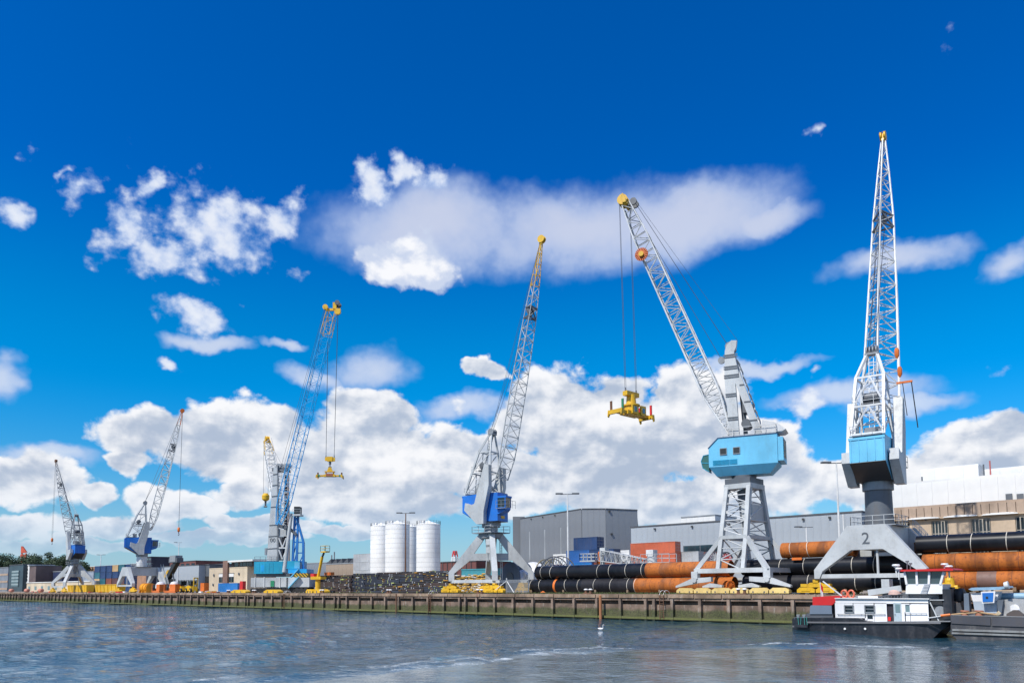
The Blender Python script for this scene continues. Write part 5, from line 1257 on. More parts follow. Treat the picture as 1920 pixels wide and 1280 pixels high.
# ================================================================ trees
lm = []
for i, c in enumerate(((.030, .060, .022), (.018, .040, .018), (.045, .075, .028))):
    m_ = bpy.data.materials.new('foliage %d' % i); m_.use_nodes = True; b_ = m_.node_tree.nodes['Principled BSDF']; b_.inputs['Base Color'].default_value = (*c, 1); b_.inputs['Roughness'].default_value = .7; lm.append(m_)
bark = paint('bark', (.07, .05, .035), .9)
def tree(px, y, pytop, wid, label, seed, name='broadleaf_tree', slim=False):
    r_ = random.Random(seed); c = Vector((X(px, y), y, DECK)); h = Z(px, pytop, y) - DECK; t = thing(name, c, label, 'tree', 'dark trees at the far left')
    m = MB(); m.loft([((0, 0, 0), .5), ((.2, 0, h * .3), .38), ((0, .1, h * .7), .15)], 8)
    for k_ in range(6):
        a = r_.uniform(0, 6.3); m.loft([((0, 0, h * r_.uniform(.25, .5)), .2), ((math.cos(a) * wid * .3, math.sin(a) * wid * .3, h * r_.uniform(.55, .8)), .06)], 5)
    part('trunk', m, bark, t)['kind'] = 'stuff'
    m = MB(); lobes = []
    for k_ in range(16 if not slim else 9):
        a, e = r_.uniform(0, 6.3), r_.uniform(-.5, 1); rr = wid * .5 * (0.25 if slim else r_.uniform(.2, .75)) * math.sqrt(max(0, 1 - max(0, e) ** 2 * .8))
        lobes.append((Vector((rr * math.cos(a), rr * math.sin(a), h * (.60 + .28 * e))), wid * r_.uniform(.16, .27) if not slim else wid * .3))
    n_l = 260
    for lc, lr in lobes:
        for q_ in range(n_l // (1 if not slim else 2)):
            d = Vector((r_.gauss(0, 1), r_.gauss(0, 1), r_.gauss(0, 1))).normalized(); p_ = lc + Vector((d.x, d.y, d.z * .8)) * lr * (r_.uniform(.55, 1.08) if r_.random() < .9 else r_.uniform(1.0, 1.25))
            s = r_.uniform(.25, .6); u = Vector((r_.gauss(0, 1), r_.gauss(0, 1), r_.gauss(0, 1))).normalized(); v_ = (u.cross(d)).normalized()
            m.slot = r_.choice((0, 0, 1, 2)); m.add([p_ - u * s, p_ + v_ * s * .7, p_ + u * s, p_ - v_ * s * .7], [(0, 1, 2, 3)])
    part('crown', m, lm, t, ang=180)
names = [(3, 62, 1036, 22), (-20, 66, 1045, 26), (24, 80, 1046, 22), (40, 74, 1041, 26), (55, 78, 1040, 24), (70, 74, 1042, 24), (83, 82, 1043, 22), (104, 78, 1046, 20), (118, 78, 1040, 20), (133, 84, 1044, 22), (152, 74, 1053, 13)]
lab = ['dark tree at the left edge of the skyline', 'dark tree cut by the left edge', 'leftmost round tree behind the dark teal office', 'dark round tree behind the white office wing', 'dark tree behind the brown grey block', 'broad dark tree right of the brown grey block',
       'dark tree below the slim pointed one', 'dark tree between the pale box shed and the crane', 'tall dark tree just left of the most distant crane', 'dark tree behind the most distant crane', 'small dark tree just right of the most distant crane']
for i, ((px, y, pt, wd), lb_) in enumerate(zip(names, lab)): tree(px, y, pt, wd, lb_, 50 + i)
tree(90, 76, 1030, 9, 'slim pointed tree rising above the dark tree crowns', 99, slim=True)
# ================================================================ containers
CM = {}
def cpaint(key, rgb): 
    if key not in CM: CM[key] = paint('container ' + key, rgb, .5, dirt=.3, scale=.8)
    return CM[key]
CMESH = {}
def container(px, y, z0, col, label, L=6.06, H=2.6, group=None, right=False, ribs=None, x=None):
    "corrugated box; px is the left end seen on the side towards the water"
    x0 = x if x is not None else X(px, y); W = 2.44
    t = thing('shipping_container', (x0 + L / 2, y + W / 2, z0), label, 'container', group)
    key = (col.name, L, H)
    if key not in CMESH:
        n = ribs or max(10, int(L / .42)); m = MB()
        for s in (-1, 1):
            v = []; 
            for i in range(n * 2 + 1):
                xx = -L / 2 + .12 + (L - .24) * i / (n * 2); dd = .045 if (i // 1) % 2 else 0.0
                v += [(xx, s * (W / 2 - .02 - dd), .14), (xx, s * (W / 2 - .02 - dd), H - .1)]
            m.add(v, [(2 * i, 2 * i + 2, 2 * i + 3, 2 * i + 1) for i in range(n * 2)])
        m.bx(-L / 2 + .02, L / 2 - .03, -W / 2 + .1, W / 2 - .1, .15, H - .05)
        body = mesh('body', m, col, ang=20)
        f = MB()
        for s in (-1, 1):
            for e in (-1, 1): f.bx(e * (L / 2 - .12), e * L / 2, s * (W / 2 - .12), s * W / 2, 0, H)
            f.bx(-L / 2 + .12, L / 2 - .12, s * (W / 2 - .07), s * W / 2, 0, .15); f.bx(-L / 2 + .12, L / 2 - .12, s * (W / 2 - .06), s * W / 2, H - .11, H)
        for e in (-1, 1): f.bx(e * (L / 2 - .1), e * L / 2, -W / 2 + .12, W / 2 - .12, 0, .14); f.bx(e * (L / 2 - .1), e * L / 2, -W / 2 + .12, W / 2 - .12, H - .12, H)
        fr = mesh('corner_frame', f, col)
        d = MB(); d.bx(L / 2 - .06, L / 2 - .02, .01, W / 2 - .13, .15, H - .13)
        dm = mesh('door', d, col)
        b = MB(); 
        for yy in (.3, .75): b.tube((L / 2 - .0, yy, .15), (L / 2 - .0, yy, H - .13), .022, .022, 5)
        for zz in (.6, 1.2, 1.9): b.bx(L / 2 - .02, L / 2 + .01, .05, W / 2 - .15, zz, zz + .05)
        CMESH[key] = (body, fr, dm, mesh('lock_bars', b, cpaint('lock grey', (.42, .42, .42))))
    body, fr, dm, lb_ = CMESH[key]
    link('body', body, t); link('corner_frame', fr, t)
    for s in (0, 1):
        o = link('door', dm, t); l_ = link('lock_bars', lb_, o)
        if s: o.location = (0, -(W / 2 - .12), 0)
    return t
navy = cpaint('navy', (.012, .045, .14)); cblue = cpaint('blue', (.012, .10, .33)); corange = cpaint('orange red', (.52, .11, .045)); cwhite = cpaint('pale grey', (.40, .42, .44))
cteal = cpaint('teal', (.01, .11, .15)); cbei = cpaint('beige', (.50, .33, .16)); crust = cpaint('rust red', (.22, .06, .035)); cbr = cpaint('bright blue', (.01, .17, .50)); cmar = cpaint('maroon', (.10, .035, .035))
G_ = 'containers stacked by the slate grey hall'
Zl = [3.9 + 2.62 * i for i in range(4)]
pad = MB(); pad.bx(X(1056, 44), X(1140, 44), 43.8, 47, DECK, 3.9); single('concrete_pad', pad, concrete, 'low concrete pad under the blue container stack', 'pad')
pad = MB(); pad.bx(X(1180, 71), X(1290, 71), 70.8, 74, DECK, 3.9); single('concrete_pad', pad, concrete, 'low concrete pad under the orange red container stack', 'pad')
container(1076.5, 44, Zl[3], navy, 'navy container on top of the blue stack, orange corner posts', group=G_)
container(1062.5, 44, Zl[2], cblue, 'blue container left in the second row below the navy one', group=G_)
container(1106, 44, Zl[2], navy, 'navy container right in the second row, behind the gangway cage', group=G_)
container(1066, 43.4, Zl[1], cbr, 'light blue container just above the black pipes', group=G_)
container(1114, 44, Zl[1], crust, 'red container low behind the gangway', group=G_)
container(1063, 44, Zl[0], navy, 'lowest left container of the blue stack behind the pipes', group=G_); container(1106, 44, Zl[0], navy, 'lowest right container of the blue stack behind the pipes', group=G_)
for i, lb_ in ((3, 'topmost orange red container by the warehouse'), (2, 'second orange red container from the top by the warehouse'), (1, 'third orange red container, just above the orange pipe'), (0, 'lowest orange red container hidden behind the pipes')):
    container(1183.5, 71, Zl[i] + .02, corange, lb_, L=12.19, group='orange red containers')
for i in range(3): container(1267, 73.5, Zl[i] + .3, cwhite, ('grey container behind the right end of the orange stack, %s' % ('lowest', 'middle', 'topmost')[i]), L=6.06, group='grey containers')
t, w, h = shed('storage_tent', 'white low container shaped store left of the orange containers', 1142, 1181, 78, 6, 1034, whitew, roofm=whitew, eave=.05)
t, w, h = shed('storage_tent', 'white covered store behind the cable reels', 1038, 1062, 60, 6, 1041, whitew, roofm=whitew, eave=.05)
# navy stack far left
rows = [[navy, navy, navy, cbei, cteal, navy], [cteal, navy, navy, navy, navy, navy], [cbei, cteal, crust, cmar, cmar, navy], [navy, navy, navy, navy, navy, navy]]
rn = ['top row', 'second row', 'third row', 'bottom row']; cn = ['first', 'second', 'third', 'fourth', 'fifth', 'last']
x0_ = X(176, 33)
for r_i, row in enumerate(rows):
    for c_i, col in enumerate(row):
        container(0, 33 + rnd.uniform(-.08, .08), DECK + .1 + (3 - r_i) * 2.66, col, '%s container, %s from the left in the %s of the far left stack' % (col.name.split('container ')[1], cn[c_i], rn[r_i]), group='container stack behind the yellow skips', x=x0_ + c_i * 6.75 + rnd.uniform(-.1, .1), ribs=8)
# pale stack left of the silos
xs_ = X(662, 82)
for i in range(4): container(0, 82, 4.7 + 2.92 * i, cwhite, 'long pale grey container, %s of the four beside the silos' % ('lowest', 'second', 'third', 'topmost')[i], L=12.19, H=2.9, group='pale containers beside the silos', x=xs_)
pad = MB(); pad.bx(xs_, xs_ + 24, 81.8, 94, DECK, 4.69); single('concrete_pad', pad, concrete, 'low concrete pad under the pale container stack', 'pad')
for j in range(2):
    for i in range(3): container(0, 84.6 + j * 2.6, 4.7 + 2.92 * i, cwhite, 'pale grey container with lock bars, %s in the %s column right of the stack' % (('lowest', 'middle', 'top')[i], ('near', 'far')[j]), L=12.19, H=2.9, group='pale containers beside the silos', x=xs_ + 3.2 + j * .1)
container(409, 27, DECK + .02, cbr, 'bright blue long container standing alone near the quay edge', L=12.19)
m = MB(); m.bx(X(449.5, 26), X(455, 26), 26, 27, DECK + .9, DECK + 3.1); m.bx(X(449.5, 26) - .1, X(455, 26) + .1, 25.9, 27.1, DECK, DECK + .9); single('red_cabinet', m, red, 'red cabinet beside the right end of the bright blue container', 'cabinet')

# ================================================================ big steel pipes
rustp = bpy.data.materials.new('orange rusted pipe steel'); rustp.use_nodes = True
def mk_rust(m, base, dark):
    t = m.node_tree; b = t.nodes['Principled BSDF']; V, M_, smooth, vec, noise, mixc = expr_tools(t)
    geo = t.nodes.new('ShaderNodeNewGeometry'); pos = V(geo.outputs['Position'])
    mp = t.nodes.new('ShaderNodeMapping'); mp.inputs['Scale'].default_value = (.9, .25, .25); t.links.new(pos.k, mp.inputs[0])
    a = noise(V(mp.outputs[0]), 1.0, 5, .62); f = noise(pos, 3.5, 5, .65); g_ = noise(pos, .5, 3, .5)
    c = mixc(smooth(a, .42, .66), base, tuple(v * .50 for v in base)); c = mixc(smooth(f, .50, .70) * .75, c, dark); c = mixc(smooth(g_, .5, .7) * .45, c, (.22, .10, .055))
    c = mixc(smooth(f, .30, .22) * .5, c, tuple(min(1, v * 1.35) for v in base))
    t.links.new(c.k, b.inputs['Base Color']); b.inputs['Roughness'].default_value = .78
    bn = t.nodes.new('ShaderNodeBump'); bn.inputs['Strength'].default_value = .25; bn.inputs['Distance'].default_value = .02; t.links.new(f.k, bn.inputs['Height']); t.links.new(bn.outputs[0], b.inputs['Normal'])
mk_rust(rustp, (.44, .125, .016), (.15, .04, .015))
purp = paint('bare brown pipe steel', (.19, .11, .09), .6, dirt=.35)
coat = paint('black pipe coating', (.005, .0065, .011), .33, dirt=.12, dirt_rgb=(.035, .038, .05), scale=1.2, spec=.28)
coat2 = paint('dull black pipe coating', (.013, .013, .018), .5, dirt=.2, dirt_rgb=(.05, .05, .06), scale=1.2, spec=.25)
seamm = paint('dark weld seam', (.16, .05, .02), .8)
weld = paint('pale strap', (.66, .62, .54), .7, dirt=.4)
def pipe(label, y, z, r, segs, rings, oring=()):
    "segs: (px start, px end, material); rings: pixel columns of pale bands round the pipe"
    xa, xb = X(segs[0][0], y - r * .6), X(segs[-1][1], y - r * .6); t = thing('steel_pipe', ((xa + xb) / 2, y, z - r), label, 'pipe', 'big steel pipes stacked along the quay'); o_ = Vector(t.location)
    for a, b, mt in segs:
        x0, x1 = X(a, y - r * .6) - o_.x, X(b, y - r * .6) - o_.x; m = MB(); n = 40
        prof = [(x0, r), (x1, r), (x1, r - .06), (x0, r - .06)]
        v = [(xx, rr * math.cos(2 * math.pi * j / n), r + rr * math.sin(2 * math.pi * j / n)) for xx, rr in prof for j in range(n)]
        m.add(v, [(i * n + j, i * n + (j + 1) % n, ((i + 1) % 4) * n + (j + 1) % n, ((i + 1) % 4) * n + j) for i in range(4) for j in range(n)])
        part('pipe_section', m, mt, t)
    for a, b, mt in segs:
        if mt is rustp:
            for px in np.arange(a + rnd.uniform(20, 34), b - 12, 38):
                xx = X(px, y - r * .6) - o_.x; m = MB(); n = 40
                v = [(x_, (r + .009) * math.cos(2 * math.pi * j / n), r + (r + .009) * math.sin(2 * math.pi * j / n)) for x_ in (xx - .025, xx + .025) for j in range(n)]
                m.add(v, [(j, (j + 1) % n, n + (j + 1) % n, n + j) for j in range(n)]); part('weld_seam', m, seamm, t)
    for lst, mt, w_ in ((rings, weld, .034), (oring, orange, .20)):
        for px in lst:
            xx = X(px, y - r * .6) - o_.x; m = MB(); n = 40; prof = [(xx - w_, r + .012), (xx + w_, r + .012)]
            tl_ = rnd.uniform(-.12, .12)
            v = [(x_ + tl_ * math.sin(2 * math.pi * j / n), rr * math.cos(2 * math.pi * j / n), r + rr * math.sin(2 * math.pi * j / n)) for x_, rr in prof for j in range(n)]
            m.add(v, [(j, (j + 1) % n, n + (j + 1) % n, n + j) for j in range(n)]); part('strap_band', m, mt, t)
    return t
yL = 9.0; zA, zB, zC = 4.35, 6.42, 8.45
pipe('lower left pipe, black then rusty orange, with an orange band', yL, zA, 1.03, [(989, 1092, coat), (1092, 1190, coat2), (1190, 1374, rustp)], (996, 1013, 1061, 1085, 1115, 1146, 1178, 1191), (1041,))
pipe('upper left pipe, glossy black then rusty orange, under the containers', yL + .05, zB, 1.03, [(1005, 1212, coat), (1212, 1368, rustp)], (1016, 1034, 1066, 1122, 1144, 1175, 1205))
yR = 9.7
pipe('lower black pipe between the tower crane and the white number 2 crane', yR, zA + .22, .98, [(1394, 1560, coat2), (1560, 1744, coat)], (1516, 1605, 1643, 1690))
pipe('upper black pipe under the portal of the number 2 crane', yR, zB + .08, .98, [(1391, 1600, coat), (1600, 1728, coat)], (1432, 1464, 1509, 1558, 1600, 1641))
pipe('short rusty orange pipe on top, between the two right cranes', yR, zC + .03, .95, [(1467, 1515, rustp), (1515, 1604, rustp)], (1485, 1517.5))
pipe('lowest rusty orange pipe at right with a brown section', yR, zA + .30, 1.0, [(1746, 1833, rustp), (1833, 1870, purp), (1870, 2060, rustp)], ())
pipe('middle rusty orange pipe at right above the boats', yR, zB + .13, 1.0, [(1732, 1850, rustp), (1850, 2060, rustp)], ())
pipe('topmost black pipe at right before the beige hall', yR, zC + .12, .97, [(1722, 1872, coat), (1872, 2060, coat)], (1781, 1826, 1893, 1960))
# second row behind, as in a stack
y2 = 11.3 + 2.9
cr = paint('weathered timber', (.20, .14, .09), .9, dirt=.4)
ordn = 'first second third fourth fifth sixth seventh eighth ninth tenth eleventh'.split()
for grp, where, y_c, lo in ((list(np.arange(1003, 1370, 60)), 'under the left hand pair of pipes', yL, .13), (list(np.arange(1410, 1745, 60)), 'under the black pipes', yR, .17), (list(np.arange(1765, 2050, 70)), 'under the orange pipes at right', yR, .31)):
    for i, px in enumerate(grp):
        x_ = X(px, y_c); m = MB(); m.bx(x_ - .15, x_ + .15, y_c - .8, y_c + .8, DECK, DECK + lo)
        for s in (-1, 1): m.prism([(s * .35, lo), (s * .95, lo), (s * .95, lo + .42)], (x_, y_c, DECK), (0, 1, 0), (0, 0, 1), (.3, 0, 0))
        single('timber_chock', m, cr, '%s timber chock from the left %s' % (ordn[i], where), 'chock', 'timber chocks under the pipes')
for grp, where, y_c, rows_, zt_ in ((list(np.arange(1008, 1340, 80)), 'behind the left hand pipes', yL + 1.25, 2, 7.0), (list(np.arange(1480, 1745, 80)), 'behind the black pipes', yR + 1.2, 3, 8.9), (list(np.arange(1780, 2050, 80)), 'behind the orange pipes', yR + 1.25, 3, 8.8)):
    for i, px in enumerate(grp):
        x_ = X(px, y_c); m = MB(); m.bx(x_ - .1, x_ + .1, y_c - .08, y_c + .08, DECK, zt_)
        for zz in ((5.39, 7.44) if rows_ == 3 else (5.39,)): m.bx(x_ - .1, x_ + .1, y_c - 1.2, y_c - .08, zz - .012, zz + .03)
        single('steel_stanchion', m, rust, '%s steel stanchion from the left %s' % (ordn[i], where), 'stanchion', 'stanchions behind the pipes')
m = MB(); a = P(1495, 1047, yR - 1); m.box((a.x, yR - 1.05, a.z), (1.2, .25, .3)); single('orange_wedge', m, orange, 'small orange wedge below the short top pipe', 'wedge')
m = MB(); a = P(1019, 1110, yL - 1.6); m.loft([((a.x - .5, yL - 1.7, DECK + .1), .1), ((a.x, yL - 1.7, DECK + .18), .22), ((a.x + .5, yL - 1.7, DECK + .08), .08)], 8); single('orange_sack', m, orange, 'crumpled orange sack at the foot of the black pipe', 'sack')

# ================================================================ steel bar stacks
barm = [paint('dark bar steel', (.035, .033, .034), .5, .3, dirt=.3), paint('blue grey bar steel', (.045, .055, .075), .45, .3, dirt=.25), paint('brown bar steel', (.07, .045, .035), .6, .2, dirt=.3)]
strapm = [palew, paint('lime tag', (.55, .60, .20), .6), paint('ochre timber', (.60, .33, .08), .8)]
BM = []
for k_ in range(6):
    m = MB(); L = 4.3
    for i in range(5):
        rr = .10; yy = -.4 + i * .2; dx_ = rnd.uniform(-.12, .12)
        for zz in (.10, .295):
            m.tube((-L / 2 + dx_, yy, zz), (L / 2 + dx_, yy, zz), rr, rr, 8)
    m.slot = 1
    for xx in (rnd.uniform(-1.7, 1.7),): m.bx(xx - .03, xx + .03, -.5, .5, -.005, .395)
    for i in range(1): xx = rnd.uniform(-2, 2); m.bx(xx - .05, xx + .05, -.52, -.50, .1, .24)
    m.slot = 2
    if k_ == 1: xx = rnd.uniform(-1.6, 1.6); m.bx(xx - .2, xx + .2, -.54, -.2, .395, .45)
    BM.append(mesh('steel_bar_bundle', m, [barm[k_ % 3], strapm[k_ % 2], strapm[2]]))
ordn2 = 'first second third fourth fifth sixth seventh eighth ninth tenth eleventh twelfth'.split()
def bars(name_, px0, px1, y0, tiers, dy, dz, label, group, cols):
    n = cols
    for k_ in range(tiers):
        yk = y0 + k_ * dy; xa, xb = X(px0, yk), X(px1, yk); L = (xb - xa) / n
        for i in range(n):
            o = link('steel_bar_bundle', rnd.choice([b for j, b in enumerate(BM) if j in cols_of[name_]])); o.location = (xa + L * (i + .5) + rnd.uniform(-.25, .25), y0 + k_ * dy + rnd.uniform(-.05, .05), DECK + k_ * dz); o.rotation_euler = (0, rnd.uniform(-.004, .004), rnd.uniform(-.007, .007)); o.scale = (L / 4.3 * 1.0, 1.05, 1)
            tag(o, '%s bundle from left in %s layer of %s' % (ordn2[i], ordn2[k_], label), 'steel bars', group)
    m = MB()
    for k_ in range(1, tiers): yk = y0 + k_ * dy; m.bx(X(px0, yk) - .1, X(px1, yk) + .1, y0 + k_ * dy - .35, y0 + k_ * dy + dy - .36, DECK, DECK + k_ * dz - .01)
    o = single('bar_pile', m, barm[0], 'mass of dark steel bars under the top bundles', kind='stuff')
cols_of = {'A': (0, 2, 3, 5), 'B': (1, 4, 3), 'C': (0, 2, 3, 1), 'D': (0, 3, 5)}
bars('A', 603, 662, 8, 10, 1.25, .39, 'the left dark steel bar block', 'steel bar bundles, left block', 2)
bars('B', 665, 712, 8.3, 10, 1.25, .42, 'the blue grey middle steel bar block', 'steel bar bundles, middle block', 2)
bars('C', 712, 846, 3.6, 12, 1.55, .355, 'the steel bar block at the quay edge', 'steel bar bundles, right block', 3)
bars('D', 846, 960, 15.5, 8, 1.5, .42, 'the bar block behind the blue crane', 'steel bar bundles behind the blue cab crane', 3)
# loose timber, tags and bar ends on the stacks
m = MB()
for i in range(110):
    k_ = rnd.random(); px = rnd.uniform(712, 945) if k_ < .72 else rnd.uniform(575, 712); y = rnd.uniform(4, 21) if px < 846 else rnd.uniform(13.5, 27)
    base_y, dy, dz = (3.6, 1.55, .355) if 712 < px < 846 else ((15.5, 1.5, .42) if px >= 846 else (8, 1.25, .39))
    if px < 712: y = rnd.uniform(8, 20)
    kk = max(0, int((y - base_y) / dy)); y = base_y + kk * dy - .45; z = DECK + kk * dz + .48
    if px < 600: z = DECK + rnd.uniform(0.05, 2.6); y = 14
    m.slot = rnd.choice((0, 0, 1, 1, 2)) if px > 712 else rnd.choice((1, 1, 1, 2, 0)); s = rnd.uniform(.10, .42)
    m.box((X(px, y), y, z), (s * rnd.choice((.5, 2.2)), .4, s * .35), rnd.uniform(-.6, .6))
single('dunnage', m, [paint('amber timber', (.66, .34, .06), .8, dirt=.2), paint('white tags', (.72, .74, .74), .7, dirt=.2), paint('lime tag', (.55, .60, .20), .6)], 'yellow timber dunnage and white tags strewn over the steel bar stacks', kind='stuff')
m = MB()
for i in range(1500):
    px = rnd.uniform(848, 905); y = 11.9 + rnd.uniform(-.4, .4); z = DECK + abs(rnd.gauss(0, 1)) * 1.15; 
    if z > DECK + 3.2: continue
    m.slot = rnd.choice((0, 0, 0, 1, 2)); r_ = rnd.uniform(.07, .16); x_ = X(px, y); m.tube((x_, y, z + r_), (x_ + .8, y + rnd.uniform(-.2, .2), z + r_), r_, r_, 6)
single('bar_ends', m, [paint('yellow bar ends', (.50, .30, .05), .7), barm[0], paint('white bar ends', (.6, .6, .58), .7)], 'heap of short yellow, black and white bar ends behind the blue cab crane', kind='stuff')

# ================================================================ quay machinery, left
def wheel(m_t, name, c, r, w, parent, mat=rubber, axis=(0, 1, 0), hub=None):
    m = MB(); c = Vector(c); ax = Vector(axis).normalized(); m.loft([(c - ax * w / 2, r * .9), (c - ax * w * .3, r), (c + ax * w * .3, r), (c + ax * w / 2, r * .9)], 18); o = part(name, m, mat, parent)
    m = MB(); m.tube(c - ax * (w / 2 + .02), c + ax * (w / 2 + .02), r * .45, r * .45, 12); part('rim', m, hub or yellow, o)
def skip_box(px0, px1, y, pytop, label):
    xa, xb = X(px0, y), X(px1, y); h = Z((px0 + px1) / 2, pytop, y) - DECK; t = thing('yellow_skip', ((xa + xb) / 2, y, DECK), label, 'skip', 'yellow steel skips'); w = (xb - xa) / 2
    m = MB(); m.add([(-w, 0, h), (w, 0, h), (w * .97, .2, .1), (-w * .97, .2, .1), (-w, 2.6, h), (w, 2.6, h), (w * .97, 2.4, .1), (-w * .97, 2.4, .1)], [(0, 1, 2, 3), (4, 5, 6, 7), (0, 3, 7, 4), (1, 2, 6, 5), (3, 2, 6, 7)]); part('body', m, yellow, t)
    m = MB(); 
    for a, b in (((-w, 0), (w, 0)), ((w, 0), (w, 2.6)), ((w, 2.6), (-w, 2.6)), ((-w, 2.6), (-w, 0))): m.beam((a[0], a[1], h), (b[0], b[1], h), .18)
    part('top_rim', m, yellow, t)
    for i in range(6): m = MB(); x_ = -w + 2 * w * (i + .5) / 6; m.beam((x_, -.06, h), (x_ * .97, .12, .1), .12); part('rib', m, yellow, t)
skip_box(126, 162, 8.5, 1096.5, 'yellow skip beneath the legs of the most distant crane')
skip_box(178, 220, 6.5, 1095.5, 'larger yellow skip left of the white box portal')
# hollow yellow orange drum, two orange winches, forklift, reach stacker
yq = 4.5
c = Vector((X(268, yq), yq + 1.2, DECK)); t = thing('winch_drum', c, 'hollow yellow orange drum machine right of the white box portal', 'drum'); amber = paint('amber paint', (.78, .33, .015), .45, dirt=.2)
m = MB(); n = 28; prof = [(-2.6, 1.25), (-2.2, 1.3), (2.6, 1.1), (2.6, .9), (-2.2, .62), (-2.6, .62)]
v = [(xx, rr * math.cos(2 * math.pi * j / n), 1.3 + rr * math.sin(2 * math.pi * j / n)) for xx, rr in prof for j in range(n)]
m.add(v, [(i * n + j, i * n + (j + 1) % n, ((i + 1) % 6) * n + (j + 1) % n, ((i + 1) % 6) * n + j) for i in range(6) for j in range(n)]); part('drum', m, amber, t)
for xx in (-2.3, -.4, 1.4, 2.4): m = MB(); m.box((xx, 0, .25), (.35, 2.7, .5)); m.tube((xx, 0, 1.3), (xx + .18, 0, 1.3), 1.36, 1.36, 24); part('flange', m, amber, t)
for px, lb_ in ((292, 'orange winch frame with silver dome, the left one of two'), (318, 'orange winch frame with silver dome, the right one of two')):
    c = Vector((X(px, yq), yq + 1, DECK)); t = thing('winch', c, lb_, 'winch', 'orange winches with silver domes'); big = px > 300; w = 3.6 if big else 2.6
    m = MB(); m.bx(-w, -w + .3, -1, 1, 0, 2.3); m.bx(-w + .3, w, -1, -.8, 0, .3); m.bx(-w, w, -1.1, -.99, .3, .55); part('frame', m, orange, t)
    m = MB(); m.bx(0 if big else .5, w, -1.05, 1.0, .3, 2.25); part('housing', m, orange, t)
    m = MB(); m.loft([((-.2, .4, 1.2), 1.35), ((-.2, .4, 2.2), 1.25), ((-.2, .4, 2.8), .85), ((-.2, .4, 3.0), .3)], 20); part('dome', m, palew, t)
    m = MB(); m.tube((-1.7, -.9, 1.7), (-1.7, -.2, 1.7), .5, .5, 14); m.tube((-1.7, -.9, .6), (-1.7, -.9, 1.4), .25, .25, 8); part('motor', m, black, t)
def forklift(px, y, label, mast=True):
    c = Vector((X(px, y), y, DECK)); t = thing('forklift', c, label, 'forklift', 'yellow forklifts on the quay')
    m = MB(); m.prism([(-2.0, .5), (-2.0, 1.5), (-.8, 1.9), (1.2, 1.6), (1.5, .5)], (0, 0, 0), (1, 0, 0), (0, 0, 1), (0, 1.7, 0)); part('body', m, yellow, t)
    m = MB()
    for s in (-.75, .75):
        m.beam((-.9, s, 1.7), (-.7, s, 3.2), .12); m.beam((1.0, s, 1.6), (.9, s, 3.2), .12)
    m.bx(-.9, 1.1, -.85, .85, 3.2, 3.3); part('cab_frame', m, black, t)
    m = MB(); m.bx(-.6, .8, -.7, .7, 1.9, 3.1); part('window', m, glass, t)
    if mast:
        m = MB()
        for s in (-.5, .5): m.beam((2.0, s, .2), (2.2, s, 3.9), .22)
        m.beam((2.05, -.6, 2.2), (2.05, .6, 2.2), .2); m.beam((2.15, -.6, 3.8), (2.15, .6, 3.8), .3); part('mast', m, yellow, t)
        m = MB(); m.bx(2.3, 3.6, -.5, -.35, .2, .3); m.bx(2.3, 3.6, .35, .5, .2, .3); part('fork', m, black, t)
    for xx in (-1.4, 1.1): 
        for s in (-1, 1): wheel(t, 'wheel', (xx, s * .9, .6), .6, .4, t)
forklift(342, 6.5, 'small yellow forklift behind the orange winch', mast=False)
forklift(360, 7.5, 'larger yellow forklift with raised mast and black cab')
c = Vector((X(318, 20), 20, DECK)); t = thing('reach_stacker', c, 'reach stacker with black boom raised over the orange winches', 'reach stacker')
def RP(px, py): q_ = P(px, py, 20) - c; return q_
m = MB(); m.beam(RP(311, 1092), RP(333, 1051), 1.3, 1.5); part('boom', m, black, t)
m = MB(); m.beam(RP(309, 1090), RP(313, 1078), 1.2); m.beam(RP(311, 1080), RP(317, 1070), .9); part('boom_base', m, yellow, t)
m = MB(); m.box(RP(330, 1050), (6.0, 2.0, 1.4)); part('boom_head', m, greyd, t)
m = MB(); q_ = RP(330, 1047); m.box(q_, (4.2, 2.2, 2.0)); part('head_motor', m, midg, t)
m = MB(); m.bx(-4, 5, -1.5, 1.5, 1.0, 2.4); part('body', m, yellow, t); m = MB(); m.bx(-1.2, 1.2, -1.3, 1.3, 2.4, 4.1); part('operator_cab', m, glass, t); m = MB(); m.beam(RP(324, 1074), RP(327, 1092), .35); part('ram', m, greyd, t)
for xx in (-2.9, 3.6):
    for s in (-1, 1): wheel(t, 'wheel', (xx, s * 1.6, .9), .9, .7, t)
for px, lb_ in ((22, 'salmon pink drum tank on the quay, leftmost of three'), (51, 'salmon pink drum tank on the quay, middle one of three'), (77, 'salmon pink drum tank on the quay, rightmost of three')):
    c = Vector((X(px, 4), 4, DECK)); m = MB(); m.loft([((c.x - 1.5, c.y, DECK + .7), .4), ((c.x - 1.3, c.y, DECK + .7), .68), ((c.x + 1.3, c.y, DECK + .7), .68), ((c.x + 1.5, c.y, DECK + .7), .4)], 16)
    single('drum_tank', m, paint('salmon paint', (.60, .24, .17), .6, dirt=.25), lb_, 'tank')
for px, y, s_, cm, lb_ in ((440, 3, 0, whitep, ''), ):
    pass
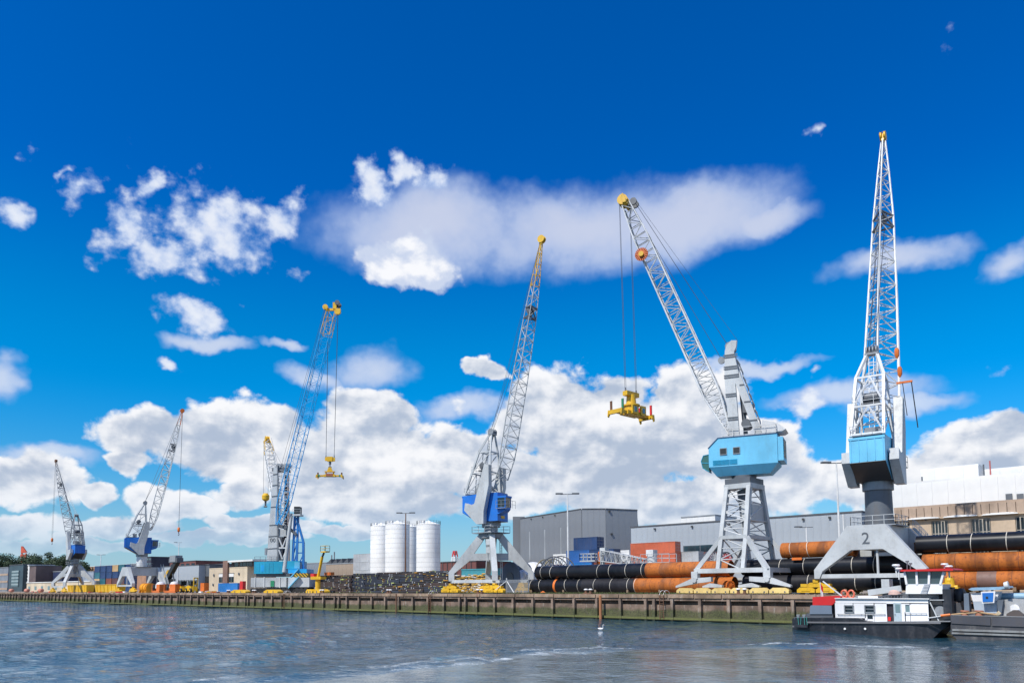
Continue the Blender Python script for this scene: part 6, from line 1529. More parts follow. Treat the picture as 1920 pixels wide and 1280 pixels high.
# mooring weights and low yellow blocks near the mobile crane
def yblock(px0, px1, y, hh, label, mt=yellow):
    xa, xb = X(px0, y), X(px1, y); w = (xb - xa) / 2; t = thing('ballast_block', ((xa + xb) / 2, y, DECK), label, 'ballast block', 'yellow steel blocks on the quay')
    m = MB(); m.prism([(-w, 0), (-w, hh * .5), (-w * .55, hh), (w * .55, hh), (w, hh * .5), (w, 0)], (0, 0, 0), (1, 0, 0), (0, 0, 1), (0, 1.4, 0)); part('body', m, mt, t)
    for s in (-.4, .4): m = MB(); m.bx(s * w - .1, s * w + .1, -.76, -.71, .05, hh * .6); part('lug', m, greyd, t)
yblock(438, 466, 2.6, .75, 'low yellow outrigger block right of the bright blue container')
yblock(500, 526, 2.6, .75, 'low yellow outrigger block under the grey mast crane')
yblock(579, 591, 3.5, .8, 'left yellow foot block of the boom lift'); yblock(594, 613, 3.5, .8, 'right yellow foot block of the boom lift')
yblock(971, 988, 5.5, .9, 'yellow block stack before the fence and black pipe'); yblock(975, 989, 7.5, 1.7, 'taller yellow block behind the fence')
# boom lift
c = Vector((X(597, 4.5), 4.5, DECK)); t = thing('boom_lift', c, 'yellow boom lift with raised arm and basket over the steel bars', 'boom lift')
BL = lambda px, py: P(px, py, 4.5) - c
m = MB(); m.tube(BL(596, 1106), BL(596, 1086), .52, .52, 14); part('column', m, yellow, t)
m = MB(); q_ = BL(597, 1083); m.box(q_, (2.8, 1.6, .6), .2); part('turntable', m, yellow, t)
m = MB(); m.beam(BL(596.5, 1081), BL(604, 1043), .42); part('boom', m, yellow, t)
m = MB(); m.beam(BL(604, 1044), BL(607.5, 1036), .28); part('jib_arm', m, black, t)
m = MB(); q_ = BL(609.5, 1034); m.box(q_, (1.8, 1.0, .25)); railing(m, [q_ + Vector((-.9, -.5, .1)), q_ + Vector((.9, -.5, .1)), q_ + Vector((.9, .5, .1)), q_ + Vector((-.9, .5, .1))], h=1.1, closed=True, r=.04); part('basket', m, yellow, t)
m = MB(); m.box(BL(590, 1080), (1.2, 1.2, 1.1)); part('engine_cover', m, red, t)
m = MB(); m.box((X(617, 19) , 19, DECK + 4.3), (2.6, 1, .7)); single('orange_crate', m, orange, 'orange crate on top of the left steel bar block', 'crate')
# small things around the bottom of the crane pair
# ================================================================ middle: fence, reels, wrapped drums, gangway
y_ = 3.2; fx0, fx1 = X(949, y_), X(990, y_)
t = thing('fence', (fx0, y_, DECK), 'tall grey steel palisade fence with slanted white props on the quay', 'fence'); w = fx1 - fx0
for i in range(22): m = MB(); m.bx(w * i / 21 - .045, w * i / 21 + .045, -.02, .02, .1, 2.15); part('pale', m, midg, t)
for zz in (.35, 1.95): m = MB(); m.beam((0, .06, zz), (w, .06, zz), .08); part('rail', m, midg, t)
for f_ in (0, 1): m = MB(); m.beam((w * f_, .15, 0), (w * f_, .15, 2.4), .14); part('post', m, pale, t)
m = MB(); m.beam((0, .1, 2.0), (2.6, -.9, 0), .10); part('prop', m, palew, t); m = MB(); m.beam((0, .1, 2.0), (-1.4, -.9, .6), .09); part('prop', m, palew, t)
m = MB(); m.beam((X(990, 3.2), 3.25, DECK + 2.1), (X(1012, 8), 7.6, DECK + 2.1), .06)
for i in range(16): f_ = i / 15; a = Vector((X(990, 3.2), 3.25, 0)).lerp(Vector((X(1012, 8), 7.6, 0)), f_)
# wrapped cable drum: grey blue flange towards us, white sheeting over the right half
dm = paint('grey blue flange', (.09, .12, .18), .45, dirt=.2)
c = P(968, 1079, 13.5); c.z = DECK; t = thing('wrapped_drum', c, 'large grey blue drum half covered in creased white sheeting', 'drum'); R_ = Z(968, 1053, 13.5) - DECK; R_ /= 2
ax_ = (E1 * .80 - E2 * .60 * -1).normalized()
m = MB(); ctr = Vector((0, 0, R_)); m.loft([(ctr - ax_ * 1.3, R_), (ctr - ax_ * 1.1, R_)], 40); part('flange', m, dm, t)
m = MB(); m.loft([(ctr + ax_ * 1.5, R_), (ctr + ax_ * 1.7, R_)], 40); part('flange', m, dm, t)
m = MB(); m.tube(ctr - ax_ * 1.4, ctr - ax_ * 1.3, R_ * .35, R_ * .35, 20); part('hub', m, greyd, t)
def crumpled(name_, c_, rx, ry, rz_, parent, mat, seed, n=30, fold=.12):
    r_ = random.Random(seed); m = MB(); k_ = 22; ph = [r_.uniform(0, 6.3) for _ in range(6)]; v = []
    for i in range(n + 1):
        th = math.pi * i / n
        for j in range(k_ * 2):
            a = math.pi * j / k_; d = 1 + fold * math.sin(7 * a + 3 * math.sin(2 * th + ph[0]) + ph[1]) * math.sin(th) + fold * .6 * math.sin(13 * a + 5 * th + ph[2]) * math.sin(th) + fold * .3 * math.sin(23 * a - 9 * th)
            v.append(Vector(c_) + Vector((rx * d * math.sin(th) * math.cos(a), ry * d * math.sin(th) * math.sin(a), rz_ * math.cos(th) * (1 + .3 * (d - 1)))))
    K = 2 * k_; m.add(v, [(i * K + j, i * K + (j + 1) % K, (i + 1) * K + (j + 1) % K, (i + 1) * K + j) for i in range(n) for j in range(K)]); return part(name_, m, mat, parent, ang=60)
sheet = paint('white plastic sheeting', (.74, .74, .73), .35, dirt=.06)
crumpled('sheeting', ctr + E1 * 1.5 - E2 * .5 + Vector((0, 0, -.55)), R_ * .72, R_ * .8, R_ * .72, t, sheet, 4)
c = P(1000, 1064, 29); c.z = DECK; t = thing('wrapped_drum', c, 'white wrapped round drum behind the left end of the black pipe', 'drum'); hh_ = Z(1000, 1053, 29) - DECK
crumpled('sheeting', (0, 0, hh_ / 2), hh_ * .48, hh_ * .48, hh_ / 2, t, sheet, 9, fold=.07)
def spoked_reel(px, pyc, y, rpx, label, hubm, spm, rimm, yaw, n=18, thick=1.1):
    c = P(px, pyc, y); d_ = (c - CAM).dot(E2); R_ = rpx * d_ / F; base = Vector((c.x, c.y, DECK)); t = thing('cable_reel', base, label, 'cable reel', 'spoked cable reels behind the pipes'); ctr = c - base
    ax = E1 * math.cos(yaw) - E2 * math.sin(yaw); u = ax.cross(Vector((0, 0, 1))).normalized(); v_ = Vector((0, 0, 1))
    for s in (-1, 1):
        o_ = ctr + ax * (s * thick)
        for i in range(n): a = 2 * math.pi * i / n; d1 = u * math.cos(a) + v_ * math.sin(a); strut('spoke', o_ + d1 * R_ * .2, o_ + d1 * R_, .07, spm, t)
        m = MB(); pts = [o_ + (u * math.cos(a) + v_ * math.sin(a)) * R_ for a in np.linspace(0, 2 * math.pi, 33)]
        for a, b in zip(pts, pts[1:]): m.beam(a, b, .16)
        part('rim', m, rimm, t)
    m = MB(); m.tube(ctr - ax * thick, ctr + ax * thick, R_ * .55, R_ * .55, 24); part('cable_drum', m, paint('purple grey cable', (.16, .11, .15), .7), t)
    m = MB(); m.tube(ctr - ax * (thick + .1), ctr + ax * (thick + .1), R_ * .22, R_ * .22, 18); part('hub', m, hubm, t)
    m = MB()
    for s in (-1, 1): m.beam(ctr + u * 0, Vector((u.x * s * R_ * .8, u.y * s * R_ * .8, 0)), .25)
    part('stand', m, midg, t)
spoked_reel(1046, 1075, 22, 32, 'large spoked cable reel with orange rim behind the black pipes', greyd, palew, paint('pale reel rim', (.45, .40, .34), .6), 1.1)
spoked_reel(1031, 1074, 25, 26, 'ochre rimmed spoked reel just left of the large one', greyd, paint('ochre paint', (.40, .32, .16), .6), paint('ochre paint', (.40, .32, .16), .6), .9, n=12)
spoked_reel(1337, 1050, 13.2, 17, 'dark spoked reel with pale hub seen through the legs of the tower crane', palew, palew, greyd, 1.1, n=20, thick=.5)
spoked_reel(1367, 1098, 7.0, 9, 'small orange reel at the end of the orange pipe', orange, orange, orange, 1.2, n=12, thick=.3)
spoked_reel(1358, 1050, 14.5, 15, 'reddish reel behind the tower crane lattice', greyd, red, greyd, 1.2, n=16, thick=.4)
# gangway lying over the pipes
yg = 14.5; c = Vector((X(1160, yg), yg, DECK)); t = thing('access_gangway', c, 'grey aluminium gangway with a railed cage resting behind the black pipes', 'gangway')
GL = lambda px, py: P(px, py, yg) - c
alu = paint('aluminium', (.52, .54, .55), .4, .3, dirt=.2)
q0, q1 = GL(1095, 1053), GL(1123, 1037)
m = MB(); m.bx(q0.x, q1.x, -1.1, 1.1, q0.z, q0.z + .2); part('cage_floor', m, alu, t)
m = MB()
for yy in (-1.05, 1.05): railing(m, [(q0.x, yy, q0.z + .2), (q1.x, yy, q0.z + .2)], h=q1.z - q0.z - .2, r=.055, step=.75)
for xx in (q0.x, q1.x): railing(m, [(xx, -1.05, q0.z + .2), (xx, 1.05, q0.z + .2)], h=q1.z - q0.z - .2, r=.055, step=.75)
part('cage_railing', m, alu, t)
m = MB(); m.beam(GL(1122, 1059), GL(1125.5, 1034), .35, .5); part('orange_arm', m, orange, t)
m = MB(); m.beam(GL(1128, 1036), GL(1130.5, 1059), .5, .5); m.box(GL(1133, 1033), (1.0, 1.0, 1.1)); part('hinge_post', m, pale, t)
lattice('truss', t, GL(1130, 1041), GL(1217, 1056), Vector((0, 1, 0)), [(0, .9, .85), (1, .8, .55)], 18, alu, .07, .045, four=True)
m = MB(); m.tube(GL(1223, 1057), GL(1223, 1038), .75, .65, 16); m.box(GL(1222, 1036), (1.2, 1.2, .9)); part('pedestal', m, palew, t)
a, b = GL(1208, 1056), GL(1262, 1052); m = MB(); m.bx(a.x, b.x, -1, 1, a.z - .1, a.z + .12)
for yy in (-1, 1): railing(m, [(a.x, yy, a.z + .12), (b.x, yy, a.z + .12)], h=1.2, r=.04)
part('landing_stage', m, alu, t)
for px in (1105, 1150, 1215, 1255): q_ = GL(px, 1060); m = MB(); m.box((q_.x, 0, q_.z / 2), (.4, 1.6, q_.z)); part('support', m, midg, t)
# clutter between the distant crane and the office
m = MB(); mats_ = [yellow, orange, red, whitep, black]
for i in range(110):
    px = rnd.choice([rnd.uniform(60, 250), rnd.uniform(372, 410)]); y = rnd.choice((rnd.uniform(2.0, 3.4), rnd.uniform(12, 26))); s = rnd.uniform(.2, .7); m.slot = rnd.randrange(5); m.box((X(px, y), y, DECK + s * .3), (s * 1.6, s, s * .6), rnd.uniform(0, 3))
single('quay_clutter', m, mats_, 'small coloured gear and packages strewn along the left quay', kind='stuff')
m = MB(); q_ = P(384, 1094, 55); m.box((q_.x, 55, DECK + 1.6), (3.2, 2, 3.2)); single('orange_machine', m, orange, 'orange machine in the black doorway left of the cream office', 'machine')
# ================================================================ boats
hullm = paint('black hull paint', (.016, .018, .024), .35, dirt=.4, dirt_rgb=(.09, .09, .10), scale=.8)
hullg = paint('worn dark grey hull', (.055, .057, .066), .55, dirt=.55, dirt_rgb=(.20, .19, .18), scale=.8)
boatw = paint('white boat enamel', (.82, .82, .83), .3, dirt=.06)
bluegrey = paint('blue grey boat paint', (.17, .22, .29), .45, dirt=.15)
yb = -11.8
tb = Vector((X(1630, yb), -9.5, 0)); t = thing('push_boat', tb, 'small black hulled push boat with white deckhouse and red roofed wheelhouse moored at the quay', 'boat')
B = lambda px, py, dy=0.0: P(px, py, yb + dy) - tb
def bbox(px0, px1, py0, py1, d0, d1, mt, nm, parent=None, ang=35):
    a, b = B(px0, py1, d0), B(px1, py0, d0); m = MB(); m.bx(a.x, b.x, a.y, a.y + (d1 - d0), a.z, b.z); return part(nm, m, mt, parent or t, ang=ang)
def bprism(pts, d0, d1, mt, nm, parent=None, m=None):
    v = [B(px, py, d0) for px, py in pts]; n = len(v); A = v; Bk = [q_ + Vector((0, d1 - d0, 0)) for q_ in v]; m = m or MB()
    m.add(A + Bk, [tuple(range(n)), tuple(reversed(range(n, 2 * n)))] + [(i, i + n, (i + 1) % n + n, (i + 1) % n) for i in range(n)]); return part(nm, m, mt, parent or t)
# hull: stations along x with a plan that narrows to the raked bow
st_ = [(1485, .75, 1159, 1184), (1488, .35, 1157.5, 1186), (1500, .05, 1157.5, 1187), (1550, 0, 1157.5, 1187.5), (1610, 0, 1158, 1188), (1627, 0, 1165.5, 1188.5), (1700, 0, 1165, 1190), (1738, .1, 1164.5, 1189), (1764, .5, 1164, 1181), (1781, .95, 1163.5, 1172)]
m = MB(); v = []
for px, ins, pt, pb in st_:
    a = B(px, pt, ins); b = B(px, pb, ins); zb_ = b.z if px > 1740 else -.6
    v += [(a.x, a.y, a.z), (b.x, a.y + .12, zb_), (b.x, -a.y - .12, zb_), (a.x, -a.y, a.z)]
n = len(st_); m.add(v, [(i * 4 + j, (i + 1) * 4 + j, (i + 1) * 4 + (j + 1) % 4, i * 4 + (j + 1) % 4) for i in range(n - 1) for j in range(4)] + [(0, 1, 2, 3), tuple(4 * (n - 1) + j for j in (3, 2, 1, 0))]); hull = part('hull', m, hullm, t)
m = MB()
for (p0, p1) in (((1486, 1173.5), (1514, 1174.5)), ((1514, 1165.8), (1610, 1166.5)), ((1610, 1166.5), (1764, 1167))): m.beam(B(*p0, -.06), B(*p1, -.06), .12, .14)
part('rubbing_strake', m, paint('scuffed grey steel', (.16, .16, .17), .5), hull)
for px in (1584, 1622): m = MB(); m.loft([(B(px, 1178, -.10), .09), (B(px, 1178, -.02), .10)], 10); part('hull_fitting', m, whitep, hull)
for px in (1519, 1541, 1562, 1590): m = MB(); m.bx(B(px, 1160, 0).x, B(px + 2, 1160, 0).x, B(px, 1160, 0).y - .03, B(px, 1160, 0).y, B(px, 1171, 0).z, B(px, 1161, 0).z); part('hull_rib', m, hullm, hull)
bprism([(1628, 1165), (1782, 1163.2), (1782, 1165), (1628, 1167)], .05, 4.4, paint('grey deck paint', (.20, .21, .22), .6), 'deck')
bbox(1489, 1566, 1158, 1160, .3, 4.2, greyd, 'deck')
# deckhouse with real openings: built from panels round the windows
dh0, dh1 = .55, 3.9
def wall_cells(cells, nm='deckhouse_wall'):
    for (a, b, c_, d_) in cells: bbox(a, b, c_, d_, dh0, dh0 + .08, boatw, nm)
xs = [1566.5, 1584, 1600, 1622, 1639, 1662, 1691, 1697, 1707, 1740]
wall_cells([(1566.5, 1740, 1123.5, 1130), (1566.5, 1584, 1130, 1157.5), (1584, 1600, 1130, 1134.5), (1584, 1600, 1147.5, 1157.5), (1600, 1622, 1130, 1157.5), (1622, 1639.5, 1130, 1134.5), (1622, 1639.5, 1147.5, 1151.5), (1639.5, 1662, 1130, 1165), (1622, 1626, 1151.5, 1162), (1637, 1639.5, 1151.5, 1165), (1626, 1637, 1160, 1163.5),
            (1690, 1697, 1130, 1165), (1697, 1707, 1130, 1133), (1697, 1707, 1147, 1165), (1707, 1740, 1130, 1165)])
bprism([(1567.5, 1124), (1739, 1124), (1739, 1164), (1628, 1164), (1612, 1157), (1567.5, 1157)], dh0 + .30, dh1, boatw, 'deckhouse')
for a, b, c_, d_ in ((1584, 1600, 1134.5, 1147.5), (1622, 1639.5, 1134.5, 1147.5)):
    o = bbox(a, b, c_, d_, dh0 + .10, dh0 + .13, glass, 'window'); m = MB(); p0, p1 = B(a, d_, dh0 - .03), B(b, c_, dh0 - .03)
    for q0, q1 in (((p0.x, p0.z), (p1.x, p0.z)), ((p1.x, p0.z), (p1.x, p1.z)), ((p1.x, p1.z), (p0.x, p1.z)), ((p0.x, p1.z), (p0.x, p0.z))): m.beam((q0[0], p0.y, q0[1]), (q1[0], p0.y, q1[1]), .10)
    part('window_frame', m, midg, o)
    m = MB(); zz = (p0.z + p1.z) / 2; m.beam((p0.x, p0.y + .1, zz), (p1.x, p0.y + .1, zz), .05); part('sash_bar', m, midg, o)
bbox(1626, 1637, 1151.5, 1160, dh0 + .10, dh0 + .13, glass, 'window'); bbox(1697, 1707, 1133, 1147, dh0 + .06, dh0 + .09, glassl, 'window')
bbox(1662.2, 1676, 1130, 1164, dh0 + .2, dh0 + .26, paint('interior shade', (.02, .018, .03), .7), 'doorway')  # dark sheet painted for the shade inside the door opening
dr = bbox(1676.5, 1689.5, 1129.5, 1165, dh0 - .02, dh0 + .04, paint('pale blue grey door', (.42, .50, .54), .4), 'door'); bbox(1679, 1687, 1132, 1147, dh0 - .05, dh0 - .025, glassl, 'window', dr); bbox(1677.6, 1678.4, 1150, 1152, dh0 - .08, dh0 - .03, greyd, 'handle', dr)
bbox(1665, 1670, 1156, 1163, dh0 + .02, dh0 + .15, red, 'fire_extinguisher')
for a, b, py in ((1570, 1660, 1150.5), (1697, 1738, 1149.5)):
    m = MB(); m.tube(B(a, py, dh0 - .12), B(b, py, dh0 - .12), .03, .03, 6)
    for px in np.linspace(a + 1, b - 1, 5): m.beam(B(px, py, dh0 - .12), B(px, py, dh0), .03)
    part('grab_rail', m, midg, t)
m = MB(); p0, p1 = B(1565, 1124, .4), B(1742, 1122.5, .4); m.bx(p0.x, p1.x, p0.y, p0.y + 3.7, p1.z - .02, p1.z + .06); part('roof', m, palew, t)
bbox(1566, 1567.4, 1128, 1157, .7, 3.6, hullm, 'aft_bulkhead')
bprism([(1519, 1135), (1521, 1134), (1559, 1134.5), (1560, 1150.5), (1518, 1150.5)], .9, 3.2, bluegrey, 'aft_locker')
bprism([(1523.5, 1118.5), (1568, 1116), (1576, 1118), (1573, 1122), (1560, 1133.8), (1523.5, 1133.8)], 1.0, 3.0, red, 'red_cover')
bbox(1512, 1562, 1150.6, 1158, 1.0, 3.4, greyd, 'engine_casing')
m = MB()
for px in (1497, 1508): m.tube(B(px, 1159, .35), B(px, 1151.5, .35), .16, .16, 8); m.tube(B(px - 3, 1153, .35), B(px + 3, 1153, .35), .10, .10, 6)
part('mooring_bitt', m, midg, t)['kind'] = 'stuff'
for px in (1496, 1502, 1508, 1512): m = MB(); m.tube(B(px, 1156, -.05), B(px + rnd.uniform(-2, 2), 1172, -.1), .03, .03, 5); part('fender_rope', m, paint('green rope', (.05, .28, .25), .8), t)
bbox(1489, 1514, 1171, 1175, -.35, 0, hullm, 'stern_step')
bbox(1609, 1646, 1116.5, 1123.2, 1.0, 2.4, boatw, 'roof_locker'); bbox(1605.5, 1608.5, 1116, 1123.2, 1.0, 2.4, midg, 'vent')
for px in (1583, 1596): m = MB(); q_ = B(px, 1113, 1.4); pts = [q_ + Vector((.26 * math.cos(a), 0, .34 * math.sin(a))) for a in np.linspace(0, 2 * math.pi, 17)]; m.loft([(q, .08) for q in pts], 6, caps=False); part('lifebuoy', m, paint('coral lifebuoy', (.72, .15, .08), .5), t)
m = MB(); m.tube(B(1540, 1118, 1.2), B(1537.5, 1090, 1.2), .045, .03, 6); fp = part('flag_pole', m, palew, t)
m = MB(); a = B(1538, 1093, 1.2); v = []
for i in range(7):
    for j in range(4): v.append(a + Vector((.02 + .07 * i * .5, .06 * math.sin(i * 1.1), -j * .55 - i * .05)))
m.slot = 0; m.add(v, [(i * 4 + j, (i + 1) * 4 + j, (i + 1) * 4 + j + 1, i * 4 + j + 1) for i in range(6) for j in range(3)]); m.m = [q % 3 for q in range(18)]
part('flag', m, [red, whitep, paint('flag blue', (.03, .05, .28), .7)], fp)
m = MB(); m.beam(B(1543, 1089, .9), B(1578, 1116, .9), .10); part('boom_spar', m, palew, t)
# radar, searchlight, gangplank
m = MB(); m.beam(B(1628, 1110.5, 1.2), B(1690, 1102, 1.2), .16, .5); part('gangplank', m, pale, t)
m = MB(); m.loft([(B(1678, 1110, 1.4) + Vector((0, 0, -.18)), .55), (B(1678, 1110, 1.4) + Vector((0, 0, .1)), .5), (B(1678, 1110, 1.4) + Vector((0, 0, .28)), .2)], 14); part('dinghy_cover', m, paint('pale coral', (.62, .42, .36), .6), t)
bbox(1653, 1667, 1085, 1104, 1.6, 2.6, pale, 'electrical_cabinet')
m = MB(); m.tube(B(1660, 1117, 2.0), B(1660, 1104, 2.0), .18, .18, 8); part('cabinet_post', m, pale, t)
m = MB(); m.beam(B(1655, 1116.5, 1.5), B(1712, 1116.5, 1.5), .16, .5)
for px in np.linspace(1647, 1700, 10): m.tube(B(px, 1121, 1.0), B(px + 1, 1116, 1.0), .04, .04, 5)
m.tube(B(1647, 1118, 1.0), B(1702, 1112, 1.0), .04, .04, 5); part('roof_gear', m, greyd, t)['kind'] = 'stuff'
# wheelhouse on a black lifting column
wm = boatw
bprism([(1699, 1094.5), (1767, 1094.5), (1767.5, 1112.5), (1698, 1112.5)], .7, 3.4, wm, 'wheelhouse')
for a, b in (((1696.5, 1071), (1700.5, 1095)), ((1719, 1071), (1720, 1095)), ((1743, 1071), (1742, 1095)), ((1770, 1071), (1763.5, 1095))):
    for dd in (.78, 3.32): m = MB(); m.beam(B(*a, dd), B(*b, dd), .28, .16); part('window_post', m, wm, t)
bprism([(1698, 1071), (1769, 1071), (1763, 1094.6), (1701, 1094.6)], .86, .9, paint('clear wheelhouse glass', (.05, .08, .09), .08, spec=.8), 'window')
bprism([(1699, 1071), (1768, 1071), (1762, 1094.6), (1702, 1094.6)], 3.2, 3.24, glassl, 'window')
for px, c_ in ((1704, yellow), (1712, black), (1727, palew), (1734, glassl), (1750, green)): bbox(px, px + 6, 1080, 1094, 1.5, 2.0, c_, 'console')
bprism([(1687, 1070.5), (1690, 1067.5), (1780, 1064.5), (1787, 1066.5), (1787, 1069.5)], .35, 3.75, red, 'wheelhouse_roof')
bprism([(1733, 1094), (1744, 1094), (1738, 1113), (1725, 1113)], .64, .69, paint('striped grey panel', (.34, .38, .46), .5), 'stair_panel')
m = MB()
for i in range(7): f_ = i / 6; m.beam(B(1732.5 - 7 * f_, 1096 + 16 * f_, .60), B(1743 - 5.5 * f_, 1096 + 16 * f_, .60), .05)
part('stair_tread', m, palew, t)['kind'] = 'stuff'
bbox(1706, 1760, 1112.7, 1123, 1.2, 2.9, greyd, 'lifting_column')
for px, py, s_ in ((1680, 1060, .34), (1685, 1066, .3), (1779, 1062, .32), (1771, 1058, .3)): m = MB(); c_ = B(px, py, 1.0); m.loft([(c_ - Vector((0, 0, s_ * .5)), s_ * .3), (c_, s_), (c_ + Vector((0, 0, s_ * .4)), s_ * .8)], 12); m.tube(c_ - Vector((0, 0, .9)), c_, .07, .07, 6); part('searchlight', m, palew, t)
for px, pt in ((1701, 1052), (1707, 1056)): m = MB(); m.tube(B(px, 1068, 1.6), B(px, pt, 1.6), .05, .05, 6); m.beam(B(px - 3, pt, 1.6), B(px + 3, pt, 1.6), .14); part('radar_mast', m, greyd, t)
# pushing bow
bbox(1770, 1783, 1104, 1165, .7, 1.5, hullm, 'push_knee'); bbox(1774, 1786, 1100, 1165, 3.0, 3.8, hullm, 'push_knee')
bprism([(1741, 1124), (1765, 1124), (1770, 1136), (1770, 1164), (1746, 1164)], 1.0, 3.6, black, 'winch_room')
m = MB(); m.loft([(B(1763, 1145, .9), .42), (B(1763, 1145, 1.3), .42)], 14); part('winch', m, midg, t)
m = MB(); m.beam(B(1741, 1124, .6), B(1770, 1124, .6), .06); m.tube(B(1742, 1125, .7), B(1760, 1163, .5), .05, .05, 5); m.tube(B(1740, 1158, .4), B(1783, 1152, .4), .05, .05, 5); part('mooring_line', m, pale, t)['kind'] = 'stuff'
m = MB(); m.tube(B(1764, 1153.5, .3), B(1782, 1151.5, .3), .11, .11, 6); part('tow_rope', m, orange, t)

# barge
tb2 = Vector((X(1860, yb), -7.5, 0)); tB = thing('barge', tb2, 'dark grey barge with pale blue console and raised coaming at the right edge', 'barge')
B2 = lambda px, py, dy=0.0: P(px, py, yb + dy) - tb2
def b2(pts, d0, d1, mt, nm, parent=None):
    v = [B2(px, py, d0) for px, py in pts]; n = len(v); Bk = [q_ + Vector((0, d1 - d0, 0)) for q_ in v]; m = MB()
    m.add(v + Bk, [tuple(range(n)), tuple(reversed(range(n, 2 * n)))] + [(i, i + n, (i + 1) % n + n, (i + 1) % n) for i in range(n)]); return part(nm, m, mt, parent or tB)
hb_ = b2([(1782, 1152.5), (1858, 1156), (2080, 1160), (2080, 1216), (1800, 1202), (1790, 1194), (1783, 1188)], .25, 8.4, hullg, 'hull')
m = MB(); m.beam(B2(1786, 1180, .15), B2(2080, 1189, .15), .16, .16); m.beam(B2(1785, 1186, .17), B2(2080, 1196, .17), .12, .14); part('rubbing_strake', m, paint('scuffed pale steel', (.25, .26, .26), .5, dirt=.5), hb_)
b2([(1783, 1152.6), (1857, 1156.2), (1857, 1172), (1784, 1168)], .16, .25, paint('hull plate grey', (.065, .067, .08), .5, dirt=.3), 'hull_plate'); b2([(1860, 1156.5), (2080, 1161), (2080, 1180), (1860, 1172.5)], .16, .25, paint('hull plate grey', (.065, .067, .08), .5, dirt=.3), 'hull_plate')
b2([(1784, 1152.4), (2080, 1159.6), (2080, 1160.5), (1784, 1153.4)], .3, 8.3, paint('grey deck paint', (.20, .21, .22), .6), 'deck')
b2([(1786, 1130), (1800, 1129), (1806, 1152), (1786, 1152)], 1.8, 4.5, hullg, 'bow_bulwark')
b2([(1797, 1102), (1803, 1102), (1803, 1130), (1796, 1130)], 4.6, 5.6, black, 'black_fender')
m = MB(); m.loft([(B2(1800, 1126, 3.2), .5), (B2(1799.5, 1112, 3.2), .55), (B2(1799.5, 1103, 3.2), .35)], 12); part('black_bollard', m, black, tB)
b2([(1807, 1112), (1816, 1111), (1818, 1146), (1808, 1146)], 2.2, 2.9, bluegrey, 'side_screen')
cb_ = b2([(1824.5, 1127), (1870, 1127), (1869, 1148.5), (1828, 1147.5)], 1.6, 3.0, paint('pale blue boat paint', (.42, .49, .57), .4, dirt=.12), 'console')
b2([(1820, 1112), (1840, 1110), (1843, 1126.8), (1824, 1126.8)], 1.6, 3.0, boatw, 'console_wing'); b2([(1861, 1110), (1873, 1108), (1869, 1126.8), (1862, 1126.8)], 1.6, 3.0, boatw, 'console_wing')
b2([(1826, 1113), (1862, 1112), (1862, 1126.6), (1828, 1126.6)], 2.3, 2.5, greyd, 'dark_opening')
sc = b2([(1839, 1108.5), (1866, 1107.5), (1864, 1129.5), (1841, 1130.5)], 1.0, 1.25, boatw, 'screen_frame'); b2([(1841.5, 1111), (1862.5, 1110.2), (1861.5, 1127), (1842.5, 1127.8)], .95, .995, paint('flat blue panel', (.01, .16, .55), .5, dirt=.05), 'blue_panel', sc)
m = MB(); q_ = B2(1850.5, 1119.5, .93); m.box(q_, (.16, .03, .16)); part('panel_mark', m, black, sc)
b2([(1815.5, 1104), (1822, 1101), (1872, 1099.5), (1889, 1098), (1891, 1101), (1874, 1105), (1822, 1106.5)], 1.3, 3.4, paint('sky pale blue paint', (.26, .44, .60), .45), 'console_roof')
m = MB(); m.loft([(B2(1883, 1097, 1.2), .25), (B2(1891, 1096, 1.2), .32)], 12); part('searchlight', m, palew, tB)
m = MB(); m.tube(B2(1874, 1117, 3.2), B2(2080, 1117, 3.2), .26, .26, 12); part('blue_pipe', m, paint('sky pale blue paint', (.26, .44, .60), .45), tB)
b2([(1874, 1123), (2080, 1121), (2080, 1160), (1879, 1155)], 2.0, 7.0, paint('pale grey coaming', (.36, .37, .38), .6, dirt=.4), 'coaming')
b2([(1869, 1124), (1881, 1124), (1877, 1153), (1871, 1149)], 1.5, 2.2, paint('slate paint', (.10, .13, .17), .5), 'coaming_end')
m = MB(); q_ = B2(1903, 1144, 1.9); m.loft([(q_, .95), (q_ + Vector((0, .12, 0)), .95)], 24); part('hatch_disc', m, paint('pale grey coaming', (.36, .37, .38), .6, dirt=.4), tB)
m = MB(); q_ = B2(1903, 1142, 1.75); m.loft([(q_ - Vector((.1, 0, 0)), .38), (q_ + Vector((0, .15, 0)), .4)], 16); part('lamp', m, boatw, tB)
b2([(1887, 1158), (1887, 1150), (1899, 1143), (1908, 1143), (1918, 1151), (1918, 1158)], 1.2, 1.7, paint('dark brown plate', (.07, .055, .05), .6), 'fairlead')
for px in (1809, 1836): m = MB(); m.loft([(B2(px, 1154, .9), .30), (B2(px, 1147.5, .9), .24), (B2(px, 1145.5, .9), .34), (B2(px, 1143.5, .9), .30)], 12); part('bollard', m, paint('brown bollard paint', (.34, .13, .07), .6), tB)
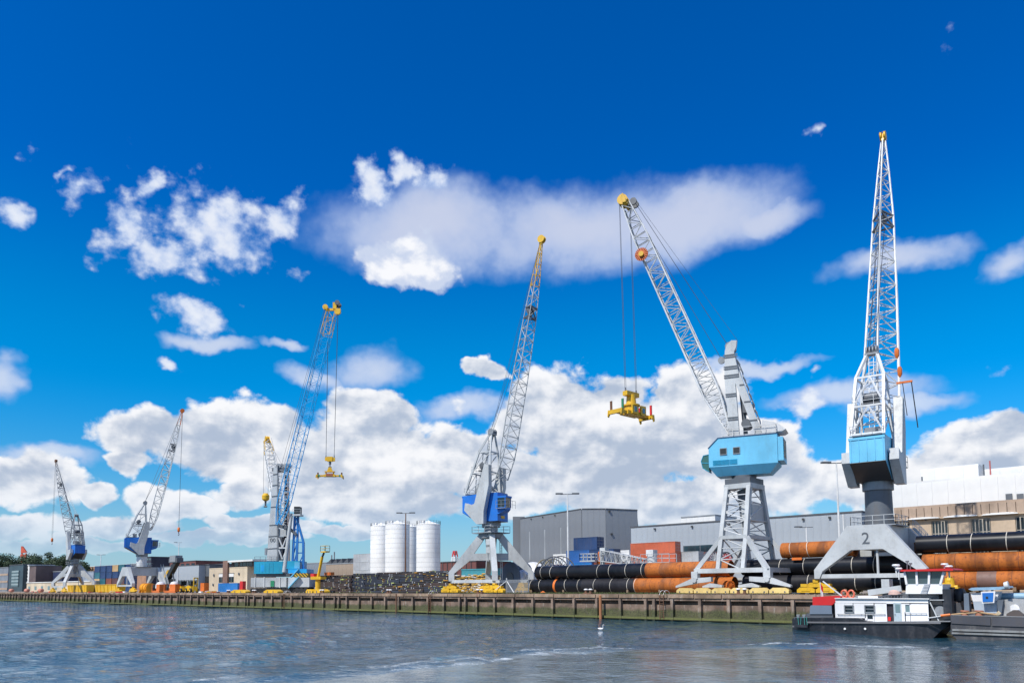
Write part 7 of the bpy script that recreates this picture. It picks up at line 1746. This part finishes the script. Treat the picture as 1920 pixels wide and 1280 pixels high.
m = MB(); m.tube(B2(1784, 1151.5, .7), B2(1809, 1149, .7), .07, .07, 6); m.tube(B2(1809, 1149, .7), B2(1836, 1147.5, .7), .06, .06, 6); m.tube(B2(1836, 1147.5, .7), B2(1872, 1152, .7), .08, .08, 6); part('mooring_rope', m, paint('tan rope', (.45, .30, .16), .9), tB)
m = MB(); m.loft([(B2(1868, 1152, .8), .12), (B2(1872, 1151, .8), .3), (B2(1874, 1152.5, .8), .2)], 8); part('rope_coil', m, paint('cream rope', (.55, .45, .30), .9), tB)
# yellow machinery standing on the quay edge behind the wheelhouse
c = Vector((X(1790, 2.6), 2.6, DECK)); t = thing('valve_stand', c, 'yellow machinery column on the quay between push boat and barge', 'machinery')
Y_ = lambda px, py: P(px, py, 2.6) - c
m = MB(); m.tube(Y_(1781, 1112), Y_(1780, 1083), .55, .4, 12); m.tube(Y_(1775, 1100), Y_(1786, 1100), .5, .5, 12); m.tube(Y_(1778, 1088), Y_(1784, 1088), .45, .45, 12); part('column', m, yellow, t)
m = MB(); m.box(Y_(1789, 1108), (.9, .8, .9)); m.tube(Y_(1785, 1100.5), Y_(1796, 1100.5), .22, .22, 8); part('bracket', m, yellow, t)

# swan
g0 = G(1126.5, 1179.5); s_ = .6
path = [((-.52, 0, .20), .02), ((-.42, 0, .22), .09), ((-.25, 0, .17), .17), ((0, 0, .14), .21), ((.22, 0, .16), .17), ((.33, 0, .24), .10), ((.40, 0, .36), .06), ((.38, 0, .50), .045), ((.33, 0, .62), .04), ((.34, 0, .74), .04), ((.40, 0, .81), .05), ((.47, 0, .80), .055), ((.54, 0, .77), .035), ((.64, 0, .73), .015)]
m = MB(); m.loft([(Vector(c_) * s_, r * s_) for c_, r in path], 12)
o = link('swan', mesh('swan', m, boatw, ang=80)); o.location = (g0.x, g0.y, -.02); o.rotation_euler = (0, 0, YAW - .3); tag(o, 'white swan swimming near the timber pile', 'swan')
m = MB(); m.loft([(Vector((.545, 0, .768)) * s_, .034 * s_), (Vector((.66, 0, .722)) * s_, .014 * s_)], 8); part('beak', m, orange, o)
